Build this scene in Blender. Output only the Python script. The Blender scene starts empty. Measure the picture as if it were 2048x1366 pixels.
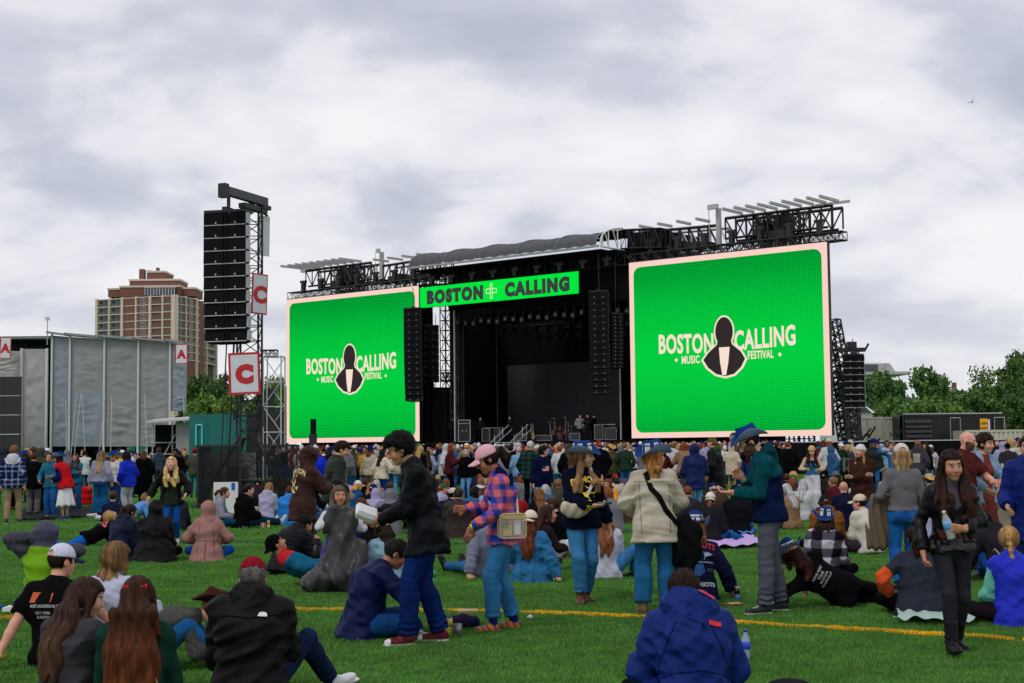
import bpy, bmesh, math, random
import numpy as np
from mathutils import Vector, Matrix
from mathutils.bvhtree import BVHTree
random.seed(7)
RNG = np.random.default_rng(7)
C = bpy.context.scene.collection
scene = bpy.context.scene
# ------------------------------------------------------------------ camera
F_PX, EYE = 2900.0, 1.65          # focal length in pixels of the 2048 px wide photograph, eye height
PITCH, ROLL = math.atan(210 / F_PX), -0.0103
cam_data = bpy.data.cameras.new("camera")
cam_data.sensor_width = 36.0
cam_data.lens = F_PX / 2048 * 36
cam_data.clip_start, cam_data.clip_end = 0.3, 6000
cam = bpy.data.objects.new("camera", cam_data)
C.objects.link(cam)
CAM_M = Matrix.Translation((0, 0, EYE)) @ Matrix.Rotation(math.pi / 2 + PITCH, 4, 'X') @ Matrix.Rotation(ROLL, 4, 'Z')
cam.matrix_world = CAM_M
scene.camera = cam
_R3 = CAM_M.to_3x3()
def ray(px, py):
 return _R3 @ Vector(((px - 1024) / F_PX, -(py - 683) / F_PX, -1.0))
def ground(px, py, z=0.0):
 d = ray(px, py); t = (z - EYE) / d.z
 return Vector((d.x * t, d.y * t, z))
def at(px, py, Y):
 d = ray(px, py); t = Y / d.y
 return Vector((d.x * t, Y, EYE + d.z * t))
# ------------------------------------------------------------------ light
world = bpy.data.worlds.new("World"); scene.world = world; world.use_nodes = True
SUN_EL, SUN_AZ = math.radians(52), math.radians(215)   # azimuth clockwise from +Y: behind the camera, to its left
def build_world():
 nt = world.node_tree; nt.nodes.clear()
 N, L = nt.nodes.new, nt.links.new
 out = N('ShaderNodeOutputWorld'); bg = N('ShaderNodeBackground'); bg.inputs['Strength'].default_value = 0.1
 sky = N('ShaderNodeTexSky'); sky.sky_type = 'NISHITA'; sky.sun_disc = False
 sky.sun_elevation = SUN_EL; sky.sun_rotation = SUN_AZ
 tc = N('ShaderNodeTexCoord'); sep = N('ShaderNodeSeparateXYZ'); L(tc.outputs['Generated'], sep.inputs[0])
 def M(op, a, b=None, clamp=False):
  n = N('ShaderNodeMath'); n.operation = op; n.use_clamp = clamp
  for i, v in enumerate((a, b)):
   if v is None: continue
   if isinstance(v, (int, float)): n.inputs[i].default_value = v
   else: L(v, n.inputs[i])
  return n.outputs[0]
 zz = M('MAXIMUM', sep.outputs[2], 0.0)
 zd = M('ADD', zz, 0.42)
 cx, cy = M('DIVIDE', sep.outputs[0], zd), M('DIVIDE', sep.outputs[1], zd)
 comb = N('ShaderNodeCombineXYZ'); L(cx, comb.inputs[0]); L(cy, comb.inputs[1])
 def noise(scale, detail, rough, off):
  mp = N('ShaderNodeMapping'); mp.inputs['Location'].default_value = off; mp.inputs['Scale'].default_value = (0.95, 1.15, 1)
  L(comb.outputs[0], mp.inputs[0])
  n = N('ShaderNodeTexNoise'); n.inputs['Scale'].default_value = scale; n.inputs['Detail'].default_value = detail
  n.inputs['Roughness'].default_value = rough; n.inputs['Distortion'].default_value = 0.35
  L(mp.outputs[0], n.inputs['Vector']); return n.outputs['Fac']
 big = noise(2.1, 4, 0.5, (3.3, 1.9, 0)); fine = noise(6.0, 8, 0.52, (0.4, 5.2, 2))
 mixv = M('ADD', M('MULTIPLY', big, 0.63), M('MULTIPLY', fine, 0.37))
 ramp = N('ShaderNodeValToRGB'); L(mixv, ramp.inputs[0])
 e = ramp.color_ramp.elements
 e[0].position, e[0].color = 0.38, (5.15, 5.4, 6.4, 1)
 e[1].position, e[1].color = 0.60, (9.6, 9.5, 9.7, 1)
 m = e.new(0.46); m.color = (6.4, 6.6, 7.5, 1)
 m = e.new(0.515); m.color = (8.3, 8.25, 8.8, 1)
 # thinner, brighter cloud towards the horizon
 hz = M('SUBTRACT', 1.0, M('MULTIPLY', zz, 7.0), clamp=True)
 mh = N('ShaderNodeMix'); mh.data_type = 'RGBA'; L(M('MULTIPLY', hz, 0.55), mh.inputs['Factor'])
 L(ramp.outputs[0], mh.inputs['A']); mh.inputs['B'].default_value = (8.5, 8.55, 9.0, 1)
 mx = N('ShaderNodeMix'); mx.data_type = 'RGBA'; mx.inputs['Factor'].default_value = 0.93
 L(sky.outputs[0], mx.inputs['A']); L(mh.outputs['Result'], mx.inputs['B'])
 L(mx.outputs['Result'], bg.inputs[0]); L(bg.outputs[0], out.inputs[0])
build_world()
sun = bpy.data.lights.new("sun", 'SUN'); sun.energy = 0.9; sun.angle = math.radians(14); sun.color = (1, 0.965, 0.92)
so = bpy.data.objects.new("sun", sun); C.objects.link(so)
_sd = Vector((math.sin(SUN_AZ) * math.cos(SUN_EL), math.cos(SUN_AZ) * math.cos(SUN_EL), math.sin(SUN_EL)))
so.rotation_euler = _sd.to_track_quat('Z', 'Y').to_euler()
scene.view_settings.view_transform = 'Standard'; scene.view_settings.look = 'None'
scene.view_settings.exposure = 0.0; scene.view_settings.gamma = 1.0; scene.view_settings.use_curve_mapping = False
scene.render.engine = 'CYCLES'
scene.cycles.max_bounces = 6; scene.cycles.diffuse_bounces = 3; scene.cycles.transparent_max_bounces = 12
scene.cycles.use_adaptive_sampling = True
# ------------------------------------------------------------------ helpers
def srgb(r, g, b):
 f = lambda c: ((c / 255 + 0.055) / 1.055) ** 2.4 if c > 10 else c / 255 / 12.92
 return (f(r), f(g), f(b))
def tag(o, label=None, cat=None, group=None, kind=None):
 if label: o['label'] = label
 if cat: o['category'] = cat
 if group: o['group'] = group
 if kind: o['kind'] = kind
 return o
def empty(name, loc=(0, 0, 0), rz=0.0, label=None, cat=None, group=None, mat=None):
 o = bpy.data.objects.new(name, None); C.objects.link(o); o.empty_display_size = 0.1
 if mat is not None: o.matrix_world = mat
 else: o.location = loc; o.rotation_euler = (0, 0, rz)
 return tag(o, label, cat, group)
def link(name, me, parent=None, mat=None, color=None):
 o = bpy.data.objects.new(name, me); C.objects.link(o)
 if parent is not None: o.parent = parent
 if mat is not None and len(me.materials) == 0: me.materials.append(mat)
 if color is not None: o.color = (*color, 1)
 return o
def np_mesh(name, V, F, cols=None, smooth=True):
 """Mesh from numpy arrays: V n x 3, F m x 4 quads (or m x 3)."""
 V = np.asarray(V, dtype=np.float32); F = np.asarray(F, dtype=np.int32)
 me = bpy.data.meshes.new(name)
 me.vertices.add(len(V)); me.vertices.foreach_set('co', V.ravel())
 k = F.shape[1]
 me.loops.add(F.size); me.loops.foreach_set('vertex_index', F.ravel())
 me.polygons.add(len(F)); me.polygons.foreach_set('loop_start', np.arange(0, F.size, k, dtype=np.int32))
 me.polygons.foreach_set('loop_total', np.full(len(F), k, dtype=np.int32))
 me.polygons.foreach_set('use_smooth', np.full(len(F), smooth, dtype=bool))
 if cols is not None:
  a = me.color_attributes.new('Col', 'FLOAT_COLOR', 'POINT')
  c4 = np.ones((len(V), 4), dtype=np.float32); c4[:, :3] = cols
  a.data.foreach_set('color', c4.ravel())
 me.update(calc_edges=True)
 return me
class MB:
 """Collects simple solids, links them as one mesh object."""
 def __init__(s): s.v = []; s.f = []
 def add(s, v, f):
  n = len(s.v); s.v += [tuple(p) for p in v]; s.f += [tuple(i + n for i in q) for q in f]; return s
 def box(s, c, h, ax=None):
  c = Vector(c); ax = ax or (Vector((1, 0, 0)), Vector((0, 1, 0)), Vector((0, 0, 1)))
  v = [c + ax[0] * (h[0] * i) + ax[1] * (h[1] * j) + ax[2] * (h[2] * k) for i in (-1, 1) for j in (-1, 1) for k in (-1, 1)]
  return s.add(v, [(0, 1, 3, 2), (4, 6, 7, 5), (0, 4, 5, 1), (2, 3, 7, 6), (0, 2, 6, 4), (1, 5, 7, 3)])
 def bx(s, x0, x1, y0, y1, z0, z1):
  return s.box(((x0 + x1) / 2, (y0 + y1) / 2, (z0 + z1) / 2), (abs(x1 - x0) / 2, abs(y1 - y0) / 2, abs(z1 - z0) / 2))
 def bar(s, a, b, r, n=4, r2=None):
  a, b = Vector(a), Vector(b); d = b - a
  if d.length < 1e-6: return s
  d.normalize(); u = d.orthogonal().normalized(); w = d.cross(u); r2 = r if r2 is None else r2
  v = []
  for p, q in ((a, r), (b, r2)):
   for i in range(n):
    t = 2 * math.pi * (i + .5) / n; v.append(p + u * (q * math.cos(t)) + w * (q * math.sin(t)))
  f = [(i, (i + 1) % n, n + (i + 1) % n, n + i) for i in range(n)] + [tuple(range(n - 1, -1, -1)), tuple(range(n, 2 * n))]
  return s.add(v, f)
 def lathe(s, prof, n=14, c=(0, 0, 0)):
  v = []; f = []
  for r, z in prof:
   for i in range(n):
    t = 2 * math.pi * i / n; v.append((c[0] + r * math.cos(t), c[1] + r * math.sin(t), c[2] + z))
  for k in range(len(prof) - 1):
   for i in range(n):
    j = (i + 1) % n; f.append((k * n + i, k * n + j, (k + 1) * n + j, (k + 1) * n + i))
  f.append(tuple(range(n - 1, -1, -1))); f.append(tuple((len(prof) - 1) * n + i for i in range(n)))
  return s.add(v, f)
 def mesh(s, name, smooth=False):
  me = bpy.data.meshes.new(name); me.from_pydata(s.v, [], s.f)
  if smooth: me.polygons.foreach_set('use_smooth', [True] * len(me.polygons))
  me.update(); return me
 def build(s, name, mat=None, parent=None, smooth=False):
  return link(name, s.mesh(name, smooth), parent, mat)
def copy_tree(o, parent=None):
 c = o.copy(); C.objects.link(c)
 if parent is not None: c.parent = parent
 for ch in list(o.children): copy_tree(ch, c)
 return c
# ------------------------------------------------------------------ materials
MATS = {}
def mat(name, col=(.5, .5, .5), rough=.7, metal=0.0, noise=0.0, nscale=8.0, emit=None, estr=1.0, bump=0.0, bscale=60.0, attr=False, spec=0.5, alpha=None, stretch=(1, 1, 1), trans=0.0, tint=None):
 if name in MATS: return MATS[name]
 m = bpy.data.materials.new(name); m.use_nodes = True; MATS[name] = m
 nt = m.node_tree; N, L = nt.nodes.new, nt.links.new
 b = nt.nodes['Principled BSDF']
 b.inputs['Roughness'].default_value = rough; b.inputs['Metallic'].default_value = metal
 b.inputs['Specular IOR Level'].default_value = spec
 if trans: b.inputs['Transmission Weight'].default_value = trans
 if alpha is not None: b.inputs['Alpha'].default_value = alpha
 src = None
 if attr:
  at_ = N('ShaderNodeAttribute'); at_.attribute_name = 'Col'
  oi = N('ShaderNodeObjectInfo')
  mm = N('ShaderNodeMix'); mm.data_type = 'RGBA'; mm.blend_type = 'MULTIPLY'; mm.inputs['Factor'].default_value = 1
  L(at_.outputs['Color'], mm.inputs['A']); L(oi.outputs['Color'], mm.inputs['B']); src = mm.outputs['Result']
 if noise > 0 or bump > 0:
  tc = N('ShaderNodeTexCoord'); mp = N('ShaderNodeMapping'); mp.inputs['Scale'].default_value = stretch
  L(tc.outputs['Object'], mp.inputs[0])
 if noise > 0:
  n = N('ShaderNodeTexNoise'); n.inputs['Scale'].default_value = nscale; n.inputs['Detail'].default_value = 5; n.inputs['Roughness'].default_value = .6
  L(mp.outputs[0], n.inputs['Vector'])
  mr = N('ShaderNodeMapRange'); mr.inputs['From Min'].default_value = .3; mr.inputs['From Max'].default_value = .7
  mr.inputs['To Min'].default_value = 1 - noise; mr.inputs['To Max'].default_value = 1 + noise
  L(n.outputs['Fac'], mr.inputs['Value'])
  mm = N('ShaderNodeMix'); mm.data_type = 'RGBA'; mm.blend_type = 'MULTIPLY'; mm.inputs['Factor'].default_value = 1
  if src: L(src, mm.inputs['A'])
  else: mm.inputs['A'].default_value = (*col, 1)
  L(mr.outputs['Result'], mm.inputs['B']); src = mm.outputs['Result']
 if src: L(src, b.inputs['Base Color'])
 else: b.inputs['Base Color'].default_value = (*col, 1)
 if bump > 0:
  n = N('ShaderNodeTexNoise'); n.inputs['Scale'].default_value = bscale; n.inputs['Detail'].default_value = 4
  L(mp.outputs[0], n.inputs['Vector'])
  bp = N('ShaderNodeBump'); bp.inputs['Strength'].default_value = bump; bp.inputs['Distance'].default_value = .01
  L(n.outputs['Fac'], bp.inputs['Height']); L(bp.outputs[0], b.inputs['Normal'])
 if emit:
  b.inputs['Emission Color'].default_value = (*emit, 1); b.inputs['Emission Strength'].default_value = estr
 return m
def M_(name, *a, **k): return mat(name, *a, **k)
CLOTH = mat('woven_cloth', rough=.9, attr=True, noise=.07, nscale=14, bump=.35, bscale=45, spec=.05)
DENIM = mat('denim', rough=.85, attr=True, noise=.24, nscale=9, bump=.4, bscale=70, spec=.06, stretch=(1, 1, .55))
SHELL = mat('shell_fabric', rough=.6, attr=True, noise=.06, nscale=10, bump=.5, bscale=22, spec=.12)
LEATHER = mat('leather', rough=.42, attr=True, noise=.15, nscale=20, bump=.3, bscale=55, spec=.2)
SKIN = mat('skin', rough=.55, attr=True, noise=.06, nscale=25, spec=.2)
HAIR = mat('hair', rough=.55, attr=True, noise=.38, nscale=42, bump=.6, bscale=70, spec=.12, stretch=(1, 1, .12))
FUR = mat('fur', rough=.9, attr=True, noise=.35, nscale=40, bump=1.0, bscale=60, stretch=(1, 1, .3))
def text_mesh(s, size=1.0, bold=0.0, sx=1.0, shear=0.0, align='CENTER', spacing=1.0, res=3):
 """Flat lettering in the XY plane (vertices, faces), centred on x, baseline y = 0; cap height about size."""
 cu = bpy.data.curves.new('lettering', 'FONT'); cu.body = s; cu.size = size / 0.73; cu.offset = bold; cu.resolution_u = res
 cu.align_x = align; cu.shear = shear; cu.space_character = spacing; cu.fill_mode = 'FRONT'
 o = bpy.data.objects.new('lettering', cu)
 me = bpy.data.meshes.new_from_object(o)
 v = [(p.co.x * sx, p.co.y) for p in me.vertices]; f = [tuple(p.vertices) for p in me.polygons]
 bpy.data.objects.remove(o); bpy.data.curves.remove(cu); bpy.data.meshes.remove(me)
 return v, f
# ------------------------------------------------------------------ implicit surfaces
f32 = np.float32
def v3(*a): return np.array(a, dtype=f32)
def nrm(a):
 a = np.asarray(a, dtype=f32); n = float(np.linalg.norm(a)); return a / n if n > 1e-9 else a
def s_cap(P, a, b, ra, rb):
 ab = b - a; L2 = float(ab @ ab) + 1e-9
 q = P - a; t = np.clip((q @ ab) / L2, 0, 1)
 return np.sqrt(np.maximum(((q - t[:, None] * ab) ** 2).sum(1), 1e-12)) - (ra + (rb - ra) * t)
def s_ecap(P, a, b, la, lb, wa, wb, lat):
 """Capsule of elliptic section: half width w along the lateral axis, half depth l across it."""
 ab = b - a; L2 = float(ab @ ab) + 1e-9
 q = P - a; t = np.clip((q @ ab) / L2, 0, 1); q = q - t[:, None] * ab
 l = la + (lb - la) * t; w = wa + (wb - wa) * t
 s = q @ lat
 q = q - (s * (1 - l / w))[:, None] * lat
 return np.sqrt(np.maximum((q ** 2).sum(1), 1e-12)) - l
def s_ell(P, c, r, R=None):
 q = P - c
 if R is not None: q = q @ R
 r = np.asarray(r, dtype=f32)
 k0 = np.sqrt(((q / r) ** 2).sum(1) + 1e-9); k1 = np.sqrt(((q / (r * r)) ** 2).sum(1) + 1e-9)
 return k0 * (k0 - 1) / k1
def s_box(P, c, h, rd=0.0, R=None):
 q = P - c
 if R is not None: q = q @ R
 q = np.abs(q) - (np.asarray(h, dtype=f32) - rd)
 return np.sqrt((np.maximum(q, 0) ** 2).sum(1)) + np.minimum(q.max(1), 0) - rd
def smin(a, b, k):
 h = np.clip(.5 + .5 * (b - a) / k, 0, 1); return b + (a - b) * h - k * h * (1 - h)
def smax(a, b, k): return -smin(-a, -b, k)
_EDG = [(0, 1), (2, 3), (4, 5), (6, 7), (0, 2), (1, 3), (4, 6), (5, 7), (0, 4), (1, 5), (2, 6), (3, 7)]
_COR = np.array([(i, j, k) for i in (0, 1) for j in (0, 1) for k in (0, 1)], dtype=np.int32)
def surface(fn, lo, hi, h, slack=0.02):
 """Surface nets of fn = 0 in the box lo..hi: (vertices, quads)."""
 lo = np.asarray(lo, dtype=f32); B = 4
 nb = np.maximum(np.ceil((np.asarray(hi) - lo) / (h * B)).astype(int), 1)
 n = nb * B
 ax = [lo[i] + (np.arange(nb[i]) + .5) * (B * h) for i in range(3)]
 G = np.stack(np.meshgrid(*ax, indexing='ij'), -1).reshape(-1, 3).astype(f32)
 dc = fn(G)
 D = np.repeat(np.repeat(np.repeat(np.where(dc < 0, -1., 1.).astype(f32).reshape(nb), B, 0), B, 1), B, 2)
 keep = np.nonzero(np.abs(dc) < B * h * .95 + slack)[0]
 if len(keep) == 0: return np.zeros((0, 3)), np.zeros((0, 4), int)
 off = np.stack(np.meshgrid(*[np.arange(B)] * 3, indexing='ij'), -1).reshape(-1, 3)
 bi = np.stack(np.unravel_index(keep, nb), -1) * B
 idx = (bi[:, None, :] + off[None]).reshape(-1, 3)
 D[idx[:, 0], idx[:, 1], idx[:, 2]] = fn((lo + (idx + .5) * h).astype(f32))
 D[0, :, :] = D[-1, :, :] = 1; D[:, 0, :] = D[:, -1, :] = 1; D[:, :, 0] = D[:, :, -1] = 1
 S = D < 0
 c = np.zeros(tuple(n - 1), dtype=np.int8)
 for o in _COR: c += S[o[0]:n[0] - 1 + o[0], o[1]:n[1] - 1 + o[1], o[2]:n[2] - 1 + o[2]]
 act = np.nonzero((c > 0) & (c < 8))
 cell = np.stack(act, -1)
 if len(cell) == 0: return np.zeros((0, 3)), np.zeros((0, 4), int)
 cid = np.full(tuple(n - 1), -1, dtype=np.int32); cid[act] = np.arange(len(cell))
 ci = cell[:, None, :] + _COR[None]
 d = D[ci[..., 0], ci[..., 1], ci[..., 2]]
 acc = np.zeros((len(cell), 3)); cnt = np.zeros(len(cell))
 for i, j in _EDG:
  a, b = d[:, i], d[:, j]; m = (a < 0) != (b < 0)
  t = np.where(m, a / np.where(m, a - b, 1), 0)
  p = _COR[i] + t[:, None] * (_COR[j] - _COR[i])
  acc += p * m[:, None]; cnt += m
 V = lo + (cell + acc / cnt[:, None] + .5) * h
 Q = []
 for a in range(3):
  b, e = (a + 1) % 3, (a + 2) % 3
  s0 = [slice(1, -1)] * 3; s1 = [slice(1, -1)] * 3
  s0[a] = slice(0, n[a] - 1); s1[a] = slice(1, n[a])
  x = S[tuple(s0)] != S[tuple(s1)]; ins = S[tuple(s0)][x]
  p = np.stack(np.nonzero(x), -1); p[:, b] += 1; p[:, e] += 1
  def cc(db, de):
   q = p.copy(); q[:, b] -= db; q[:, e] -= de; return cid[q[:, 0], q[:, 1], q[:, 2]]
  q = np.stack([cc(1, 1), cc(0, 1), cc(0, 0), cc(1, 0)], -1)
  q[~ins] = q[~ins][:, ::-1]; Q.append(q)
 Q = np.concatenate(Q); Q = Q[(Q >= 0).all(1)]
 return V.astype(f32), Q
class Folds:
 """Cheap cloth folds: ridged, domain-warped sines."""
 def __init__(s, seed, freq=9.0):
  r = np.random.default_rng(seed); s.k = []; 
  for i in range(4):
   d = r.normal(size=3); d[2] *= 1.8; d /= np.linalg.norm(d)
   s.k.append((d.astype(f32) * f32(freq * (1 + .5 * i)), f32(r.uniform(0, 6.28)), f32((1, .75, .45, .28)[i])))
  d = r.normal(size=3); s.w = (d / np.linalg.norm(d) * freq * .45).astype(f32); d = r.normal(size=3); s.m = (d / np.linalg.norm(d) * freq * .4).astype(f32)
 def __call__(s, P):
  w = 1.6 * np.sin(P @ s.w); t = 0
  for k, ph, a in s.k: t = t + a * (1 - 1.6 * np.abs(np.sin(P @ k + ph + w)))
  return t * (.24 + .30 * np.sin(P @ s.m + w) ** 2)
# ------------------------------------------------------------------ skeleton
def rot(ax, deg):
 return np.array(Matrix.Rotation(math.radians(deg), 3, ax), dtype=f32)
def ik(a, t, l1, l2, pole):
 d = t - a; L = float(np.linalg.norm(d)); L = max(min(L, (l1 + l2) * .999), abs(l1 - l2) + .01)
 u = nrm(d); t = a + u * L
 pole = nrm(np.asarray(pole, dtype=f32)); w = pole - u * float(pole @ u)
 w = nrm(w) if np.linalg.norm(w) > 1e-4 else nrm(np.cross(u, v3(0, 0, 1)) + 1e-4)
 x = (l1 * l1 - l2 * l2 + L * L) / (2 * L); y = math.sqrt(max(l1 * l1 - x * x, 0))
 return a + u * x + w * y, t
class Skel: pass
def skeleton(p):
 """p: pose dictionary. Person faces +Y, its right is +X. All lengths for 1.75 m, scaled by H."""
 k = Skel(); s = p.get('H', 1.72) / 1.75; k.s = s; k.f = p.get('female', False); k.bulk = p.get('bulk', 1.0) * .94
 hip = v3(*p.get('hip', (0, 0, .94))) * s
 Rh = rot('Z', p.get('hyaw', 0)) @ rot('X', -p.get('hlean', 0)) @ rot('Y', p.get('hside', 0))
 Rt = rot('Z', p.get('hyaw', 0) + p.get('twist', 0)) @ rot('Y', p.get('side', 0)) @ rot('X', -p.get('lean', 3))
 Rc = rot('Z', p.get('hyaw', 0) + p.get('twist', 0)) @ rot('Y', p.get('side', 0)) @ rot('X', -(p.get('lean', 3) + p.get('slouch', 6)))
 k.hip, k.Rh, k.Rt, k.Rc = hip, Rh, Rt, Rc
 k.waist = hip + Rt @ v3(0, 0, .16) * s
 k.chest = k.waist + Rt @ v3(0, 0, .17) * s
 k.neck = k.chest + Rc @ v3(0, -.005, .19) * s
 shw = (.148 if k.f else .172) * p.get('shw', 1)
 dz = p.get('shrug', 0)
 k.shR = k.chest + Rc @ v3(shw, 0, .118 + dz) * s; k.shL = k.chest + Rc @ v3(-shw, 0, .118 + dz) * s
 hd = p.get('head', (0, 0, 0))
 base = rot('Z', p.get('hyaw', 0) + p.get('twist', 0) + hd[0])
 k.RH = base @ rot('X', -hd[1]) @ rot('Y', hd[2])
 hs = p.get('hscale', 1.0) * (s ** .5); k.hs = hs
 k.headbase = k.neck + (Rc @ v3(0, .012, .055)) * s
 k.head = k.headbase + k.RH @ v3(0, .022, .105) * hs
 hpw = .088
 k.hpR = hip + Rh @ v3(hpw, 0, -.02) * s; k.hpL = hip + Rh @ v3(-hpw, 0, -.02) * s
 for sd, sg in (('R', 1), ('L', -1)):
  sh = getattr(k, 'sh' + sd)
  w = p.get(sd + 'H', (sg * .27, .04, .86)); w = v3(*w) * s
  pole = p.get(sd + 'E', (sg * .5, -1, -.2))
  el, wr = ik(sh, w, .29 * s, .26 * s, pole)
  setattr(k, 'el' + sd, el); setattr(k, 'wr' + sd, wr)
  hdv = p.get(sd + 'hd'); hdv = nrm(wr - el) if hdv is None else nrm(v3(*hdv))
  setattr(k, 'hd' + sd, hdv)
  pn = p.get(sd + 'pn', (-sg, 0.2, 0)); pn = v3(*pn); pn = nrm(pn - hdv * float(pn @ hdv)); setattr(k, 'pn' + sd, pn)
  ft = v3(*p.get(sd + 'F', (sg * .1, 0, .085))) * s
  hp = getattr(k, 'hp' + sd)
  kn, an = ik(hp, ft, .43 * s, .42 * s, p.get(sd + 'K', (sg * .15, 1, 0)))
  setattr(k, 'kn' + sd, kn); setattr(k, 'an' + sd, an)
  fd = p.get(sd + 'fd', (sg * .2, 1, 0)); setattr(k, 'fd' + sd, nrm(v3(*fd)))
  fu = p.get(sd + 'fu', (0, 0, 1)); fu = v3(*fu); fdv = getattr(k, 'fd' + sd); setattr(k, 'fu' + sd, nrm(fu - fdv * float(fu @ fdv)))
 return k
def torso_sdf(P, k, e=0.0, flare=0.0):
 s, b = k.s, k.bulk; lat_h, lat_c = k.Rh[:, 0], k.Rc[:, 0]
 if k.f: hw, ww, cw, hl, wl, cl = .165, .125, .142, .112, .092, .10
 else:   hw, ww, cw, hl, wl, cl = .158, .145, .165, .108, .102, .112
 hw, ww, cw, hl, wl, cl = [x * s * (b if i != 2 else (1 + b) / 2) + e for i, x in enumerate((hw, ww, cw, hl, wl, cl))]
 hp = k.hip - k.Rh[:, 2] * .03 * s
 lm = nrm(lat_h + lat_c)
 d = s_ecap(P, hp, k.waist, hl + flare, wl, hw + flare, ww, lm)
 d = smin(d, s_ecap(P, k.waist, k.chest, wl, cl, ww, cw, lm), .07 * s)
 d = smin(d, s_ecap(P, k.chest, k.chest + k.Rc[:, 2] * .09 * s, cl, cl * .78, cw, cw * .88, lat_c), .05 * s)
 d = smin(d, s_cap(P, k.shL, k.shR, .046 * s + e * .8, .046 * s + e * .8), .05 * s)
 for sh in (k.shL, k.shR): d = smin(d, s_cap(P, k.neck - k.Rc[:, 2] * .012 * s, sh, .045 * s + e * .5, .046 * s + e * .7), .03 * s)
 d = smin(d, s_cap(P, k.chest + k.Rc[:, 2] * .10 * s, k.neck, .075 * s + e, .05 * s + e * .6), .05 * s)
 if k.f:
  for sg in (-1, 1):
   c = k.chest + k.Rc @ v3(sg * .068, .085, -.0) * s
   d = smin(d, s_ell(P, c, np.array((.062, .062, .062)) * s + e), .05)
 if b > 1.12:
  c = k.waist + k.Rt @ v3(0, .05, -.03) * s
  d = smin(d, s_ell(P, c, np.array((.14, .12, .14)) * s * b * .9 + e), .06)
 return d
def arm_sdf(P, k, sd, e=0.0, t1=1.0, loose=0.0):
 s = k.s; b = (1 + k.bulk) / 2 * (.9 if k.f else 1.0)
 sh, el, wr = (getattr(k, n + sd) for n in ('sh', 'el', 'wr'))
 if t1 <= .5:
  q = sh + (el - sh) * f32(t1 * 2)
  return s_cap(P, sh, q, .056 * s * b + e, (.056 - .012 * t1 * 2) * s * b + e + loose)
 q = el + (wr - el) * f32((t1 - .5) * 2)
 d = s_cap(P, sh, el, .056 * s * b + e, .043 * s * b + e)
 m = el + (q - el) * .3
 d2 = smin(s_cap(P, el, m, .042 * s * b + e, .042 * s * b + e), s_cap(P, m, q, .042 * s * b + e, .029 * s * b + e + loose), .02)
 return smin(d, d2, .02)
def leg_sdf(P, k, sd, e=0.0, flare=0.0, t1=1.0, e2=None):
 s, b = k.s, (1 + k.bulk) / 2; e2 = e if e2 is None else e2
 hp, kn, an = (getattr(k, n + sd) for n in ('hp', 'kn', 'an'))
 q = kn + (an - kn) * f32(t1)
 d = s_cap(P, hp, kn, .086 * s * b + e, .051 * s * b + (e + e2) / 2)
 bk = nrm(an - kn); side = nrm(hp - kn); back = nrm(side - bk * float(side @ bk) + 1e-5)
 fw = getattr(k, 'fd' + sd)
 cm = kn + (an - kn) * .3 - fw * .012 * s
 d2 = smin(s_cap(P, kn, cm, .049 * s * b + e2, .054 * s * b + e2), s_cap(P, cm, q, .054 * s * b + e2, .038 * s + e2 + flare), .012)
 return smin(d, d2, .014)
def hand_sdf(P, k, sd, curl=.35, spread=.1):
 s = k.s * (.92 if k.f else 1.0); sg = 1 if sd == 'R' else -1
 w, d, n = getattr(k, 'wr' + sd), getattr(k, 'hd' + sd), getattr(k, 'pn' + sd)
 # thumb side: with fingers down and palm inwards the thumb points forward
 th = np.cross(n, d) * sg; th = nrm(th)
 R = np.stack([th, d, n], 1).astype(f32)
 q = (P - w) @ R / s
 D = s_box(q, v3(0, .05, 0), (.04, .052, .014), .013)
 D = smin(D, s_cap(q, v3(0, -.05, 0), v3(0, .02, 0), .028, .026), .02)
 for i, (x, L) in enumerate(((.031, .068), (.0105, .078), (-.0105, .072), (-.031, .056))):
  a = v3(x, .096, 0); c = curl * 1.25 + .05 * i; ang = 0.0
  dx = x * spread * 6
  for j, f_ in enumerate((.46, .31, .23)):
   ang += c * (.75 if j == 0 else 1.0)
   b = a + v3(dx * f_ * .5, math.cos(ang), math.sin(ang)) * f32(L * f_)
   r = .0098 - .0008 * j
   D = np.minimum(D, s_cap(q, a, b, r, r - .0008)) if j else smin(D, s_cap(q, a, b, r, r), .006)
   a = b
 a = v3(.034, .022, .004); b = v3(.062, .056, .012 + .02 * curl); c = v3(.058 - .02 * curl, .086, .018 + .05 * curl)
 D = smin(D, s_cap(q, a, b, .0145, .0115), .012); D = smin(D, s_cap(q, b, c, .0115, .0095), .004)
 return D * s
def head_frame(P, k): return ((P - k.head) @ k.RH) / k.hs
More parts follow.
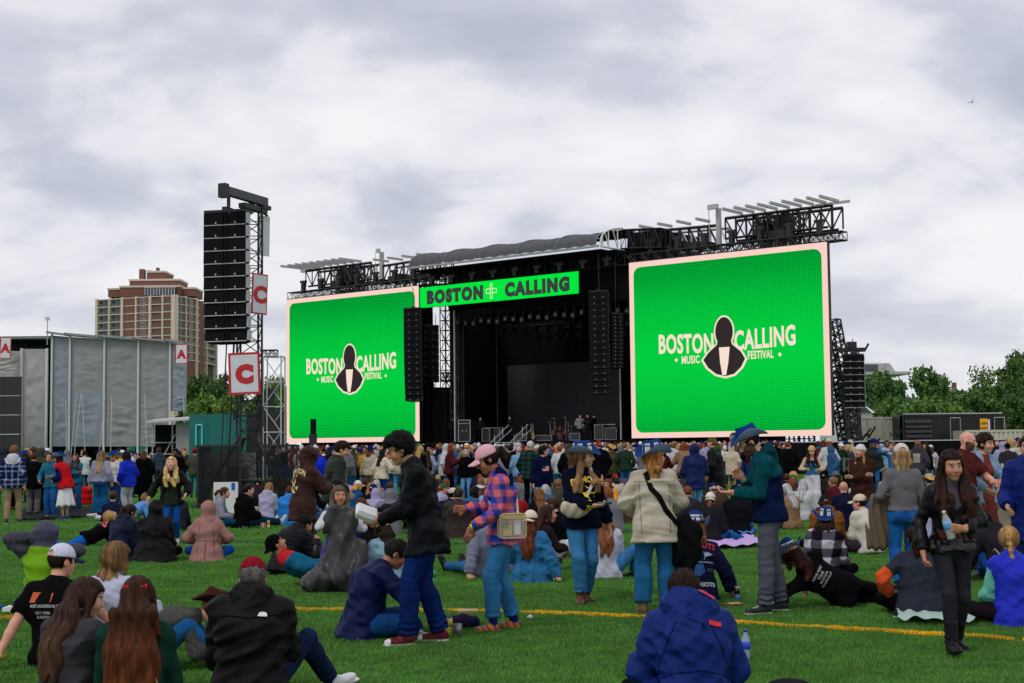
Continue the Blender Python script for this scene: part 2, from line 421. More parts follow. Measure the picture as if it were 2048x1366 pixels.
def head_sdf(q, fem=False, mouth=0):
 d = s_ell(q, v3(0, -.012, .028), (.074, .096, .088))
 jw = .054 if fem else .06
 d = smin(d, s_ell(q, v3(0, .028, -.045), (jw, .066, .07)), .04)
 d = smin(d, s_ell(q, v3(0, .065, -.096), (.021 if fem else .027, .02, .018)), .03)
 d = smin(d, s_ell(q, v3(.036, .06, -.03), (.025, .03, .028)), .03); d = smin(d, s_ell(q, v3(-.036, .06, -.03), (.025, .03, .028)), .03)
 d = smin(d, s_cap(q, v3(-.03, .077, .028), v3(.03, .077, .028), .014, .014), .02)
 for sg in (-1, 1):
  d = smax(d, -s_ell(q, v3(sg * .032, .106, .006), (.017, .018, .011)), .01)
  d = np.minimum(d, s_ell(q, v3(sg * .031, .079, .006), (.0135, .0125, .0115)))
  d = smin(d, s_ell(q, v3(sg * .079, -.012, -.008), (.010, .02, .031)), .008)
 d = smin(d, s_cap(q, v3(0, .09, .012), v3(0, .112, -.027), .008, .013), .012)
 d = smin(d, s_ell(q, v3(0, .099, -.033), (.019, .012, .009)), .008)
 d = smin(d, s_cap(q, v3(-.017, .088, -.06), v3(.017, .088, -.06), .0075, .0075), .008)
 d = smin(d, s_cap(q, v3(-.014, .086, -.071), v3(.014, .086, -.071), .008, .008), .006)
 return d
def face_color(q, skin, hair, eye=(.03, .018, .012), beard=False, lips=None, smile=0.0):
 col = np.tile(np.asarray(skin, f32), (len(q), 1))
 x, y, z = q[:, 0], q[:, 1], q[:, 2]; front = y > .03
 def mix(m, c, a=1.0):
  m = np.clip(m, 0, 1)[:, None] * a; return col * (1 - m) + np.asarray(c, f32) * m
 redd = np.asarray(skin) * np.array((1.12, .74, .68))
 for sg in (-1, 1):
  col = mix(np.exp(-(((x - sg * .04) / .02) ** 2 + ((z + .03) / .02) ** 2)) * front, redd, .5)
 col = mix(np.exp(-((x / .012) ** 2 + ((z + .03) / .012) ** 2)) * (y > .09), redd, .5)
 lc = lips if lips is not None else np.asarray(skin) * np.array((.85, .48, .45))
 e = (x / (.024 + .006 * (smile > 0))) ** 2 + ((z + .0655 - smile * x * x * 20) / .0105) ** 2
 col = mix((1.25 - e) * 3 * (y > .06), lc)
 if smile > .5: col = mix((1 - (x / .02) ** 2 - ((z + .064 - smile * x * x * 20) / .0055) ** 2) * 4 * (y > .06), (.75, .72, .68))
 for sg in (-1, 1):
  ex = x - sg * .0315
  col = mix((1 - (ex / .0165) ** 2 - ((z - .006) / .0095) ** 2) * 4 * (y > .05), (.16, .13, .12) )
  col = mix((1 - (ex / .0135) ** 2 - ((z - .005) / .0065) ** 2) * 4 * (y > .05), (.55, .52, .5))
  col = mix((1 - (ex / .0075) ** 2 - ((z - .006) / .0075) ** 2) * 4 * (y > .05), eye)
  bz = .031 - .003 * np.abs(ex) / .02 - sg * ex * .08
  col = mix((1 - (ex / .025) ** 2 - ((z - bz) / .0062) ** 2) * 3 * (y > .05), np.asarray(hair) * .8 + .004)
 if beard:
  sd = np.abs(x) / .06
  m = ((z < -.028 - .02 * (sd < .55)) | ((sd > .8) & (z < .0))) & (y > -.012) & (z > -.16)
  keep = ((x / .026) ** 2 + ((z + .066) / .012) ** 2) > 1
  col = mix((m & keep).astype(f32), np.asarray(hair) * 1.1 + .006, .88)
 return col
# hair and hats work in the head frame too, but hang along the world's down
def hair_sdf(P, k, st, rng):
 q = head_frame(P, k); kind = st.get('hair', 'short'); vol = st.get('vol', .014); hs = k.hs
 if kind in ('bald', 'none'): return None
 th = np.arctan2(q[:, 0], -q[:, 1])
 ph = rng.uniform(0, 6)
 groove = .0035 * np.sin(th * 26 + ph + 5 * np.sin(q[:, 2] * 14 + ph)) + .002 * np.sin(th * 57 + 9 * q[:, 2] * 10)
 d = s_ell(q, v3(0, -.014, .03), (.076 + vol * .9, .097 + vol, .089 + vol))
 part = st.get('fringe', .062)
 face = s_box(q, v3(0, .14, part - .2), (.2, .105, .2), .03)
 if kind == 'buzz':
  d = smax(d, -s_box(q, v3(0, .13, -.13), (.2, .09, .2), .03), .01); d = np.maximum(d, -(q[:, 2] + .055))
  d = np.maximum(d, -s_ell(q, v3(.08, .0, -.02), (.03, .03, .04))); d = np.maximum(d, -s_ell(q, v3(-.08, .0, -.02), (.03, .03, .04)))
  if 'cap' in st or 'western' in st: d = np.maximum(d, q[:, 2] - .04)
  return (d + .002) * hs
 d = smax(d, -face, .012)
 if 'cap' in st or 'beanie' in st or 'western' in st: d = np.maximum(d, q[:, 2] - (.045 if 'western' in st else .035))
 if kind in ('short', 'mop', 'curly'):
  d = np.maximum(d, -(q[:, 2] + (.065 if kind == 'short' else .075)))
  for sg in (-1, 1): d = smax(d, -s_ell(q, v3(sg * .085, .012, -.035), (.03, .042, .05)), .008)
  if kind == 'mop': d = smin(d, s_ell(q, v3(0, .03, .085), (.068, .075, .05)), .03)
  if kind in ('curly', 'mop'):
   qq = q + .012 * np.sin(q[:, [1, 2, 0]] * 47 + ph); groove = groove * .4 + .010 * np.sin(qq[:, 0] * 75 + 2) * np.sin(qq[:, 1] * 82) * np.sin(qq[:, 2] * 70 + ph) + .004 * np.sin(qq[:, 0] * 190) * np.sin(qq[:, 2] * 170 + qq[:, 1] * 90)
  return (d + groove) * hs
 down = v3(0, 0, -1); L = st.get('len', .35)
 lat, fw = k.RH[:, 0], k.RH[:, 1]
 H = k.head; wv = st.get('wave', 0.0)
 dw = d * hs + groove * hs
 back = -nrm(k.Rc[:, 1] * 1.0)
 side_x = (P - H) @ lat
 if kind in ('long', 'bob', 'half'):
  n0 = H + k.RH @ v3(0, -.075, -.01) * hs
  spread = st.get('spread', .085)
  nk = k.neck + back * (.085 + st.get('off', 0)) * k.s + v3(0, 0, .03)
  if kind == 'bob': tip = n0 + down * L + back * .01; latc = lat
  else:
   tip = nk + nrm(down * 1.0 - k.Rc[:, 2] * .35) * max(L - .18, .03) + back * .012; latc = nrm(lat * .3 + k.Rc[:, 0])
  mid = nk if kind != 'bob' else (n0 + tip) / 2
  g = .006 * np.sin(side_x * 75 + ph + 4 * np.sin(P[:, 2] * 9 + side_x * 8)) + wv * np.sin(P[:, 2] * 38 + side_x * 18)
  c = s_ecap(P, n0, mid, .055 * hs, .042 * hs, .082 * hs, spread * hs, lat)
  c = smin(c, s_ecap(P, mid, tip, .042 * hs, .022 * hs, spread * hs, spread * st.get('tipw', .85) * hs, latc), .03)
  dw = smin(dw, c + g, .03)
  if kind == 'long' and L > .3:
   tt = np.clip((k.neck[2] + .02 - P[:, 2]) / max(L - .12, .1), 0, 1.3); sw = spread * hs * (1 + (st.get('tipw', .85) - 1) * tt); lx = (P - k.neck) @ k.Rc[:, 0]; yb = (P - k.chest) @ k.Rc[:, 1]
   sh = torso_sdf(P, k, st.get('e', .022) + .022) - .010 * np.clip(1 - (lx / sw) ** 2, 0, 1); rg = np.maximum(np.maximum(np.abs(lx) - sw + .012 * np.sin(P[:, 2] * 30 + ph), yb + .015), (tt - 1) * (L - .12) + .03 * np.sin(lx * 70 + ph)); rg = np.maximum(rg, P[:, 2] - k.neck[2] - .03)
   dw = smin(dw, smax(sh + g * .9, rg, .02), .03)
  fr = st.get('front', .0)
  for sg in (-1, 1):
   a = H + k.RH @ v3(sg * .08, -.005, .03) * hs
   m = H + k.RH @ v3(sg * .094, -.005, -.10) * hs
   dw = smin(dw, s_cap(P, a, m, .022 * hs, .026 * hs) + g * .6, .025)
   if fr > 0:
    shp = k.chest + k.Rc @ v3(sg * st.get('fx', .09), .085 + st.get('e', .022) + (.03 if k.f else .02), .085) * k.s
    e = shp + nrm(-k.Rc[:, 2] + k.Rc[:, 1] * .25) * fr
    dw = smin(dw, s_ecap(P, m, shp, .032 * hs, .03 * hs, .04 * hs, .062 * hs, lat) + g * 1.2, .03)
    dw = smin(dw, s_ecap(P, shp, e, .028 * hs, .010 * hs, .064 * hs, .045 * hs, latc) + g * 1.3, .025)
 elif kind in ('pony', 'bun', 'braid', 'braids'):
  hb = st.get('tie', (-.105, .03))
  kn = H + k.RH @ v3(0, hb[0], hb[1]) * hs
  for sg in (-1, 1): pass
  dw = np.maximum(dw, -(q[:, 2] + .07) * hs)
  if kind == 'bun': dw = smin(dw, s_ell(P, kn - fw * .025, (.045, .045, .042)) + groove, .01)
  if kind == 'pony':
   o = kn - fw * .045 + v3(0, 0, .005); e = o + nrm(down + back * .35) * L
   dw = smin(dw, s_cap(P, kn, o, .022, .028), .015)
   dw = smin(dw, s_cap(P, o, (o + e) / 2 + back * .012, .028, .04) + .005 * np.sin(side_x * 130 + 3 * np.sin(P[:, 2] * 20)), .015)
   dw = smin(dw, s_cap(P, (o + e) / 2 + back * .012, e, .04, .012) + .005 * np.sin(side_x * 130 + 3 * np.sin(P[:, 2] * 20)), .02)
  if kind == 'braid':
   e = kn + nrm(down + back * .3) * L
   dw = smin(dw, s_cap(P, kn, e, .026, .014) + .007 * np.sin(P[:, 2] * 110), .012)
  if kind == 'braids':
   for sg in (-1, 1):
    a = H + k.RH @ v3(sg * .075, .0, -.06) * hs; m = k.chest + k.Rc @ v3(sg * .085, .10, .12) * k.s
    e = m + down * L * .6
    dw = smin(dw, s_cap(P, a, m, .024, .024) + .006 * np.sin(P[:, 2] * 120), .012)
    dw = smin(dw, s_cap(P, m, e, .024, .014) + .006 * np.sin(P[:, 2] * 120), .012)
 # keep hair out of the face
 fc = s_ell(q, v3(0, .075, -.03), (.062 - st.get('cover', 0), .07, .085)) * hs
 return smax(dw, -fc, .012)
def strands(V, Q, c, n, r, wild, k):
 """Thin locks lying on the hair's surface, some of them standing off."""
 bvh = BVHTree.FromPolygons([tuple(v) for v in V.tolist()], [tuple(f) for f in Q.tolist()]); idx = r.integers(0, len(V), n); oV, oF, oC = [], [], []; ctr = Vector(k.head.tolist())
 for j, i in enumerate(idx):
  p = Vector(V[i].tolist()); L = r.uniform(.02, .035); base = len(oV); g = r.uniform(.6, 1.6); w = r.uniform(.0012, .0028); rd = Vector(r.normal(size=3).tolist()); lift = .002 + (.012 * r.uniform() ** 3)
  for s_ in range(5):
   h = bvh.find_nearest(p)
   if h[0] is None: break
   nn = h[1]; dn = (rd if wild else Vector((0, 0, -1)) + rd * .12); d = (dn - nn * dn.dot(nn))
   if d.length < .05: d = nn.orthogonal()
   d.normalize(); sd = nn.cross(d) * (w * (1 - s_ / 5.5)); a = h[0] + nn * (lift * (.3 + .35 * s_)); oV += [tuple(a - sd), tuple(a + sd)]; oC += [c[i] * g] * 2
   if s_: b = base + 2 * s_; oF.append((b - 2, b - 1, b + 1, b))
   p = h[0] + d * (L * (.6 if wild else 1))
 return np.array(oV, f32), np.array(oF, int), np.array(oC, f32)
def person_bounds(k, m=.12):
 pts = np.array([k.hip, k.waist, k.chest, k.neck, k.head, k.shR, k.shL, k.elR, k.elL, k.wrR, k.wrL, k.knR, k.knL, k.anR, k.anL, k.hpR, k.hpL])
 return pts.min(0) - m, pts.max(0) + m
def shoe_frame(k, sd):
 an, fd, fu = (getattr(k, n + sd) for n in ('an', 'fd', 'fu'))
 return an, np.stack([np.cross(fd, fu), fd, fu], 1).astype(f32)
def shoe(k, sd, st, h):
 an, R = shoe_frame(k, sd); s = k.s; boot = st.get('boot', 0.0)
 def fn(P):
  q = (P - an) @ R / s
  d = s_ell(q, v3(0, .005, -.035), (.043, .075, .055))
  d = smin(d, s_ell(q, v3(0, .105, -.052), (.046, .085, .034)), .035)
  d = np.maximum(d, -(q[:, 2] + .083))
  d = smin(d, s_box(q, v3(0, .06, -.075), (.045, .132, .009), .008), .008)
  if boot > 0: 
   sh = getattr(k, 'kn' + sd) - an; sh = (nrm(sh) @ R)
   d = smin(d, s_cap(q, v3(0, 0, -.01), sh * boot, .05, .055), .02)
   d = np.maximum(d, (q @ sh) - boot)
  else: d = np.maximum(d, q[:, 2] - .028)
  return d * s
 pts = np.array([an + R @ (v3(x, y, z) * s) for x in (-.07, .07) for y in (-.1, .22) for z in (-.1, .06)] + ([an + nrm(getattr(k, 'kn' + sd) - an) * boot * s + np.array(o) for o in ((.09, .09, .05), (-.09, -.09, 0))] if boot else []))
 V, Q = surface(fn, pts.min(0), pts.max(0), h, .01)
 q = ((V - an) @ R) / s
 cols = np.tile(np.asarray(st.get('shoe', (.02, .02, .02)), f32), (len(V), 1))
 sole = q[:, 2] < -.064; cols[sole] = st.get('sole', st.get('shoe', (.02, .02, .02)))
 if 'toe' in st: cols[(q[:, 1] > .145)] = st['toe']
 if 'accent' in st:
  a = (np.abs(q[:, 1] - .05 - q[:, 2] * .6) % .05 < .02) & (np.abs(q[:, 0]) > .02) & ~sole; cols[a] = st['accent']
 if 'lace' in st:
  a = (np.abs(q[:, 0]) < .02) & (q[:, 1] > .03) & (q[:, 1] < .13) & ((q[:, 1] * 45) % 1 < .5) & (q[:, 2] > -.04); cols[a] = st['lace']
 return V, Q, cols
def cat_parts(L):
 Vs, Qs, Cs, n = [], [], [], 0
 for V, Q, c in L:
  if len(V) == 0: continue
  Vs.append(V); Qs.append(Q + n); Cs.append(c); n += len(V)
 return np.concatenate(Vs), np.concatenate(Qs), np.concatenate(Cs)
def top_fn(k, st, seed):
 """Signed distance of the upper garment."""
 e = st.get('e', .022); hem = st.get('hem', .14); slv = st.get('sleeve', .97); amp = st.get('fold', .013) * 1.15; puff = st.get('puff', 0)
 F = Folds(seed, st.get('ffreq', 17.0)); flare = st.get('flare', .012); cuff = st.get('cuff', .006); ae = st.get('ae', e * .8)
 ax = nrm(k.waist - k.hip); hemc = k.hip - ax * hem * k.s; lat = nrm(k.Rh[:, 0])
 neckc = k.neck + (k.Rc @ v3(0, .012, .01)) * k.s
 def fn(P):
  d = torso_sdf(P, k, e)
  hw = ((.165 if k.f else .158) * k.bulk) * k.s + e + flare; hl = ((.112 if k.f else .108) * k.bulk) * k.s + e + flare
  if hem > .02: d = smin(d, s_ecap(P, k.hip, hemc, hl, hl + flare, hw, hw + flare, lat), .04)
  if hem > .05:
   for sg in (-1, 1): d = smin(d, s_ell(P, k.hip + k.Rh @ v3(sg * .075, -.05, -.045) * k.s, np.array((.092, .09, .09)) * k.s * k.bulk + e * .8), .04)
  for sd in 'LR':
   hp, kn = getattr(k, 'hp' + sd), getattr(k, 'kn' + sd); al = float(nrm(kn - hp) @ -ax)
   if al > .6: d = smin(d, s_cap(P, hp, hp + (kn - hp) * f32(min(1, (al - .6) * 2.2)), (.088 * k.s * (1 + k.bulk) / 2 + st.get('pe', .014) + .016), .07 * k.s + st.get('pe', .014) + .016), .03)
  xh = (P - hemc) @ ax; d = np.maximum(d - .006 * (xh < .045 * k.s), -xh)
  for sd in 'LR':
   a = arm_sdf(P, k, sd, ae, slv, cuff)
   sh, el, wr = (getattr(k, n + sd) for n in ('sh', 'el', 'wr'))
   dr, ed = (nrm(el - sh), sh + (el - sh) * f32(slv * 2)) if slv <= .5 else (nrm(wr - el), el + (wr - el) * f32((slv - .5) * 2))
   xc = (P - ed) @ dr; a = np.maximum(a + .005 * (xc > -.05) - .010 * np.exp(-((xc + .085) / .03) ** 2) * (slv > .6), xc)
   # bunching of cloth at the elbow
   x = (P - el) @ nrm(wr - el); a = a - .005 * np.exp(-(x / .10) ** 2) * np.sin(x * 100 + 3 * np.sin(P @ k.Rc[:, 1] * 25))
   d = smin(d, a, .035)
  col = st.get('collar', 0)
  if col: 
   d = smin(d, np.maximum(s_cap(P, k.neck - k.Rc[:, 2] * .02, neckc + nrm(k.headbase - k.neck) * col, .07 * k.s + e * .5, .062 * k.s + e * .5), (P - neckc) @ nrm(k.headbase - k.neck) - col), .02)
  if st.get('hood') == 'down':
   hv = st.get('hoodsize', 1.0) * k.s; Rf = k.Rc.astype(f32); c = k.neck + k.Rc @ v3(0, -.07, .015) * k.s
   b = s_ell(P, c, np.array((.135, .085, .085)) * hv, Rf); b = smin(b, s_ell(P, c + k.Rc @ v3(0, -.03, -.085) * hv, np.array((.095, .05, .09)) * hv, Rf), .04)
   for sg in (-1, 1): b = smin(b, s_cap(P, k.neck + k.Rc @ v3(sg * .085, -.03, .03) * k.s, k.neck + k.Rc @ v3(sg * .06, .075, -.045) * k.s, .042 * hv, .028 * hv), .03)
   b = smax(b, -s_ell(P, k.neck + k.Rc @ v3(0, .0, .12) * k.s, np.array((.088, .088, .12)) * k.s, Rf), .012)
   d = smin(d, b + .004 * np.sin(((P - c) @ Rf)[:, 0] * 60 + 3 * np.sin(((P - c) @ Rf)[:, 2] * 40)), .016)
  if st.get('hood') == 'up':
   q = head_frame(P, k); ho = st.get('hoodv', .032)
   b = s_ell(q, v3(0, -.022, .022), (.078 + ho, .105 + ho, .095 + ho)); b = smin(b, s_cap(q, v3(0, -.03, -.03), v3(0, -.04, -.16), .10, .115), .05)
   b = smax(b, -s_ell(q, v3(0, .13, -.015), (.07, .085, .105)), .012)
   d = smin(d, b * k.hs, .035)
  if puff:
   x = (P - k.hip) @ ax; d = d - .012 * (np.abs(np.sin(x * math.pi / puff)) ** .6 - .6)
  if amp: d = d - amp * F(P)
  if 'fur' in st: d = d - .016 * np.sin(P[:, 0] * 71 + 3 * np.sin(P[:, 2] * 23)) * np.sin(P[:, 2] * 31 + P[:, 1] * 60)
  return d
 return fn
def bot_fn(k, st, seed):
 e = st.get('pe', .014); e2 = st.get('pe2', e); flare = st.get('pflare', .006); amp = st.get('pfold', .007); cut = st.get('pcut', .97)
 F = Folds(seed, 20.0); ax = nrm(k.waist - k.hip); top = k.hip + ax * st.get('rise', .11) * k.s; b = k.bulk
 lat = nrm(k.Rh[:, 0])
 def fn(P):
  hw, hl, ww, wl = ((.168, .112, .135, .098) if k.f else (.158, .108, .146, .103))
  d = s_ecap(P, k.hip - k.Rh[:, 2] * .02 * k.s, k.waist, hl * b * k.s + e * .6, wl * b * k.s + e * .5, hw * b * k.s + e * .6, ww * b * k.s + e * .5, lat)
  d = np.maximum(d, (P - top) @ ax)
  if k.f or True:
   for sg in (-1, 1): d = smin(d, s_ell(P, k.hip + k.Rh @ v3(sg * .075, -.055, -.045) * k.s, np.array((.088, .085, .09)) * k.s * b + e * .5), .03)
  for sd in 'LR':
   a = leg_sdf(P, k, sd, e, flare, cut, e2)
   hp, kn, an = (getattr(k, n + sd) for n in ('hp', 'kn', 'an')); dr = nrm(an - kn); ed = kn + (an - kn) * f32(cut)
   a = np.maximum(a, np.where(((P - kn) @ dr) > 0, (P - ed) @ dr, -1))
   x = (P - kn) @ nrm(an - kn); a = a - .0025 * np.exp(-(x / .07) ** 2) * np.sin(x * 110 + 6 * (P @ k.Rh[:, 0]) * 9)
   x2 = (P - an) @ dr; a = a - st.get('stack', .006) * np.exp(-((x2 + .05) / .08) ** 2) * np.sin(x2 * 120 + 4 * np.sin(P @ k.Rh[:, 0] * 30))
   d = smin(d, a, .03 if a is not None else 0)
  return d - amp * F(P) if amp else d
 return fn
def skirt_fn(k, st, seed):
 F = Folds(seed, 7); lat = nrm(k.Rh[:, 0]); top = k.waist; L = st.get('skirt', .62) * k.s
 foot = (k.anL + k.anR) / 2; bt = v3(foot[0] * .6 + k.hip[0] * .4, foot[1] * .6 + k.hip[1] * .4, k.waist[2] - L)
 dr = nrm(bt - top)
 def fn(P):
  a = np.arctan2((P - top)[:, 0], (P - top)[:, 1]); t = np.clip(((P - top) @ dr) / L, 0, 1)
  d = s_ecap(P, top, bt, .10 * k.s, .22 * k.s, .13 * k.s, .27 * k.s, lat)
  d = np.maximum(d, (P - bt) @ dr); d = np.maximum(d, -(P - top) @ dr)
  return d - .02 * t * np.sin(a * 9)
 return fn
def cap_hat(k, st, h):
 """Baseball cap: crown, peak; returns meshes in world space."""
 back = st.get('capback', False); c1, c2 = st['cap'], st.get('peak', st['cap'])
 tilt = rot('X', st.get('captilt', 6)); turn = rot('Z', 180 if back else 0)
 def fr(P): return (((P - k.head) @ k.RH / k.hs) @ tilt) @ turn
 def crown(P):
  q = fr(P)
  d = s_ell(q, v3(0, -.012 if not back else .012, .034), (.089, .112, .106))
  d = smax(d, -(q[:, 2] - .03), .006)
  d = np.maximum(d, -s_ell(q, v3(0, -.115, .045), (.042, .05, .036))) if st.get('strap', True) else d
  return d * k.hs
 def peak(P):
  q = fr(P); z = q[:, 2] - .036 + 5.5 * q[:, 0] ** 2 + .25 * (q[:, 1] - .09)
  ell = np.sqrt((q[:, 0] / .082) ** 2 + ((q[:, 1] - .085) / .1) ** 2) - 1
  return np.maximum(np.maximum(np.abs(z) - .0085, ell * .08), .075 - q[:, 1]) * k.hs
 lo, hi = k.head - .26, k.head + .26
 A = surface(crown, lo, hi, h, .01); B = surface(peak, lo, hi, min(h, .008), .01)
 col = np.tile(np.asarray(c1, f32), (len(A[0]), 1)); q = fr(A[0])
 if 'capfront' in st: col[(q[:, 1] > .05)] = st['capfront']
 seam = np.abs((np.arctan2(q[:, 0], q[:, 1]) * 3 / math.pi + 10.5) % 1 - .5) > .46; col[seam] *= .82
 return (A[0], A[1], col), (B[0], B[1], np.tile(np.asarray(c2, f32), (len(B[0]), 1)))
def beanie_hat(k, st, h):
 def fn(P):
  q = head_frame(P, k); d = s_ell(q, v3(0, -.016, .035), (.089, .112, .104)); d = np.maximum(d, -(q[:, 2] - .012 - .12 * (q[:, 1])))
  d = smin(d, np.maximum(s_ell(q, v3(0, -.016, .035), (.096, .119, .106)), np.abs(q[:, 2] - .035 - .12 * q[:, 1]) - .024), .006)
  return (d + .0025 * np.sin(np.arctan2(q[:, 0], q[:, 1]) * 60)) * k.hs
 V, Q = surface(fn, k.head - .22, k.head + .22, h, .01)
 return V, Q, np.tile(np.asarray(st['beanie'], f32), (len(V), 1))
def western_hat(k, st):
 """Felt hat with curled brim: (crown), (brim) as parametric meshes; colours per vertex."""
 c = np.asarray(st['western'], f32); under = np.asarray(st.get('under', st['western']), f32)
 n = 40; T = np.linspace(0, 2 * math.pi, n, endpoint=False)
 curl = st.get('curl', 1.0)
 def ring(rx, ry, z): return np.stack([rx * np.sin(T), ry * np.cos(T), np.full(n, z)], -1)
 rows = []
 for t in np.linspace(0, 1, 8):
  pin = 1 - .16 * t * t * np.exp(-((np.abs((T + math.pi) % (2 * math.pi) - math.pi) - .45) / .4) ** 2); r = ring(.089 - .016 * t ** 2, .113 - .02 * t ** 2, .108 * t)
  r[:, 0] *= pin; r[:, 1] *= pin; r[:, 2] += t * t * (.012 * np.cos(T) ** 2 - .0 * T); rows.append(r)
 for f_, z in ((.86, .116), (.62, .108), (.3, .094), (.05, .09)):
  r = rows[7].copy(); r[:, 0] *= f_; r[:, 1] *= (f_ * .6 + .4 if f_ > .1 else .3); r[:, 2] = z + (.012 * np.cos(T) ** 2 * f_); rows.append(r)
 V = np.concatenate(rows); F = []
 for r in range(len(rows) - 1):
  for i in range(n): F.append((r * n + i, r * n + (i + 1) % n, (r + 1) * n + (i + 1) % n, (r + 1) * n + i))
 crown = (V, np.array(F), np.tile(c, (len(V), 1)))
 rows = []; cols = []
 R = [0, .25, .5, .75, .93, 1.0]
 for side in (0, 1):
  for t in (R if side == 0 else R[::-1]):
   rx, ry = .086 + t * .10, .110 + t * .082
   r = ring(rx, ry, 0.0); r[:, 2] = (np.sin(T) ** 2) ** 1.5 * t ** 1.6 * .085 * curl - (np.cos(T) ** 4) * t * .028
   r[:, 0] *= 1 - .16 * curl * t * (np.sin(T) ** 2)
   r[:, 2] += .004 if side == 0 else -.004
   rows.append(r); cols.append(np.tile(c if side == 0 else under, (n, 1)))
 V2 = np.concatenate(rows); F = []; m = len(rows)
 for r in range(m):
  for i in range(n): F.append((r * n + i, ((r + 1) % m) * n + i, ((r + 1) % m) * n + (i + 1) % n, r * n + (i + 1) % n))
 brim = (V2, np.array(F), np.concatenate(cols))
 tilt = rot('X', st.get('hattilt', 4))
 def place(A): return ((A[0].astype(f32) + v3(0, -.01, .045)) @ tilt.T * k.hs * st.get('hatsize', 1.0)) @ k.RH.T + k.head, A[1], A[2]
 return place(crown), place(brim)
def decal(parent, target, name, verts2, faces, origin, uax, vax, m, color=None, off=.004, mat_=None):
 """Lays flat print (2-D vertices) onto a mesh along -normal; returns the object, a child of the garment."""
 me = target.data
 bvh = BVHTree.FromPolygons([v.co for v in me.vertices], [tuple(p.vertices) for p in me.polygons])
 n = Vector(uax).cross(Vector(vax)).normalized(); out = []
 for a, b in verts2:
  p = Vector(origin) + Vector(uax) * a + Vector(vax) * b
  h = bvh.ray_cast(p + n * .35, -n, .8)
  out.append((h[0] + n * off) if h[0] is not None else p)
 me2 = bpy.data.meshes.new(name); me2.from_pydata([tuple(v) for v in out], [], faces); me2.update()
 return link(name, me2, parent, m)
def subdiv_quad(x0, x1, y0, y1, nx=6, ny=6):
 v = [(x0 + (x1 - x0) * i / nx, y0 + (y1 - y0) * j / ny) for j in range(ny + 1) for i in range(nx + 1)]
 f = [(j * (nx + 1) + i, j * (nx + 1) + i + 1, (j + 1) * (nx + 1) + i + 1, (j + 1) * (nx + 1) + i) for j in range(ny) for i in range(nx)]
 return v, f
PERSON_N = [0]
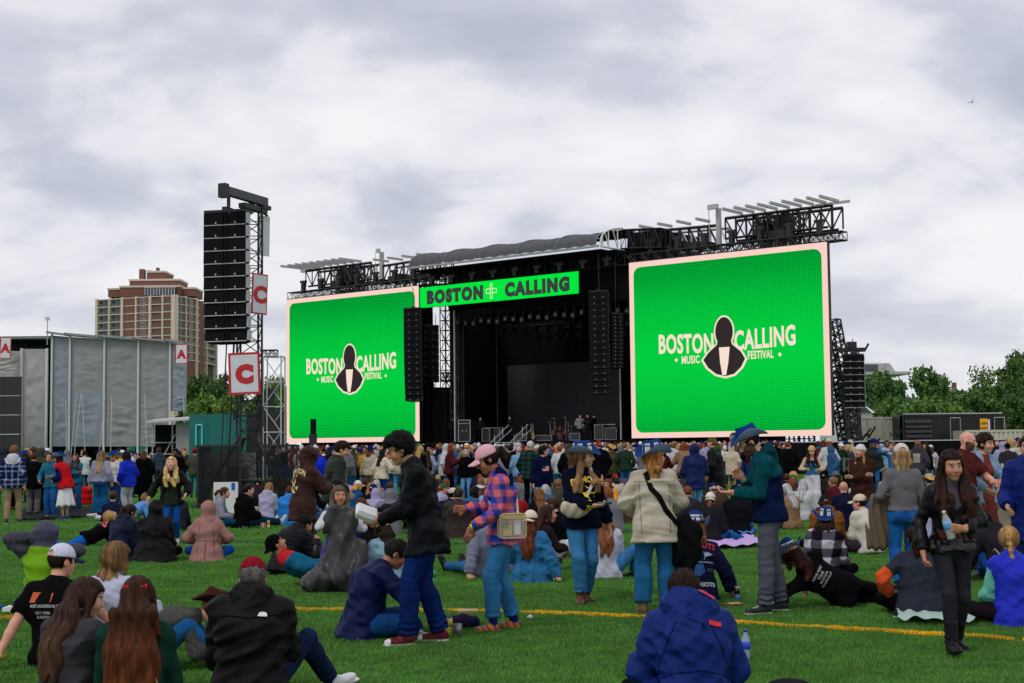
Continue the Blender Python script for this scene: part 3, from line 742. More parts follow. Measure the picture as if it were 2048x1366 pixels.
def person(loc, yaw, pose, st, label, group=None, q=1.0, name='person'):
 """Builds one person: an Empty at the base with body, hair, garments, shoes and headwear as parts. q scales the voxel size."""
 PERSON_N[0] += 1; seed = 1000 + PERSON_N[0] * 13; rng = np.random.default_rng(seed)
 p = dict(pose); p.update({kk: st[kk] for kk in ('H', 'female', 'bulk', 'hscale') if kk in st})
 k = skeleton(p)
 root = empty(name, loc, math.radians(yaw), label, 'person', group)
 h = .017 * q; lo, hi = person_bounds(k, .20 + max(0, st.get('bulk', 1) - 1) * .2 + st.get('e', .022) + st.get('flare', .012))
 skin, hairc = st.get('skin', (.50, .29, .20)), st.get('hairc', (.03, .018, .01))
 parts = {}
 # ---- body: one mesh, finer at head and hands
 def body(P):
  d = torso_sdf(P, k, -.006)
  for sd in 'LR': d = smin(d, arm_sdf(P, k, sd, 0.0), .03); d = smin(d, leg_sdf(P, k, sd, -.004), .03)
  d = smin(d, s_cap(P, k.neck - k.Rc[:, 2] * .02, k.headbase, .058 * k.s * (.9 if k.f else 1), .053 * k.s * (.9 if k.f else 1)), .03)
  cut = np.maximum((P - k.headbase) @ nrm(k.head - k.headbase) - .02, -1)
  return np.maximum(d, cut)
 def head(P):
  qh = head_frame(P, k)
  d = head_sdf(qh, k.f) * k.hs
  d = smin(d, s_cap(P, k.neck, k.head + k.RH @ v3(0, -.02, -.06) * k.hs, .058 * k.s * (.86 if k.f else 1), .05 * k.s * (.9 if k.f else 1)), .022)
  return d
 if st.get('lowbody'): bl = [surface(lambda P: np.minimum(body(P), 9), lo, hi, .034, .02)]
 else: bl = [surface(body, lo, hi, .026 * max(q, 1), .02)]
 bl = [(V, Q, np.tile(np.asarray(skin, f32), (len(V), 1))) for V, Q in bl]
 hh = st.get('hvox', .0085 * q)
 V, Q = surface(head, k.head - .19, k.head + .17, hh, .01)
 bl.append((V, Q, face_color(head_frame(V, k), skin, hairc, beard=st.get('beard', False), lips=st.get('lips'), smile=st.get('smile', 0.0))))
 if not st.get('lowbody'):
  for sd in 'LR':
   if st.get('hide' + sd): continue
   w = getattr(k, 'wr' + sd); V, Q = surface(lambda P: hand_sdf(P, k, sd, st.get('curl' + sd, .4)), w - .2, w + .2, .0065 * max(q, 1), .008)
   bl.append((V, Q, np.tile(np.asarray(skin, f32) * np.array((1.0, .93, .9), f32), (len(V), 1))))
 V, Q, cc = cat_parts(bl)
 parts['body'] = link('body', np_mesh('body', V, Q, cc), root, SKIN)
 # ---- hair
 if st.get('hair', 'short') not in ('bald', 'none') and not (st.get('hood') == 'up' and not st.get('hairshow')):
  ex = st.get('len', .2) + .35
  r2 = np.random.default_rng(seed); hsd = lambda P: hair_sdf(P, k, st, np.random.default_rng(seed))
  lo2 = k.head + v3(-.24, -.27, -ex if st.get('hair') not in ('short', 'mop', 'curly', 'buzz') else -.2); hi2 = k.head + v3(.24, .24, .22)
  if st.get('hair') in ('long', 'braids', 'pony', 'half'): lo2 = np.minimum(lo2, person_bounds(k, .14)[0] * 0 + k.chest - v3(.3, .35, ex - .15)); hi2 = np.maximum(hi2, k.chest + v3(.3, .3, .1))
  V, Q = surface(hsd, lo2, hi2, .011 * q, .02)
  if len(V):
   c = np.tile(np.asarray(hairc, f32), (len(V), 1))
   if 'hairtip' in st:
    t = np.clip((k.head[2] - .02 - V[:, 2]) / max(st.get('len', .3), .1), 0, 1)[:, None]; c = c * (1 - t) + np.asarray(st['hairtip'], f32) * t
   c *= (1 + .22 * np.sin(V @ (k.RH[:, 0] * 90) + 2 * np.sin(V[:, 2] * 14))[:, None]).astype(f32)
   if q < 1.3:
    nst = int(620 / q) if st.get('hair') in ('long', 'bob', 'half', 'pony', 'braids') else int(420 / q)
    sv, sf, sc_ = strands(V, Q, c, nst, rng, st.get('hair') in ('mop', 'curly', 'short'), k); Q = np.concatenate([Q, sf + len(V)]); V = np.concatenate([V, sv]); c = np.concatenate([c, sc_])
   parts['hair'] = link('hair', np_mesh('hair', V, Q, c), root, HAIR)
 # ---- lower garment, shoes
 pk = st.get('pkind', 'trousers')
 if pk == 'skirt': V, Q = surface(skirt_fn(k, st, seed + 3), lo - .12, hi + .12, h * 1.3)
 else: V, Q = surface(bot_fn(k, st, seed + 3), lo, hi, h)
 pc = np.tile(np.asarray(st.get('pants', (.03, .07, .16)), f32), (len(V), 1))
 if st.get('pmat') == 'denim' or st.get('pmat') is None:
  f = 1 + .16 * (np.exp(-np.minimum(((V - k.knL) ** 2).sum(1), ((V - k.knR) ** 2).sum(1)) / .02))[:, None]
  tf = 1 + .14 * np.exp(-np.minimum(((V - (k.knL + k.hpL) / 2 ) ** 2).sum(1), ((V - (k.knR + k.hpR) / 2) ** 2).sum(1)) / .025)[:, None]
  if st.get('fade', 1): pc = pc * f * tf * .82
 pm = {'denim': DENIM, 'cloth': CLOTH, 'leather': LEATHER, 'shell': SHELL}.get(st.get('pmat', 'denim'), st.get('pmat'))
 parts['legs'] = link('skirt' if pk == 'skirt' else 'trousers', np_mesh('trousers', V, Q, pc), root, pm)
 if not st.get('noshoe'):
  for sd in 'LR':
   V, Q, c = shoe(k, sd, st, .011 * q)
   parts['shoe' + sd] = link('shoe', np_mesh('shoe', V, Q, c), root, LEATHER)
   if 'sock' in st:
    an = getattr(k, 'an' + sd); kn = getattr(k, 'kn' + sd); u = nrm(kn - an)
    V, Q = surface(lambda P: np.maximum(s_cap(P, an - u * .02, an + u * .17, .042 * k.s, .045 * k.s), (P - an) @ u - .15), an - .14, an + .22, .014)
    link('sock', np_mesh('sock', V, Q, np.tile(np.asarray(st['sock'], f32), (len(V), 1))), root, CLOTH)
 # ---- inner shirt (shown where a jacket hangs open) and top
 if 'inner' in st:
  s2 = {'e': .012, 'hem': st.get('ihem', .10), 'sleeve': .3, 'fold': .008, 'collar': st.get('icollar', .012)}
  V, Q = surface(top_fn(k, s2, seed + 9), lo, hi, h)
  parts['inner'] = link('shirt', np_mesh('shirt', V, Q, np.tile(np.asarray(st['inner'], f32), (len(V), 1))), root, CLOTH)
 fn = top_fn(k, st, seed + 5)
 if 'inner' in st:
  f0 = fn; op = st.get('open', .06); R = k.Rc.astype(f32)
  def fn(P):
   q_ = (P - k.chest) @ R; w = op * (.65 + .9 * np.clip(.2 - q_[:, 2], -.1, .5))
   return np.maximum(f0(P), -np.maximum(np.abs(q_[:, 0]) - w, -(q_[:, 1] - .02)))
 V, Q = surface(fn, lo, hi, h)
 tc = np.tile(np.asarray(st.get('top', (.03, .03, .03)), f32), (len(V), 1))
 R = k.Rc.astype(f32); ql = (V - k.chest) @ R / k.s; 
 dA = np.minimum.reduce([arm_sdf(V, k, sd, 0, st.get('sleeve', .97)) for sd in 'LR']); dT = torso_sdf(V, k, 0)
 armm = dA < dT - .004
 if 'sleevec' in st: tc[armm] = st['sleevec']
 if 'lower' in st: tc[(ql[:, 2] < st.get('split', 0.0)) & ~armm] = st['lower']; 
 if 'lower_arm' in st:
  for sd in 'LR':
   m = armm & ((((V - getattr(k, 'el' + sd)) ** 2).sum(1)) < .3) & (((V - getattr(k, 'el' + sd)) @ nrm(getattr(k, 'el' + sd) - getattr(k, 'sh' + sd))) > st.get('asplit', -.02)); tc[m] = st['lower_arm']
 if 'yoke' in st: tc[(ql[:, 2] > .1)] = st['yoke']
 if 'colorfn' in st: tc = st['colorfn'](V, ql, tc, armm, k)
 if 'hoodc' in st:
  m = (((V - k.head) ** 2).sum(1) < .19 ** 2) if st.get('hood') == 'up' else (s_ell(V, k.neck + k.Rc @ v3(0, -.075, -.02) * k.s, np.array((.16, .11, .15)) * k.s * st.get('hoodsize', 1.0), R) < .004)
  tc[m] = st['hoodc']
 tc = np.asarray(tc, f32) * .88
 tm = {'cloth': CLOTH, 'shell': SHELL, 'leather': LEATHER, 'denim': DENIM, 'fur': FUR}.get(st.get('tmat', 'cloth'), st.get('tmat'))
 parts['top'] = link(st.get('topname', 'jacket'), np_mesh('jacket', V, Q, tc), root, tm)
 # ---- headwear
 if 'cap' in st:
  A, B = cap_hat(k, st, .012 * q)
  hat = link('cap', np_mesh('cap', *A), root, CLOTH); link('peak', np_mesh('peak', *B), hat, CLOTH); parts['hat'] = hat
 if 'western' in st:
  A, B = western_hat(k, st)
  hat = link('hat_crown', np_mesh('hat_crown', *A), root, CLOTH); link('brim', np_mesh('brim', *B), hat, CLOTH); parts['hat'] = hat
 if 'beanie' in st: parts['hat'] = link('beanie', np_mesh('beanie', *beanie_hat(k, st, .011 * q)), root, CLOTH)
 if 'glasses' in st: glasses(k, root, st['glasses'])
 root_k = k; parts['root'] = root; parts['k'] = k
 if 'band' in st: 
  sd = st['band'][0]; w, d = getattr(k, 'wr' + sd), nrm(getattr(k, 'wr' + sd) - getattr(k, 'el' + sd)); m = MB(); r = .037 * k.s
  m.bar(w - d * .025, w + d * .002, r, 12); m.build('wristband', mat('band_' + st['band'][1], {'yellow': srgb(200, 215, 20), 'white': (.7, .7, .7)}[st['band'][1]], .5), root, True)
 return parts
def glasses(k, root, mode):
 R, hs = k.RH, k.hs; g = lambda x, y, z: tuple(k.head + R @ v3(x, y, z) * hs); m = MB()
 up = .085 if mode == 'top' else .008; yb = .058 if mode == 'top' else .104
 for sg in (-1, 1):
  n = 10
  for i in range(n):
   a, b = 2 * math.pi * i / n, 2 * math.pi * (i + 1) / n
   m.bar(g(sg * .032 + .023 * math.cos(a), yb, up + .017 * math.sin(a)), g(sg * .032 + .023 * math.cos(b), yb, up + .017 * math.sin(b)), .0025, 4)
  m.bar(g(sg * .055, yb, up + .004), g(sg * .082, -.01, up + .002), .0028, 4)
 m.bar(g(-.01, yb + .002, up + .003), g(.01, yb + .002, up + .003), .0025, 4)
 fr = m.build('glasses', mat('glasses_frame', (.02, .015, .012), .3), root)
 l = MB()
 for sg in (-1, 1):
  c = Vector(g(sg * .032, yb, up)); l.box(c, (.021 * hs, .0012, .0155 * hs), [Vector(R[:, i]) for i in range(3)])
 l.build('lens', mat('dark_lens', (.02, .02, .03), .1) if mode != 'clear' else mat('clear_lens', (.8, .85, .9), .05, alpha=.25), fr)
# ------------------------------------------------------------------ setting: turf, lines
TURF = mat('turf', srgb(46, 96, 26), rough=1.0, spec=0.0)
def build_turf():
 m = TURF; nt = m.node_tree; N, L = nt.nodes.new, nt.links.new; b = nt.nodes['Principled BSDF']
 tc = N('ShaderNodeTexCoord')
 def ns(scale, det, st=(1, 1, 1)):
  mp = N('ShaderNodeMapping'); mp.inputs['Scale'].default_value = st; L(tc.outputs['Object'], mp.inputs[0])
  n = N('ShaderNodeTexNoise'); n.inputs['Scale'].default_value = scale; n.inputs['Detail'].default_value = det; n.inputs['Roughness'].default_value = .65
  L(mp.outputs[0], n.inputs['Vector']); return n.outputs['Fac']
 a, c = ns(.35, 4), ns(38, 3, (1, .6, 1))
 r1 = N('ShaderNodeValToRGB'); L(a, r1.inputs[0]); e = r1.color_ramp.elements
 e[0].position, e[0].color = .3, (.055, .155, .022, 1); e[1].position, e[1].color = .7, (.078, .21, .032, 1)
 r2 = N('ShaderNodeMapRange'); r2.inputs['From Min'].default_value = .3; r2.inputs['From Max'].default_value = .7
 r2.inputs['To Min'].default_value = .6; r2.inputs['To Max'].default_value = 1.35; L(c, r2.inputs['Value'])
 mm = N('ShaderNodeMix'); mm.data_type = 'RGBA'; mm.blend_type = 'MULTIPLY'; mm.inputs['Factor'].default_value = 1
 L(r1.outputs[0], mm.inputs['A']); L(r2.outputs['Result'], mm.inputs['B']); L(mm.outputs['Result'], b.inputs['Base Color'])
 bp = N('ShaderNodeBump'); bp.inputs['Strength'].default_value = .8; bp.inputs['Distance'].default_value = .03; L(c, bp.inputs['Height']); L(bp.outputs[0], b.inputs['Normal'])
build_turf()
def grid_plane(x0, x1, y0, y1, z, nx, ny):
 v = [(x0 + (x1 - x0) * i / nx, y0 + (y1 - y0) * j / ny, z) for j in range(ny + 1) for i in range(nx + 1)]
 f = [(j * (nx + 1) + i, j * (nx + 1) + i + 1, (j + 1) * (nx + 1) + i + 1, (j + 1) * (nx + 1) + i) for j in range(ny) for i in range(nx)]
 me = bpy.data.meshes.new('ground'); me.from_pydata(v, [], f); return me
tag(link('ground', grid_plane(-2500, 2500, -60, 4500, 0, 2, 2), None, TURF), kind='structure')
BLADE = bpy.data.materials.new('grass_blade'); BLADE.use_nodes = True
def build_blade(m, c0, c1):
 nt = m.node_tree; N, L = nt.nodes.new, nt.links.new; b = nt.nodes['Principled BSDF']
 b.inputs['Roughness'].default_value = .6; b.inputs['Specular IOR Level'].default_value = .15
 oi = N('ShaderNodeObjectInfo'); at_ = N('ShaderNodeAttribute'); at_.attribute_name = 'Col'
 mx = N('ShaderNodeMix'); mx.data_type = 'RGBA'; L(oi.outputs['Random'], mx.inputs['Factor']); mx.inputs['A'].default_value = (*c0, 1); mx.inputs['B'].default_value = (*c1, 1)
 mm = N('ShaderNodeMix'); mm.data_type = 'RGBA'; mm.blend_type = 'MULTIPLY'; mm.inputs['Factor'].default_value = 1
 L(mx.outputs['Result'], mm.inputs['A']); L(at_.outputs['Color'], mm.inputs['B'])
 ge = N('ShaderNodeNewGeometry'); nz = N('ShaderNodeTexNoise'); nz.inputs['Scale'].default_value = .9; nz.inputs['Detail'].default_value = 6; nz.inputs['Roughness'].default_value = .6; L(ge.outputs['Position'], nz.inputs['Vector'])
 mr = N('ShaderNodeMapRange'); mr.inputs['From Min'].default_value = .3; mr.inputs['From Max'].default_value = .7; mr.inputs['To Min'].default_value = .72; mr.inputs['To Max'].default_value = 1.25; L(nz.outputs['Fac'], mr.inputs['Value'])
 m3 = N('ShaderNodeMix'); m3.data_type = 'RGBA'; m3.blend_type = 'MULTIPLY'; m3.inputs['Factor'].default_value = 1; L(mm.outputs['Result'], m3.inputs['A']); L(mr.outputs['Result'], m3.inputs['B']); L(m3.outputs['Result'], b.inputs['Base Color'])
build_blade(BLADE, (.078, .205, .036), (.125, .29, .058))
YBLADE = bpy.data.materials.new('yellow_blade'); YBLADE.use_nodes = True
build_blade(YBLADE, (.80, .47, .012), (.95, .60, .03))
def clump(name, n, rad, hgt, wid, m, seed):
 r = np.random.default_rng(seed); V, F, c = [], [], []
 for i in range(n):
  a = r.uniform(0, 6.283); q = rad * math.sqrt(r.uniform()); x, y = q * math.cos(a), q * math.sin(a)
  b = r.uniform(0, 6.283); h = hgt * r.uniform(.6, 1.15); w = wid * r.uniform(.7, 1.2); ln = h * r.uniform(.1, .75); t = r.uniform(0, 6.283)
  dx, dy = math.cos(b) * w, math.sin(b) * w; lx, ly = math.cos(t) * ln, math.sin(t) * ln; k = len(V)
  V += [(x - dx, y - dy, 0), (x + dx, y + dy, 0), (x + dx * .8 + lx * .35, y + dy * .8 + ly * .35, h * .6), (x - dx * .8 + lx * .35, y - dy * .8 + ly * .35, h * .6), (x + lx + dx * .2, y + ly + dy * .2, h), (x + lx - dx * .2, y + ly - dy * .2, h)]
  F += [(k, k + 1, k + 2, k + 3), (k + 3, k + 2, k + 4, k + 5)]; g = r.uniform(.65, 1.4); c += [(g, g, g)] * 6
 return np_mesh(name, np.array(V), np.array(F), np.array(c), True)
def scatter(name, base_me, inst_me, inst_mat, density, seed, parent_mat, smin_=.8, smax_=1.25):
 """Stuff: clumps of blades over a sheet, by geometry nodes."""
 o = link(name, base_me, None, parent_mat); tag(o, kind='stuff')
 src = bpy.data.objects.new('grass_clump', inst_me); inst_me.materials.append(inst_mat)
 ng = bpy.data.node_groups.new(name, 'GeometryNodeTree')
 ng.interface.new_socket('Geometry', in_out='INPUT', socket_type='NodeSocketGeometry'); ng.interface.new_socket('Geometry', in_out='OUTPUT', socket_type='NodeSocketGeometry')
 N, L = ng.nodes.new, ng.links.new
 gi, go = N('NodeGroupInput'), N('NodeGroupOutput')
 dp = N('GeometryNodeDistributePointsOnFaces'); dp.inputs['Density'].default_value = density; dp.inputs['Seed'].default_value = seed
 ob = N('GeometryNodeObjectInfo'); ob.inputs['Object'].default_value = src
 ip = N('GeometryNodeInstanceOnPoints'); rv = N('FunctionNodeRandomValue'); rv.data_type = 'FLOAT_VECTOR'; rv.inputs[1].default_value = (0.12, 0.12, 6.283)
 rs = N('FunctionNodeRandomValue'); rs.data_type = 'FLOAT'; rs.inputs[2].default_value = smin_; rs.inputs[3].default_value = smax_; rs.inputs['Seed'].default_value = 5
 L(gi.outputs[0], dp.inputs['Mesh']); L(dp.outputs['Points'], ip.inputs['Points']); L(ob.outputs['Geometry'], ip.inputs['Instance'])
 L(rv.outputs[0], ip.inputs['Rotation']); L(rs.outputs[1], ip.inputs['Scale'])
 jg = N('GeometryNodeJoinGeometry'); L(gi.outputs[0], jg.inputs[0]); L(ip.outputs[0], jg.inputs[0]); L(jg.outputs[0], go.inputs[0])
 md = o.modifiers.new('scatter', 'NODES'); md.node_group = ng
 return o
def strip_mesh(pts, w, z):
 """A ribbon on the ground along pts, width w."""
 V, F = [], []
 P = [Vector((p[0], p[1], 0)) for p in pts]
 for i, p in enumerate(P):
  d = (P[min(i + 1, len(P) - 1)] - P[max(i - 1, 0)]).normalized(); n = Vector((-d.y, d.x, 0)) * (w / 2)
  V += [(p.x - n.x, p.y - n.y, z), (p.x + n.x, p.y + n.y, z)]
  if i: k = 2 * i; F.append((k - 2, k, k + 1, k - 1))
 me = bpy.data.meshes.new('line'); me.from_pydata(V, [], F); return me
def trapezoid(y0, y1, z):
 h = lambda y: y * .375 + .5
 me = bpy.data.meshes.new('turf'); me.from_pydata([(-h(y0), y0, z), (h(y0), y0, z), (h(y1), y1, z), (-h(y1), y1, z)], [], [(0, 1, 2, 3)]); return me
scatter('turf_grass', trapezoid(9.4, 17, .004), clump('grass_clump', 52, .085, .026, .0022, None, 1), BLADE, 120, 3, TURF)
scatter('turf_grass', trapezoid(17, 28, .004), clump('grass_clump', 40, .12, .029, .0036, None, 2), BLADE, 48, 4, TURF)
scatter('turf_grass', trapezoid(28, 46, .004), clump('grass_clump', 34, .2, .032, .007, None, 3), BLADE, 16, 5, TURF)
YPAINT = mat('yellow_line', (.62, .36, .02), 1.0, noise=.3, nscale=60, spec=0)
def gline(pxs, w, m, name='field_line', blades=True, z=.008):
 me = strip_mesh([ground(*p) for p in pxs], w, z)
 if blades: return tag(scatter('field_line', me, clump('grass_clump', 40, .035, .026, .003, None, 9), YBLADE, 900, 2, m), kind='structure')
 return tag(link(name, me, None, m), kind='structure')
gline([(-60, 1243), (120, 1234), (340, 1226), (560, 1222), (800, 1223), (1000, 1226), (1200, 1233), (1400, 1243), (1600, 1256), (1800, 1268), (2000, 1280), (2140, 1289)], .07, YPAINT)
BLUE = mat('blue_line', srgb(30, 62, 92), 1.0, spec=0); SEAM = mat('dark_seam', (.006, .02, .006), 1.0, spec=0)
gline([(-50, 1081), (300, 1085), (700, 1088), (1100, 1091), (1500, 1094), (2100, 1098)], .07, BLUE, blades=False, z=.036)
gline([(-50, 1124), (300, 1126), (700, 1129), (1100, 1133), (1500, 1138), (2100, 1148)], .035, SEAM, blades=False, z=.036)
gline([(60, 1044), (300, 1046)], .09, BLUE, blades=False, z=.036)
for y in (1019, 1033): gline([(1060, y - 3), (1300, y - 1), (1750, y + 1)], .09, mat('far_yellow', (.5, .34, .03), 1, spec=0), blades=False, z=.036)
# ------------------------------------------------------------------ materials of the structures
BLACK = mat('black_steel', (.012, .012, .014), .55, noise=.3, nscale=3)
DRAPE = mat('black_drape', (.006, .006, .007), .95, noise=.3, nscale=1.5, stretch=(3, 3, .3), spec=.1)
ALU = mat('aluminium', (.55, .56, .58), .45, .6)
WHITE = mat('white_paint', (.75, .75, .73), .6, noise=.06, nscale=3)
PINK = mat('screen_border', (0, 0, 0), .6, emit=srgb(252, 212, 198), estr=.95)
CREAM = mat('screen_cream', (0, 0, 0), .6, emit=srgb(245, 222, 205), estr=1.0)
INK = mat('screen_ink', (.01, .01, .01), .6, emit=srgb(44, 36, 36), estr=1.0, spec=0)
BGREEN = mat('banner_green', (0, 0, 0), .6, emit=srgb(0, 232, 62), estr=1.0, spec=0)
def screen_green():
 m = bpy.data.materials.new('screen_green'); m.use_nodes = True; nt = m.node_tree; N, L = nt.nodes.new, nt.links.new
 b = nt.nodes['Principled BSDF']; b.inputs['Base Color'].default_value = (0, .005, 0, 1); b.inputs['Roughness'].default_value = .9; b.inputs['Specular IOR Level'].default_value = 0
 tc = N('ShaderNodeTexCoord'); sp = N('ShaderNodeSeparateXYZ'); L(tc.outputs['Object'], sp.inputs[0])
 def M(op, a, c=None):
  n = N('ShaderNodeMath'); n.operation = op
  for i, v in enumerate((a, c)):
   if v is None: continue
   if isinstance(v, (int, float)): n.inputs[i].default_value = v
   else: L(v, n.inputs[i])
  return n.outputs[0]
 k = math.pi / .112
 s1 = M('SINE', M('MULTIPLY', M('ADD', sp.outputs[0], sp.outputs[2]), k)); s2 = M('SINE', M('MULTIPLY', M('SUBTRACT', sp.outputs[0], sp.outputs[2]), k))
 dots = M('MULTIPLY', s1, s2)                       # -1..1 checker of dots
 g = M('MULTIPLY', M('ABSOLUTE', M('SUBTRACT', sp.outputs[2], 7.0)), .27)   # 0 in the middle, larger towards top and bottom
 thr = M('SUBTRACT', M('ADD', dots, g), 1.12)
 st = N('ShaderNodeMapRange'); st.inputs['From Min'].default_value = -.15; st.inputs['From Max'].default_value = .15; L(thr, st.inputs['Value'])
 mx = N('ShaderNodeMix'); mx.data_type = 'RGBA'; L(st.outputs['Result'], mx.inputs['Factor']); mx.inputs['A'].default_value = (*srgb(4, 204, 64), 1); mx.inputs['B'].default_value = (*srgb(0, 132, 46), 1)
 L(mx.outputs['Result'], b.inputs['Emission Color']); b.inputs['Emission Strength'].default_value = 1.0
 return m
SGREEN = screen_green()
# ------------------------------------------------------------------ main stage: frame (u along the front, v away from the audience)
_A, _B = at(573.5, 745, 111.1), at(1658.5, 680, 82.0)
U = Vector((_B.x - _A.x, _B.y - _A.y, 0)).normalized(); Vd = Vector((-U.y, U.x, 0))
ORG = Vector(((_A.x + _B.x) / 2, (_A.y + _B.y) / 2, 0))
STM = Matrix(((U.x, Vd.x, 0, ORG.x), (U.y, Vd.y, 0, ORG.y), (0, 0, 1, 0), (0, 0, 0, 1)))
def SP(px, py, v=0.0):
 d = ray(px, py); o = Vector((0, 0, EYE)); p0 = ORG + Vd * v
 t = (p0 - o).dot(Vd) / d.dot(Vd); p = o + d * t
 return (p - ORG).dot(U), p.z
stage = empty('concert_stage', label='large black festival stage with scalloped grey roof and truss wings', cat='stage', mat=STM)
UL0, UL1, UR0, UR1 = SP(573.5, 745)[0], SP(838, 730)[0], SP(1261, 700)[0], SP(1658.5, 680)[0]
ZB = (SP(574, 887)[1] + SP(838, 882)[1] + SP(1265, 875)[1] + SP(1662, 872)[1]) / 4
ZT = (SP(573, 600)[1] + SP(838, 572)[1] + SP(1257, 525)[1] + SP(1655, 483)[1]) / 4
def rrect(x0, x1, z0, z1, r, n=6):
 P = []
 for cx, cz, a0 in ((x1 - r, z1 - r, 0), (x0 + r, z1 - r, 90), (x0 + r, z0 + r, 180), (x1 - r, z0 + r, 270)):
  for i in range(n + 1):
   a = math.radians(a0 + 90 * i / n); P.append((cx + r * math.cos(a), cz + r * math.sin(a)))
 return P
def plate(poly, y0, y1):
 """Flat plate in the XZ plane with thickness y0 (front) .. y1."""
 n = len(poly); m = MB(); v = [(x, y0, z) for x, z in poly] + [(x, y1, z) for x, z in poly]
 f = [tuple(range(n - 1, -1, -1)), tuple(range(n, 2 * n))] + [(i, (i + 1) % n, n + (i + 1) % n, n + i) for i in range(n)]
 return m.add(v, f)
def letters(name, s, x, z, size, m, parent, y=-.05, bold=0, sx=1, shear=0, spacing=1, zs=1.0, yd=None):
 v, f = text_mesh(s, size, bold, sx, shear, spacing=spacing); me = bpy.data.meshes.new(name)
 me.from_pydata([(x + a, y, z + b * zs + (yd(a) if yd else 0)) for a, b in v], [], f)
 return link(name, me, parent, m)
def screen(u0, u1, label):
 M_ = STM @ Matrix.Translation(((u0 + u1) / 2, 0, 0)); w = (u1 - u0) / 2; h = ZT - ZB
 o = empty('video_screen', label=label, cat='video screen', group='green video walls beside the stage', mat=M_)
 MB().bx(-w, w, .02, .35, ZB, ZT).build('cabinet', BLACK, o)
 plate(rrect(-w, w, ZB, ZT, .02, 1), -.02, .018).build('border', PINK, o)
 plate(rrect(-w + .34, w - .34, ZB + .34, ZT - .34, .5), -.03, -.022).build('picture', SGREEN, o)
 zc = ZB + h * .475
 # lettering: two words either side of a plain dark badge (the animal figure of the emblem is left out)
 letters('lettering', 'BOSTON', -2.72, zc - .08, 1.16, CREAM, o, bold=.05, sx=.60, spacing=1.06, yd=lambda a: -.035 * a)
 letters('lettering', 'CALLING', 2.72, zc - .02, 1.16, CREAM, o, bold=.05, sx=.60, spacing=1.06, yd=lambda a: .035 * a)
 letters('lettering', 'MUSIC', -2.40, zc - .74, .47, CREAM, o, bold=.018, sx=.66, spacing=1.08); letters('lettering', 'FESTIVAL', 2.42, zc - .66, .47, CREAM, o, bold=.018, sx=.62, spacing=1.08)
 for x in (-3.42, 3.7): plate([(x + .13, zc - .5), (x, zc - .37), (x - .13, zc - .5), (x, zc - .63)], -.05, -.045).build('diamond', CREAM, o)
 el = lambda cx, cz, rx, rz, n=28: [(cx + rx * math.cos(2 * math.pi * i / n), cz + rz * math.sin(2 * math.pi * i / n)) for i in range(n)]
 bust = [(-.5, .55), (-.6, .1), (-1.3, -.42), (-1.72, -.9), (-1.35, -1.45), (-.7, -1.92), (.05, -2.1), (.75, -1.95), (1.3, -1.5), (1.62, -.95), (1.3, -.45), (.6, .1), (.5, .55)]
 sc = lambda P, k, cx, cz: [((x - cx) * k + cx, (z - cz) * k + cz) for x, z in P]
 off = lambda P: [(x * .88, z * .88 + zc + .2) for x, z in P]
 plate(off(sc(bust, 1.09, 0, -.7)), -.06, -.055).build('emblem_outline', CREAM, o)
 plate(off(el(0, .95, .80, 1.12)), -.062, -.056).build('emblem_outline', CREAM, o)
 plate(off(sc(bust, .98, 0, -.7)), -.07, -.064).build('emblem', INK, o); plate(off(el(0, .95, .69, 1.0)), -.072, -.066).build('emblem', INK, o)
 plate(off([(-.42, -.1), (.42, -.1), (.28, -1.2), (.1, -2.0), (-.2, -1.98), (-.35, -1.1)]), -.08, -.074).build('emblem_panel', CREAM, o)
 return o
screen(UL0, UL1, 'smaller looking green video screen, partly behind hanging black speakers')
screen(UR0, UR1, 'largest green video screen with festival lettering, by the open field')
def truss(parent, name, a, b, w, h, n, r=.06, m=None, tri=False):
 """Box truss from a to b in the parent's frame."""
 a, b = Vector(a), Vector(b); d = (b - a); L = d.length; d.normalize(); up = Vector((0, 0, 1)) if abs(d.z) < .9 else Vector((0, 1, 0))
 s = d.cross(up).normalized(); up = s.cross(d).normalized(); mb = MB()
 C4 = [(-w / 2, -h / 2), (w / 2, -h / 2), (w / 2, h / 2), (-w / 2, h / 2)]
 P = lambda i, c: a + d * (L * i / n) + s * c[0] + up * c[1]
 for c in C4: mb.bar(P(0, c), P(n, c), r)
 for i in range(n + 1):
  for j in range(4):
   mb.bar(P(i, C4[j]), P(i, C4[(j + 1) % 4]), r * .55)
   if i < n: mb.bar(P(i, C4[j]) if (i + j) % 2 else P(i, C4[(j + 1) % 4]), P(i + 1, C4[(j + 1) % 4]) if (i + j) % 2 else P(i + 1, C4[j]), r * .6)
 return mb.build(name, m or BLACK, parent)
def hoist(parent, u, v, z, zt, hh=.9):
 m = MB(); m.bx(u - .14, u + .14, v - .14, v + .14, z, z + hh); m.bx(u - .3, u + .3, v - .1, v + .1, z + hh, z + hh + .18); m.bar((u, v, z + hh), (u, v, zt), .025); return m.build('chain_hoist', BLACK, parent)
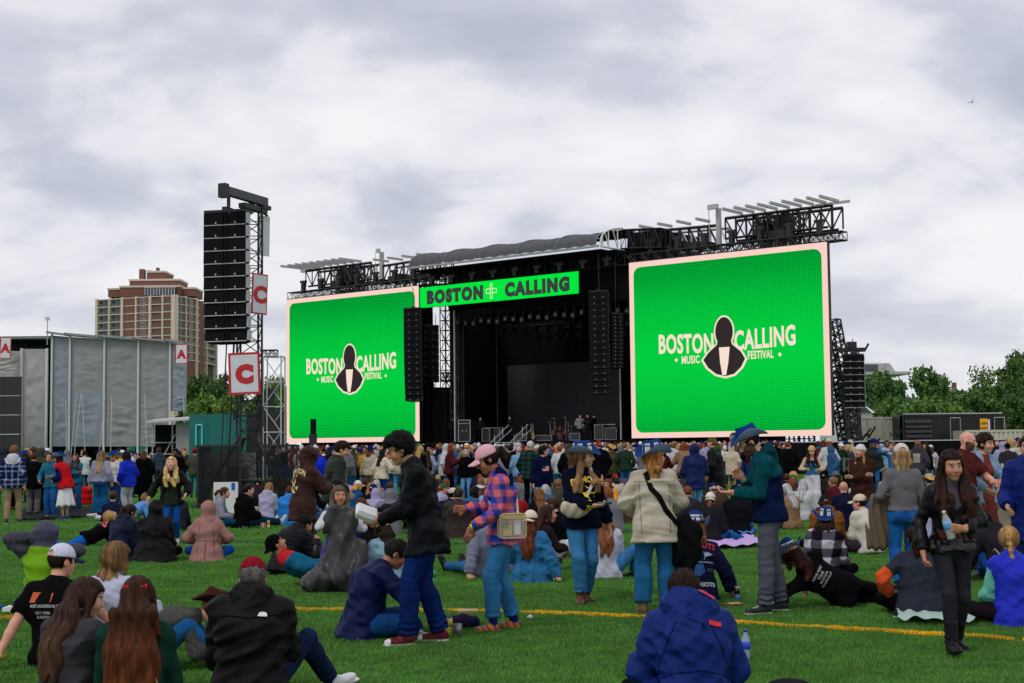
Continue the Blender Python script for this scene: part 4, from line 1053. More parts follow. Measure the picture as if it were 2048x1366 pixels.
def build_stage():
 UC = (UL1 + UR0) / 2
 zd = 2.02
 MB().bx(UL1 + .1, UR0 - .1, .6, 16, zd - .25, zd).build('deck', DRAPE, stage)
 MB().bx(UL0 - .2, UR1 + .2, .7, .9, 0, zd - .3).build('skirt', DRAPE, stage)
 dl = SP(905, 700, 2)[0]
 for i in range(16):                                    # drapes hang in folds
  pass
 def drape(name, a, b, z0, z1, n, amp=.12):
  a, b = Vector(a), Vector(b); d = (b - a).normalized(); nn = Vector((-d.y, d.x, 0)); V = []; F = []
  for i in range(n + 1):
   p = a + (b - a) * (i / n) + nn * (amp * math.sin(i * 1.9) + amp * .5 * math.sin(i * .7))
   V += [(p.x, p.y, z0), (p.x, p.y, z1)]
   if i: k = 2 * i; F.append((k - 2, k, k + 1, k - 1))
  me = bpy.data.meshes.new(name); me.from_pydata(V, [], F); me.polygons.foreach_set('use_smooth', [True] * len(F)); return link(name, me, stage, DRAPE)
 drape('side_drape', (dl, 2, 0), (dl - 7.5, 15, 0), 0, 13.6, 44); drape('side_drape', (UR0 + .1, .9, 0), (UR0 + .1, 15, 0), 0, 13.8, 40)
 drape('back_drape', (dl - 8, 15, 0), (UR0 + .3, 15, 0), 0, 14.2, 90)
 drape('side_drape', (UL1 + .15, 1.2, 0), (dl, 3.2, 0), 0, SP(880, 775, 2)[1], 14)
 drape('top_border', (dl, 1.6, 0), (UR0, 1.6, 0), 11.3, 14.3, 60, .06); drape('top_border', (dl, 6, 0), (UR0, 6, 0), 10.6, 14.3, 60, .06)
 MB().bx(dl, UR0, 1.7, 15, 14.25, 14.35).build('ceiling', DRAPE, stage)
 MB().bx(SP(1190, 600, 1.2)[0], UR0 - .02, 1.2, 1.4, 11, 14.2).build('corner_panel', DRAPE, stage)
 # front lattice beam above the banner, side towers
 truss(stage, 'front_truss', (UL1 - .4, 0.9, 13.45), (UR0, 0.9, 13.45), .7, .7, 26, .05)
 for u in (UL1 + .35, UL1 + 1.5, dl - .1): truss(stage, 'tower_mast', (u, 2.6 + u * .02, 0), (u, 2.6 + u * .02, 14.3), .55, .55, 20, .05)
 truss(stage, 'bridge_truss', (UL1 + .2, 2.4, SP(880, 755, 2.4)[1]), (dl + .2, 2.4, SP(880, 755, 2.4)[1]), .6, .6, 6, .05)
 pole = MB(); u_, _ = SP(909, 700, 1.7); pole.bar((u_, 1.7, zd), (u_, 1.7, 11.6), .07, 6); pole.build('pole', ALU, stage)
 u_, _ = SP(1241, 780, 1.5); MB().bar((u_, 1.5, zd), (u_, 1.5, 7.2), .07, 6).build('pole', ALU, stage)
 u_, _ = SP(994, 700, 5); MB().bar((u_, 5, zd), (u_, 5, 11.6), .05, 6).build('pole', BLACK, stage)
 for px, a, b, w in ((872, 630, 780, .03), (866, 625, 700, .02), (886, 640, 770, .02)):
  u_, z0 = SP(px, b, 1.5); z1 = SP(px, a, 1.5)[1]; MB().bar((u_, 1.5, z0), (u_, 1.5, z1), w).build('cable', BLACK, stage)
 # lighting rig below the banner: bars with fixtures
 LAMP = mat('fixture_glass', (.10, .10, .11), .3)
 for v_, z_ in ((2.2, 11.2), (7, 10.9), (11, 10.6)):
  truss(stage, 'lighting_bar', (dl, v_, z_), (UR0 - .3, v_, z_), .4, .4, 28, .035)
  n = 22 if v_ < 3 else 16
  for i in range(n):
   u = dl + .5 + (UR0 - dl - 1.4) * i / (n - 1); f = MB(); zz = z_ - .55 - .08 * (i % 3); f.bx(u - .16, u + .16, v_ - .2, v_ + .2, zz - .35, zz); f.bx(u - .03, u + .03, v_ - .03, v_ + .03, zz, z_)
   fx = f.build('light_fixture', BLACK, stage)
   if v_ < 3: MB().bx(u - .11, u + .11, v_ - .215, v_ - .202, zz - .27, zz - .1).build('lens', LAMP, fx)
 # upstage video wall, off
 u0, z1 = SP(1016, 732, 12); u1, z0 = SP(1245, 852, 12)
 n = 8
 OFF = mat('unlit_screen', (.055, .048, .06), .6, spec=.3, noise=.06, nscale=.6)
 for i in range(n):
  for j in range(4):
   MB().bx(u0 + (u1 - u0) * i / n + .008, u0 + (u1 - u0) * (i + 1) / n - .008, 11.9, 12.1, zd + (z1 - zd) * j / 4 + .008, zd + (z1 - zd) * (j + 1) / 4 - .008).build('wall_panel', OFF, stage)
 # roof canopy: tarpaulin bays between arched ribs
 ue0, ze0 = SP(818, 531, -1.4); ue1, ze1 = SP(1192, 492, -1.4); zE = (ze0 + ze1) / 2; nb = 5
 TARP = mat('roof_tarpaulin', (.075, .078, .085), .85, noise=.2, nscale=2.5, bump=.5, bscale=5, stretch=(1, 1, 4))
 def prof(t): 
  a = t * math.radians(118); return -1.4 + 6.2 * (1 - math.cos(a)) * .62, zE + 1.25 * math.sin(a) ** .8
 for i in range(nb):
  V, F = [], []; nu, nt_ = 10, 12
  for a in range(nu + 1):
   for b in range(nt_ + 1):
    v, z = prof(b / nt_); s_ = a / nu; u = ue0 + (ue1 - ue0) * (i + s_) / nb
    V.append((u, v, z - .07 * math.sin(math.pi * s_) * math.sin(math.pi * (b + .6) / (nt_ + 1)) + .03 * math.sin(a * 2.1 + b * 1.7 + i)))
  for a in range(nu):
   for b in range(nt_): k = a * (nt_ + 1) + b; F.append((k, k + nt_ + 1, k + nt_ + 2, k + 1))
  me = bpy.data.meshes.new('canopy_bay'); me.from_pydata(V, [], F); me.polygons.foreach_set('use_smooth', [True] * len(F)); link('canopy_bay', me, stage, TARP)
 for i in range(nb + 1):
  m = MB(); u = ue0 + (ue1 - ue0) * i / nb
  for b in range(12): v0, z0 = prof(b / 12); v1, z1 = prof((b + 1) / 12); m.bar((u, v0, z0 + .03), (u, v1, z1 + .03), .03)
  m.build('roof_rib', mat('rib_grey', (.22, .225, .235), .6), stage)
 MB().bx(ue0 - .1, ue1 + .2, -1.5, -1.34, zE - .17, zE - .04).build('eave_beam', mat('eave_grey', (.34, .345, .35), .6), stage)
 MB().bx(ue0, ue1, -.9, 1.5, zE - .32, zE - .22).build('roof_soffit', DRAPE, stage)
 MB().bx(ue0 + .6, UR0 + .3, .4, 1.0, 13.85, zE - .34).build('roof_fascia', DRAPE, stage)
 m = MB(); ug = ue1 + .35                                # white arched gable frame
 for dv in (0,):
  for b in range(7):
   v0, z0 = prof(b / 12); v1, z1 = prof((b + 1) / 12); m.bar((ug + dv, v0, z0 + .1), (ug + dv, v1, z1 + .1), .055)
   if b % 2 == 0: m.bar((ug + dv, v0, zE - .15), (ug + dv, v0, z0 + .1), .05)
   if b % 2 == 1: m.bar((ug + dv, v1, zE - .15), (ug + dv, v0, z0 + .1), .045)
  m.bar((ug + dv, -1.4, zE - .15), (ug + dv, 3.4, zE - .15), .06)
 m.build('gable_frame', WHITE, stage)
 MB().bx(ue1 + .6, UR0 + 1.6, 1.2, 6, zE - .5, zE + .9).build('roof_block', DRAPE, stage); truss(stage, 'roof_end_truss', (ue1 + .5, .9, zE + .5), (UR0 + 2.0, .9, zE + .3), .5, 1.2, 6, .05)
 for i in range(9):                                      # small lamps under the eave
  u = ue0 + .8 + (ue1 - ue0 - 1) * i / 8; hoist(stage, u, .1, zE - 1.2, zE - .3, .35)
 TUBE = mat('pale_tube', (.46, .47, .45), .6)
 for sg in (-1, 1):
  uo, ui = (UL0, UL1) if sg < 0 else (UR1, UR0)
  truss(stage, 'wing_truss', (uo + sg * .3, .6, ZT + .32), (ui - sg * .2, .6, ZT + .32), .55, .5, 30, .045)
  truss(stage, 'wing_truss', (uo + sg * .3, 1.7, ZT + .5), (ui - sg * .2, 1.7, ZT + .5), .55, .5, 30, .045)
  z0, z1 = ZT + 1.1, ZT + 2.35; a, b = uo - sg * .4, uo - sg * 7.6                # outer big truss
  for v_ in (1.6, 2.9):
   m = MB(); n = 10; m.bar((a, v_, z1), (b, v_, z1), .10); m.bar((a - sg * .3, v_, z0), (b, v_, z0), .075)
   for i in range(n + 1):
    u = a + (b - a) * i / n; m.bar((u, v_, z0), (u, v_, z1), .06)
    if i < n: m.bar((u if i % 2 else a + (b - a) * (i + 1) / n, v_, z0), (a + (b - a) * (i + 1) / n if i % 2 else u, v_, z1), .055)
   m.build('outer_truss', BLACK, stage)
  for i in range(9):
   u = a + sg * .6 + (b - a) * (i + .3) / 9; MB().box((u, .5, z1 + .2), (.06, 1.15, .085)).build('cantilever_tube', TUBE, stage)
  if sg > 0: MB().box((uo - .6, 2, z1 + .18), (1.1, .06, .08)).build('cantilever_tube', TUBE, stage)
  else: MB().box((uo + .5, 2, z1 + .12), (1.0, .15, .16)).build('cantilever_tube', TUBE, stage)
  for i in range(3):                                 # lattice legs of the wing tower
   u = uo - sg * (3.4 + 1.0 * i); truss(stage, 'tower_mast', (u, 2.2, ZT - .1), (u, 2.2, z1), .7, .9, 4, .07); truss(stage, 'tower_mast', (u, 3.4, 0), (u, 3.4, z1), .7, .7, 16, .06)
  c = MB(); c.bx(*sorted((uo - sg * 3.6, uo - sg * 4.4)), 1.9, 2.6, z0 + .1, z1 - .15); c.bx(*sorted((uo - sg * 4.8, uo - sg * 5.2)), 1.9, 2.6, z0 + .1, z1 - .4); c.bx(*sorted((uo - sg * 3.4, uo - sg * 4.6)), 1.4, 1.9, ZT + .7, ZT + 1.25); c.build('motor_cluster', BLACK, stage)
  truss(stage, 'brace_ladder', (uo - sg * 6.4, 2.0, ZT + .5), (uo - sg * 5.4, 2.0, z1 - .3), .5, .3, 6, .04)
  for i in range(7): hoist(stage, uo - sg * (.9 + i * 1.95), .9, ZT + .5, z0 + .2 if i < 4 else ZT + 2, .8)
  a, b = uo - sg * 8.4, ui - sg * .3; z1 = ZT + 2.05       # inner truss up to the roof
  for v_ in (2.0, 3.4):
   m = MB(); n = 8; m.bar((a, v_, z1), (b, v_, z1 + .15), .10); m.bar((a, v_, ZT + .8), (b, v_, ZT + .8), .08)
   for i in range(n + 1):
    u = a + (b - a) * i / n; m.bar((u, v_, ZT + .8), (u, v_, z1 + .1), .08)
    if i < n: m.bar((u, v_, ZT + .8), (a + (b - a) * (i + 1) / n, v_, z1 + .1), .065)
   m.build('inner_truss', BLACK if v_ < 3 else ALU, stage)
  for i in range(4): MB().box((a + (b - a) * (i + .4) / 4, 1.2, z1 + .3), (.06, .8, .08)).build('cantilever_tube', TUBE, stage)
  p = MB(); p.bx(a + sg * .1 - .13, a + sg * .1 + .13, 1.85, 2.1, ZT + .6, ZT + 3.1); p.bx(a - .25 - sg * .1, a + .25 + sg * .1, 1.4, 1.6, ZT + 3.0, ZT + 3.3); p.bar((a - .3, 1.5, ZT + 3.1), (a - .3, 1.5, ZT + 1.4), .03); p.build('crane_post', TUBE, stage)
  c = MB()
  for i in range(6): c.bx(*sorted((a + (b - a) * (i + .2) / 6, a + (b - a) * (i + .6) / 6)), 1.3, 2.2, ZT + .62, ZT + 1.0 + .12 * (i % 3))
  c.build('motor_cluster', BLACK, stage)
 # dark scaffolding under and behind the screens
 MB().bx(UL0 + .3, UL1 - .3, 1.2, 1.8, 0, ZT - .3).build('screen_backing', DRAPE, stage); MB().bx(UR0 + .3, UR1 - 4, 1.2, 1.8, 0, ZT - .3).build('screen_backing', DRAPE, stage)
 m = MB()
 for i in range(9): u = UR0 + 5.5 + i * .95; m.bar((u, .2, zd - .1), (u + .35, .2, 1.55), .03); m.bar((u, -.1, 1.7), (u + .95, -.1, 1.7), .025)
 m.build('under_rail', BLACK, stage)
 for k, (a, b) in enumerate((((1668, 640), (1712, 880)), ((1662, 700), (1690, 880)))):
  u0, z0 = SP(*a, 2.5); u1, z1 = SP(*b, 2.5); truss(stage, 'outrigger', (u0, 2.5, z0), (u1, 2.5, z1), .55, .55, 16, .06)
 m = MB(); r = random.Random(4)
 for i in range(16): u = UR1 + r.uniform(.2, 2.8); m.bar((u, 2.5, .9 + r.uniform(0, 1.6)), (u + r.uniform(-1, 1), 2.5, 1.2 + r.uniform(0, 1.6)), .06)
 m.build('scaffold_brace', BLACK, stage)
 # steps from the deck
 m = MB(); u0, _ = SP(985, 870, -.3)
 for s_ in (0, 1.7):
  m.bar((u0 + s_ - 1.6, -.2, .9), (u0 + s_ + 1.0, .2, 3.1), .035); m.bar((u0 + s_ - 1.2, -.2, .9), (u0 + s_ + 1.3, .2, 2.8), .03)
  for i in range(4): m.bar((u0 + s_ - 1.3 + i * .7, -.2, .8 + i * .5), (u0 + s_ - 1.3 + i * .7, -.2, 1.3 + i * .55), .03)
 for i in range(6): m.bx(u0 - 1.5 + i * .3, u0 + 1.6 + i * .1, -.5 + i * .1, -.2 + i * .1, .8 + i * .22, .84 + i * .22)
 m.build('steps', ALU, stage)
build_stage()
# banner over the opening
u0, u1 = SP(846, 596)[0], SP(1162.5, 564)[0]; z0 = (SP(847, 618)[1] + SP(1163, 586)[1]) / 2; z1 = (SP(845, 576)[1] + SP(1162, 544)[1]) / 2
ban = empty('led_banner', label='long bright green banner lettered across the stage opening', cat='banner', mat=STM @ Matrix.Translation(((u0 + u1) / 2, -.3, 0)))
w = (u1 - u0) / 2; MB().bx(-w, w, .02, .25, z0, z1).build('cabinet', BLACK, ban); plate([(-w, z0), (w, z0), (w, z1), (-w, z1)][::-1], -.02, .018).build('picture', BGREEN, ban)
INK2 = mat('banner_ink', (.01, .01, .01), .6, emit=srgb(34, 42, 44), estr=1.0)
zc = (z0 + z1) / 2 - .36
letters('lettering', 'BOSTON', -w * .53, zc - .06, .84, INK2, ban, -.03, bold=.10, sx=.97, spacing=1.24); letters('lettering', 'CALLING', w * .51, zc - .06, .84, INK2, ban, -.03, bold=.10, sx=.97, spacing=1.24)
m = MB(); zc = (z0 + z1) / 2; cx = -.05 * w
for a, b, c, d in ((-.09, -.5, .09, .5), (-.45, -.14, .45, .14)):
 for p, q in (((a, b), (c, b)), ((c, b), (c, d)), ((c, d), (a, d)), ((a, d), (a, b))): m.bar((cx + p[0], -.05, zc + p[1]), (cx + q[0], -.05, zc + q[1]), .022)
m.build('plus_emblem', CREAM, ban)
# ------------------------------------------------------------------ hanging speaker arrays
SPK = mat('speaker_grille', (.004, .004, .005), .8, noise=.2, nscale=60, spec=.15); STRIP = mat('box_edge', (.42, .43, .45), .5)
def spk_box(w, h, d, edge):
 """One array element, front towards -Y, hung from its top edge."""
 m = MB(); n = [(-w / 2, 0), (w / 2, 0), (w / 2, d * .6), (w * .3, d), (-w * .3, d), (-w / 2, d * .6)]
 v = [(x, y, -.012) for x, y in n] + [(x, y, -h + .012) for x, y in n]; k = len(n)
 m.add(v, [tuple(range(k)), tuple(range(2 * k - 1, k - 1, -1))] + [(i, k + i, k + (i + 1) % k, (i + 1) % k) for i in range(k)])
 m.bx(-w * .07, -w * .02, -.035, .0, -h + .02, -.02); m.bx(w * .02, w * .07, -.035, .0, -h + .02, -.02)
 me = m.mesh('cabinet'); me.materials.append(SPK)
 e = MB(); e.bx(-w / 2, w / 2, -.012, .02, -h - .012, -h + .012); e.bx(w * .5, w * .53, .02, d * .5, -h + .03, -.03); me2 = e.mesh('edge_rail'); me2.materials.append(STRIP if edge else BLACK)
 g = MB(); g.bx(-w * .22, -w * .19, -.02, 0, -h + .04, -h + .09); g.bx(w * .24, w * .27, -.02, 0, -h + .04, -h + .09); me3 = g.mesh('badge'); me3.materials.append(STRIP)
 return me, me2, me3
def array(loc, yaw, n, w, h, d, label, angs, edge=True, top=None, group=None):
 o = empty('speaker_array', loc, math.radians(yaw), label, 'speakers', group); M3 = spk_box(w, h, d, edge)
 y = z = a = 0.0
 for i in range(n):
  b = link('speaker_box', M3[0], o); b.location = (0, y, z); b.rotation_euler = (a, 0, 0)
  e = link('edge_rail', M3[1], b); g = link('badge', M3[2], b)
  y += math.sin(-a) * -h * -1; z -= h * math.cos(a); a += math.radians(angs * (.25 + 1.7 * (i / n) ** 2))
 f = MB(); f.bx(-w / 2, w / 2, 0, d, .0, .07); f.bx(-.08, .08, 0, d * .9, .07, .16); f.bar((0, d * .4, .1), (0, d * .4, top if top else .8), .025); f.build('fly_frame', BLACK, o)
 return o
p = at(449, 424, 41.2); array(p, -14, 10, 1.30, .372, .5, 'tall black speaker column hung from the tower with the C signs', -1.5, top=.45)
def st_array(px, py, v, yaw, n, w, h, label, angs, top=3.0, d=.6):
 u, z = SP(px, py, v); P = STM @ Vector((u, v, z)); ang = math.degrees(math.atan2(U.y, U.x)); return array(P, ang + yaw, n, w, h, d, label, angs, False, top, 'speaker columns hung from the stage')
st_array(824, 617, -1.2, 25, 15, 1.25, .43, 'black speaker column hanging over the edge of the smaller screen', -1.0, 1.5)
st_array(857, 652, .8, 30, 8, 1.3, .5, 'short black speaker column behind the one overlapping the screen edge', -.6, 1.0)
st_array(1196, 583, -1.2, 20, 16, 1.25, .40, 'long dark speaker column hanging in the stage opening beyond the banner', -.9, 2.5)
st_array(1235, 628, -.3, 60, 14, .8, .24, 'slim dark speaker column hanging between stage opening and biggest screen', -1.1, 3.0)
# ------------------------------------------------------------------ delay tower with its signs
SIGNRED = mat('sign_red', srgb(196, 28, 40), .6); SIGNW = mat('sign_white', (.68, .70, .74), .6, noise=.05, nscale=2)
def letter_sign(c, yaw, w, h, ch, label, tilt=0, blank=False, name='letter_sign'):
 M_ = Matrix.Translation(c) @ Matrix.Rotation(math.radians(yaw), 4, 'Z') @ Matrix.Rotation(math.radians(tilt), 4, 'Y')
 o = empty(name, label=label, cat='sign', mat=M_)
 if blank: MB().bx(-w / 2, w / 2, -.01, .01, -h / 2, h / 2).build('panel', SIGNW, o); return o
 MB().bx(-w / 2, w / 2, -.01, .012, -h / 2, h / 2).build('border', SIGNRED, o); b = w * .075
 MB().bx(-w / 2 + b, w / 2 - b, -.018, -.012, -h / 2 + b, h / 2 - b).build('panel', SIGNW, o)
 letters('letter', ch, 0, -h * .2, h * .40, SIGNRED, o, -.024, bold=.065 * w, sx=1.0)
 return o
letter_sign(at(489, 747, 41.3), 0, .90, 1.20, 'C', 'larger red bordered C sign hung below the tower speakers', -2)
letter_sign(at(519, 588, 41.7), 48, .56, 1.18, 'C', 'narrow angled red bordered C sign beside the tower speakers', 2)
letter_sign(at(529, 472, 42.8), 40, .34, 1.2, '', 'blank pale grey sign panel at the tower top', 1, True)
letter_sign(at(11, 696, 95), 0, .72, 1.42, 'A', 'red bordered A sign on the roof corner beside the grey mast', 2)
letter_sign(at(363, 708, 94), 0, .80, 1.30, 'A', 'red bordered A sign on the tarpaulin end nearest the apartment block')
def build_tower():
 g = at(498, 1000, 42.4); x, y = g.x, 42.4
 o = empty('delay_tower', (x, y, 0), 0, 'tall black lattice tower carrying speakers and C signs', 'tower')
 b = MB(); R_ = math.radians(20); c, s = math.cos(R_), math.sin(R_)
 C4 = [(c * a - s * d, s * a + c * d) for a, d in ((-.31, -.31), (.31, -.31), (.31, .31), (-.31, .31))]; H = 8.75; n = 20
 for i in range(4):
  MB().bar((*C4[i], 0), (*C4[i], H), .032, 6).build('chord', BLACK, o)
 for k in range(n):
  for i in range(4):
   p, q = C4[i], C4[(i + 1) % 4]; z0, z1 = H * k / n, H * (k + 1) / n
   b.bar((*p, z0), (*q, z0), .014); b.bar((*(p if (k + i) % 2 else q), z0), (*(q if (k + i) % 2 else p), z1), .014)
 b.build('bracing', BLACK, o)
 a = at(449, 386, 40.6) - Vector((x, y, 0)); e = at(534, 411, 42.7) - Vector((x, y, 0)); d = (e - a).normalized(); sd = d.cross(Vector((0, 0, 1))).normalized(); up = sd.cross(d)
 GUN = mat('dark_grey_steel', (.045, .048, .055), .5)
 MB().box((a + e) / 2 + up * .08, ((e - a).length / 2 * .92, .10, .12), (d, sd, up)).build('head_beam', GUN, o)
 m = MB(); m.box(a + up * .06 - d * .05, (.1, .12, .2), (d, sd, up)); m.box((a + e * 2) / 3 - up * .2, (.6, .12, .07), (d, sd, up)); m.box(e - d * .2 - up * .1, (.2, .15, .06), (d, sd, up)); m.bar(a + d * .25, a + d * .25 - Vector((0, 0, .55)), .03); m.bar((a + e) / 2, e - up * .3, .05); m.build('trolley', BLACK, o)
 for i, (dx, dy) in enumerate(((-1.35, -.5), (1.2, -.6), (-.9, 1.0), (1.1, .9))):
  MB().bar((dx * .2, dy * .2, 2.0), (dx, dy, .05), .055, 6).build('outrigger', BLACK, o); MB().bx(dx - .18, dx + .18, dy - .18, dy + .18, 0, .06).build('foot', BLACK, o)
 m = MB(); m.bx(-.7, .7, -.6, .6, .06, .75); m.bx(-.5, .1, -.75, -.6, .8, 1.15); m.build('ballast', BLACK, o)
 m = MB(); m.bar((-.42, -.4, 8.6), (-.75, -.5, .6), .02); m.bar((-.36, -.38, 5.2), (-.55, -.45, .5), .03); m.build('cable', BLACK, o)
 m = MB(); m.bx(.32, .4, -.2, .2, 2.3, 2.9); m.bx(-.45, -.36, -.1, .1, 2.5, 2.8); m.build('junction_box', BLACK, o)
build_tower()
MESH = mat('black_mesh', (.004, .004, .005), .9, alpha=.52)
def fence_panel(px0, px1, y, label, skew=0):
 a, b = at(px0, 1000, y), at(px1, 1000, y + skew); o = empty('mesh_fence', (a.x, a.y, 0), math.atan2(b.y - a.y, b.x - a.x), label, 'fence', 'black mesh fences round the tower'); w = math.hypot(b.x - a.x, b.y - a.y); n = max(1, round(w / 1.2))
 MB().bx(0, w, -.01, .01, .12, 1.72).build('mesh', MESH, o)
 for i in range(n + 1): MB().bx(w * i / n - .025, w * i / n + .025, -.03, .03, 0, 1.76).build('post', BLACK, o)
 m = MB(); m.bx(0, w, -.025, .025, 1.72, 1.78); m.bx(0, w, -.025, .025, .08, .13); m.build('rail', BLACK, o)
fence_panel(396, 480, 41.0, 'black mesh fence round the tower foot behind the white board'); fence_panel(396, 420, 41.05, 'short black mesh fence returning at the tower corner', 3.0)
fence_panel(530, 594, 41.5, 'black mesh fence between the tower and the brown hooded person')
o = empty('white_board', at(427, 1030, 36.2).xy.to_3d(), 0.06, 'plain white board leaning at the tower foot with blue sticker', 'board')
MB().bx(0, .60, -.02, .02, 0, .84).build('panel', WHITE, o); MB().bx(.44, .53, -.027, -.021, .64, .82).build('sticker', mat('blue_sticker', srgb(30, 80, 200), .5), o)
o = tag(MB().box(at(455, 940, 43) , (.75, .5, .5)).build('covered_case', mat('grey_cover', (.12, .125, .13), .8, noise=.2)), 'grey covered equipment case behind the tower fence', 'case')
# pale scaffold tower behind
def build_scaffold():
 a, b = at(526, 880, 70), at(562, 880, 70); w = b.x - a.x; z1 = at(540, 712, 70).z
 o = empty('scaffold_tower', (a.x, 70, 0), 0, 'pale metal scaffold tower between C tower and green screen', 'scaffold')
 for x in (0, w):
  for y in (0, 1.2): MB().bar((x, y, 0), (x, y, z1), .035, 6).build('standard', ALU, o)
 m = MB(); n = 5
 for k in range(n + 1):
  z = z1 * k / n
  for y in (0, 1.2): m.bar((0, y, z), (w, y, z), .025); 
  for x in (0, w): m.bar((x, 0, z), (x, 1.2, z), .025)
  if k < n: m.bar((0 if k % 2 else w, 0, z), (w if k % 2 else 0, 0, z1 * (k + 1) / n), .022); m.bar((w if k % 2 else 0, 1.2, z), (0 if k % 2 else w, 1.2, z1 * (k + 1) / n), .022)
 m.build('bracing', ALU, o); truss(o, 'top_truss', (-.1, .3, z1 + .15), (w * .75, .3, z1 + .15), .3, .3, 4, .03)
 MB().bx(.15, .45, .4, .7, 2.5, 4.6).build('black_case', BLACK, o)
build_scaffold()
TEAL = mat('teal_board', srgb(8, 104, 98), .7, noise=.06, nscale=1)
def wallbox(name, px0, px1, ytop, Y, m, label, cat, depth=.3, z0=0, parts=1):
 a, b = at(px0, ytop, Y), at(px1, ytop, Y); o = empty(name, (a.x, Y, 0), 0, label, cat); w = (b.x - a.x) / parts
 for i in range(parts): MB().bx(i * w + .01, (i + 1) * w - .01, 0, depth, z0, (a.z + b.z) / 2).build('panel', m, o)
 return o, (b.x - a.x), (a.z + b.z) / 2
o, w, h = wallbox('hoarding', 378, 492, 828, 84, TEAL, 'teal board wall behind the C tower', 'wall', parts=3)
m = MB(); f = lambda px, py: at(px, py, 83.9) - Vector((o.location.x, 84, 0))
for p, q in (((392, 850), (404, 850)), ((404, 850), (404, 890)), ((392, 850), (392, 890))): m.bar(f(*p), f(*q), .05)
m.build('cyan_outline', mat('cyan_paint', srgb(90, 205, 220), .6), o)
wallbox('hoarding', 492, 572, 824, 86, mat('dark_hoarding', (.018, .018, .02), .8), 'dark wall panels behind the scaffold tower', 'wall', parts=2)
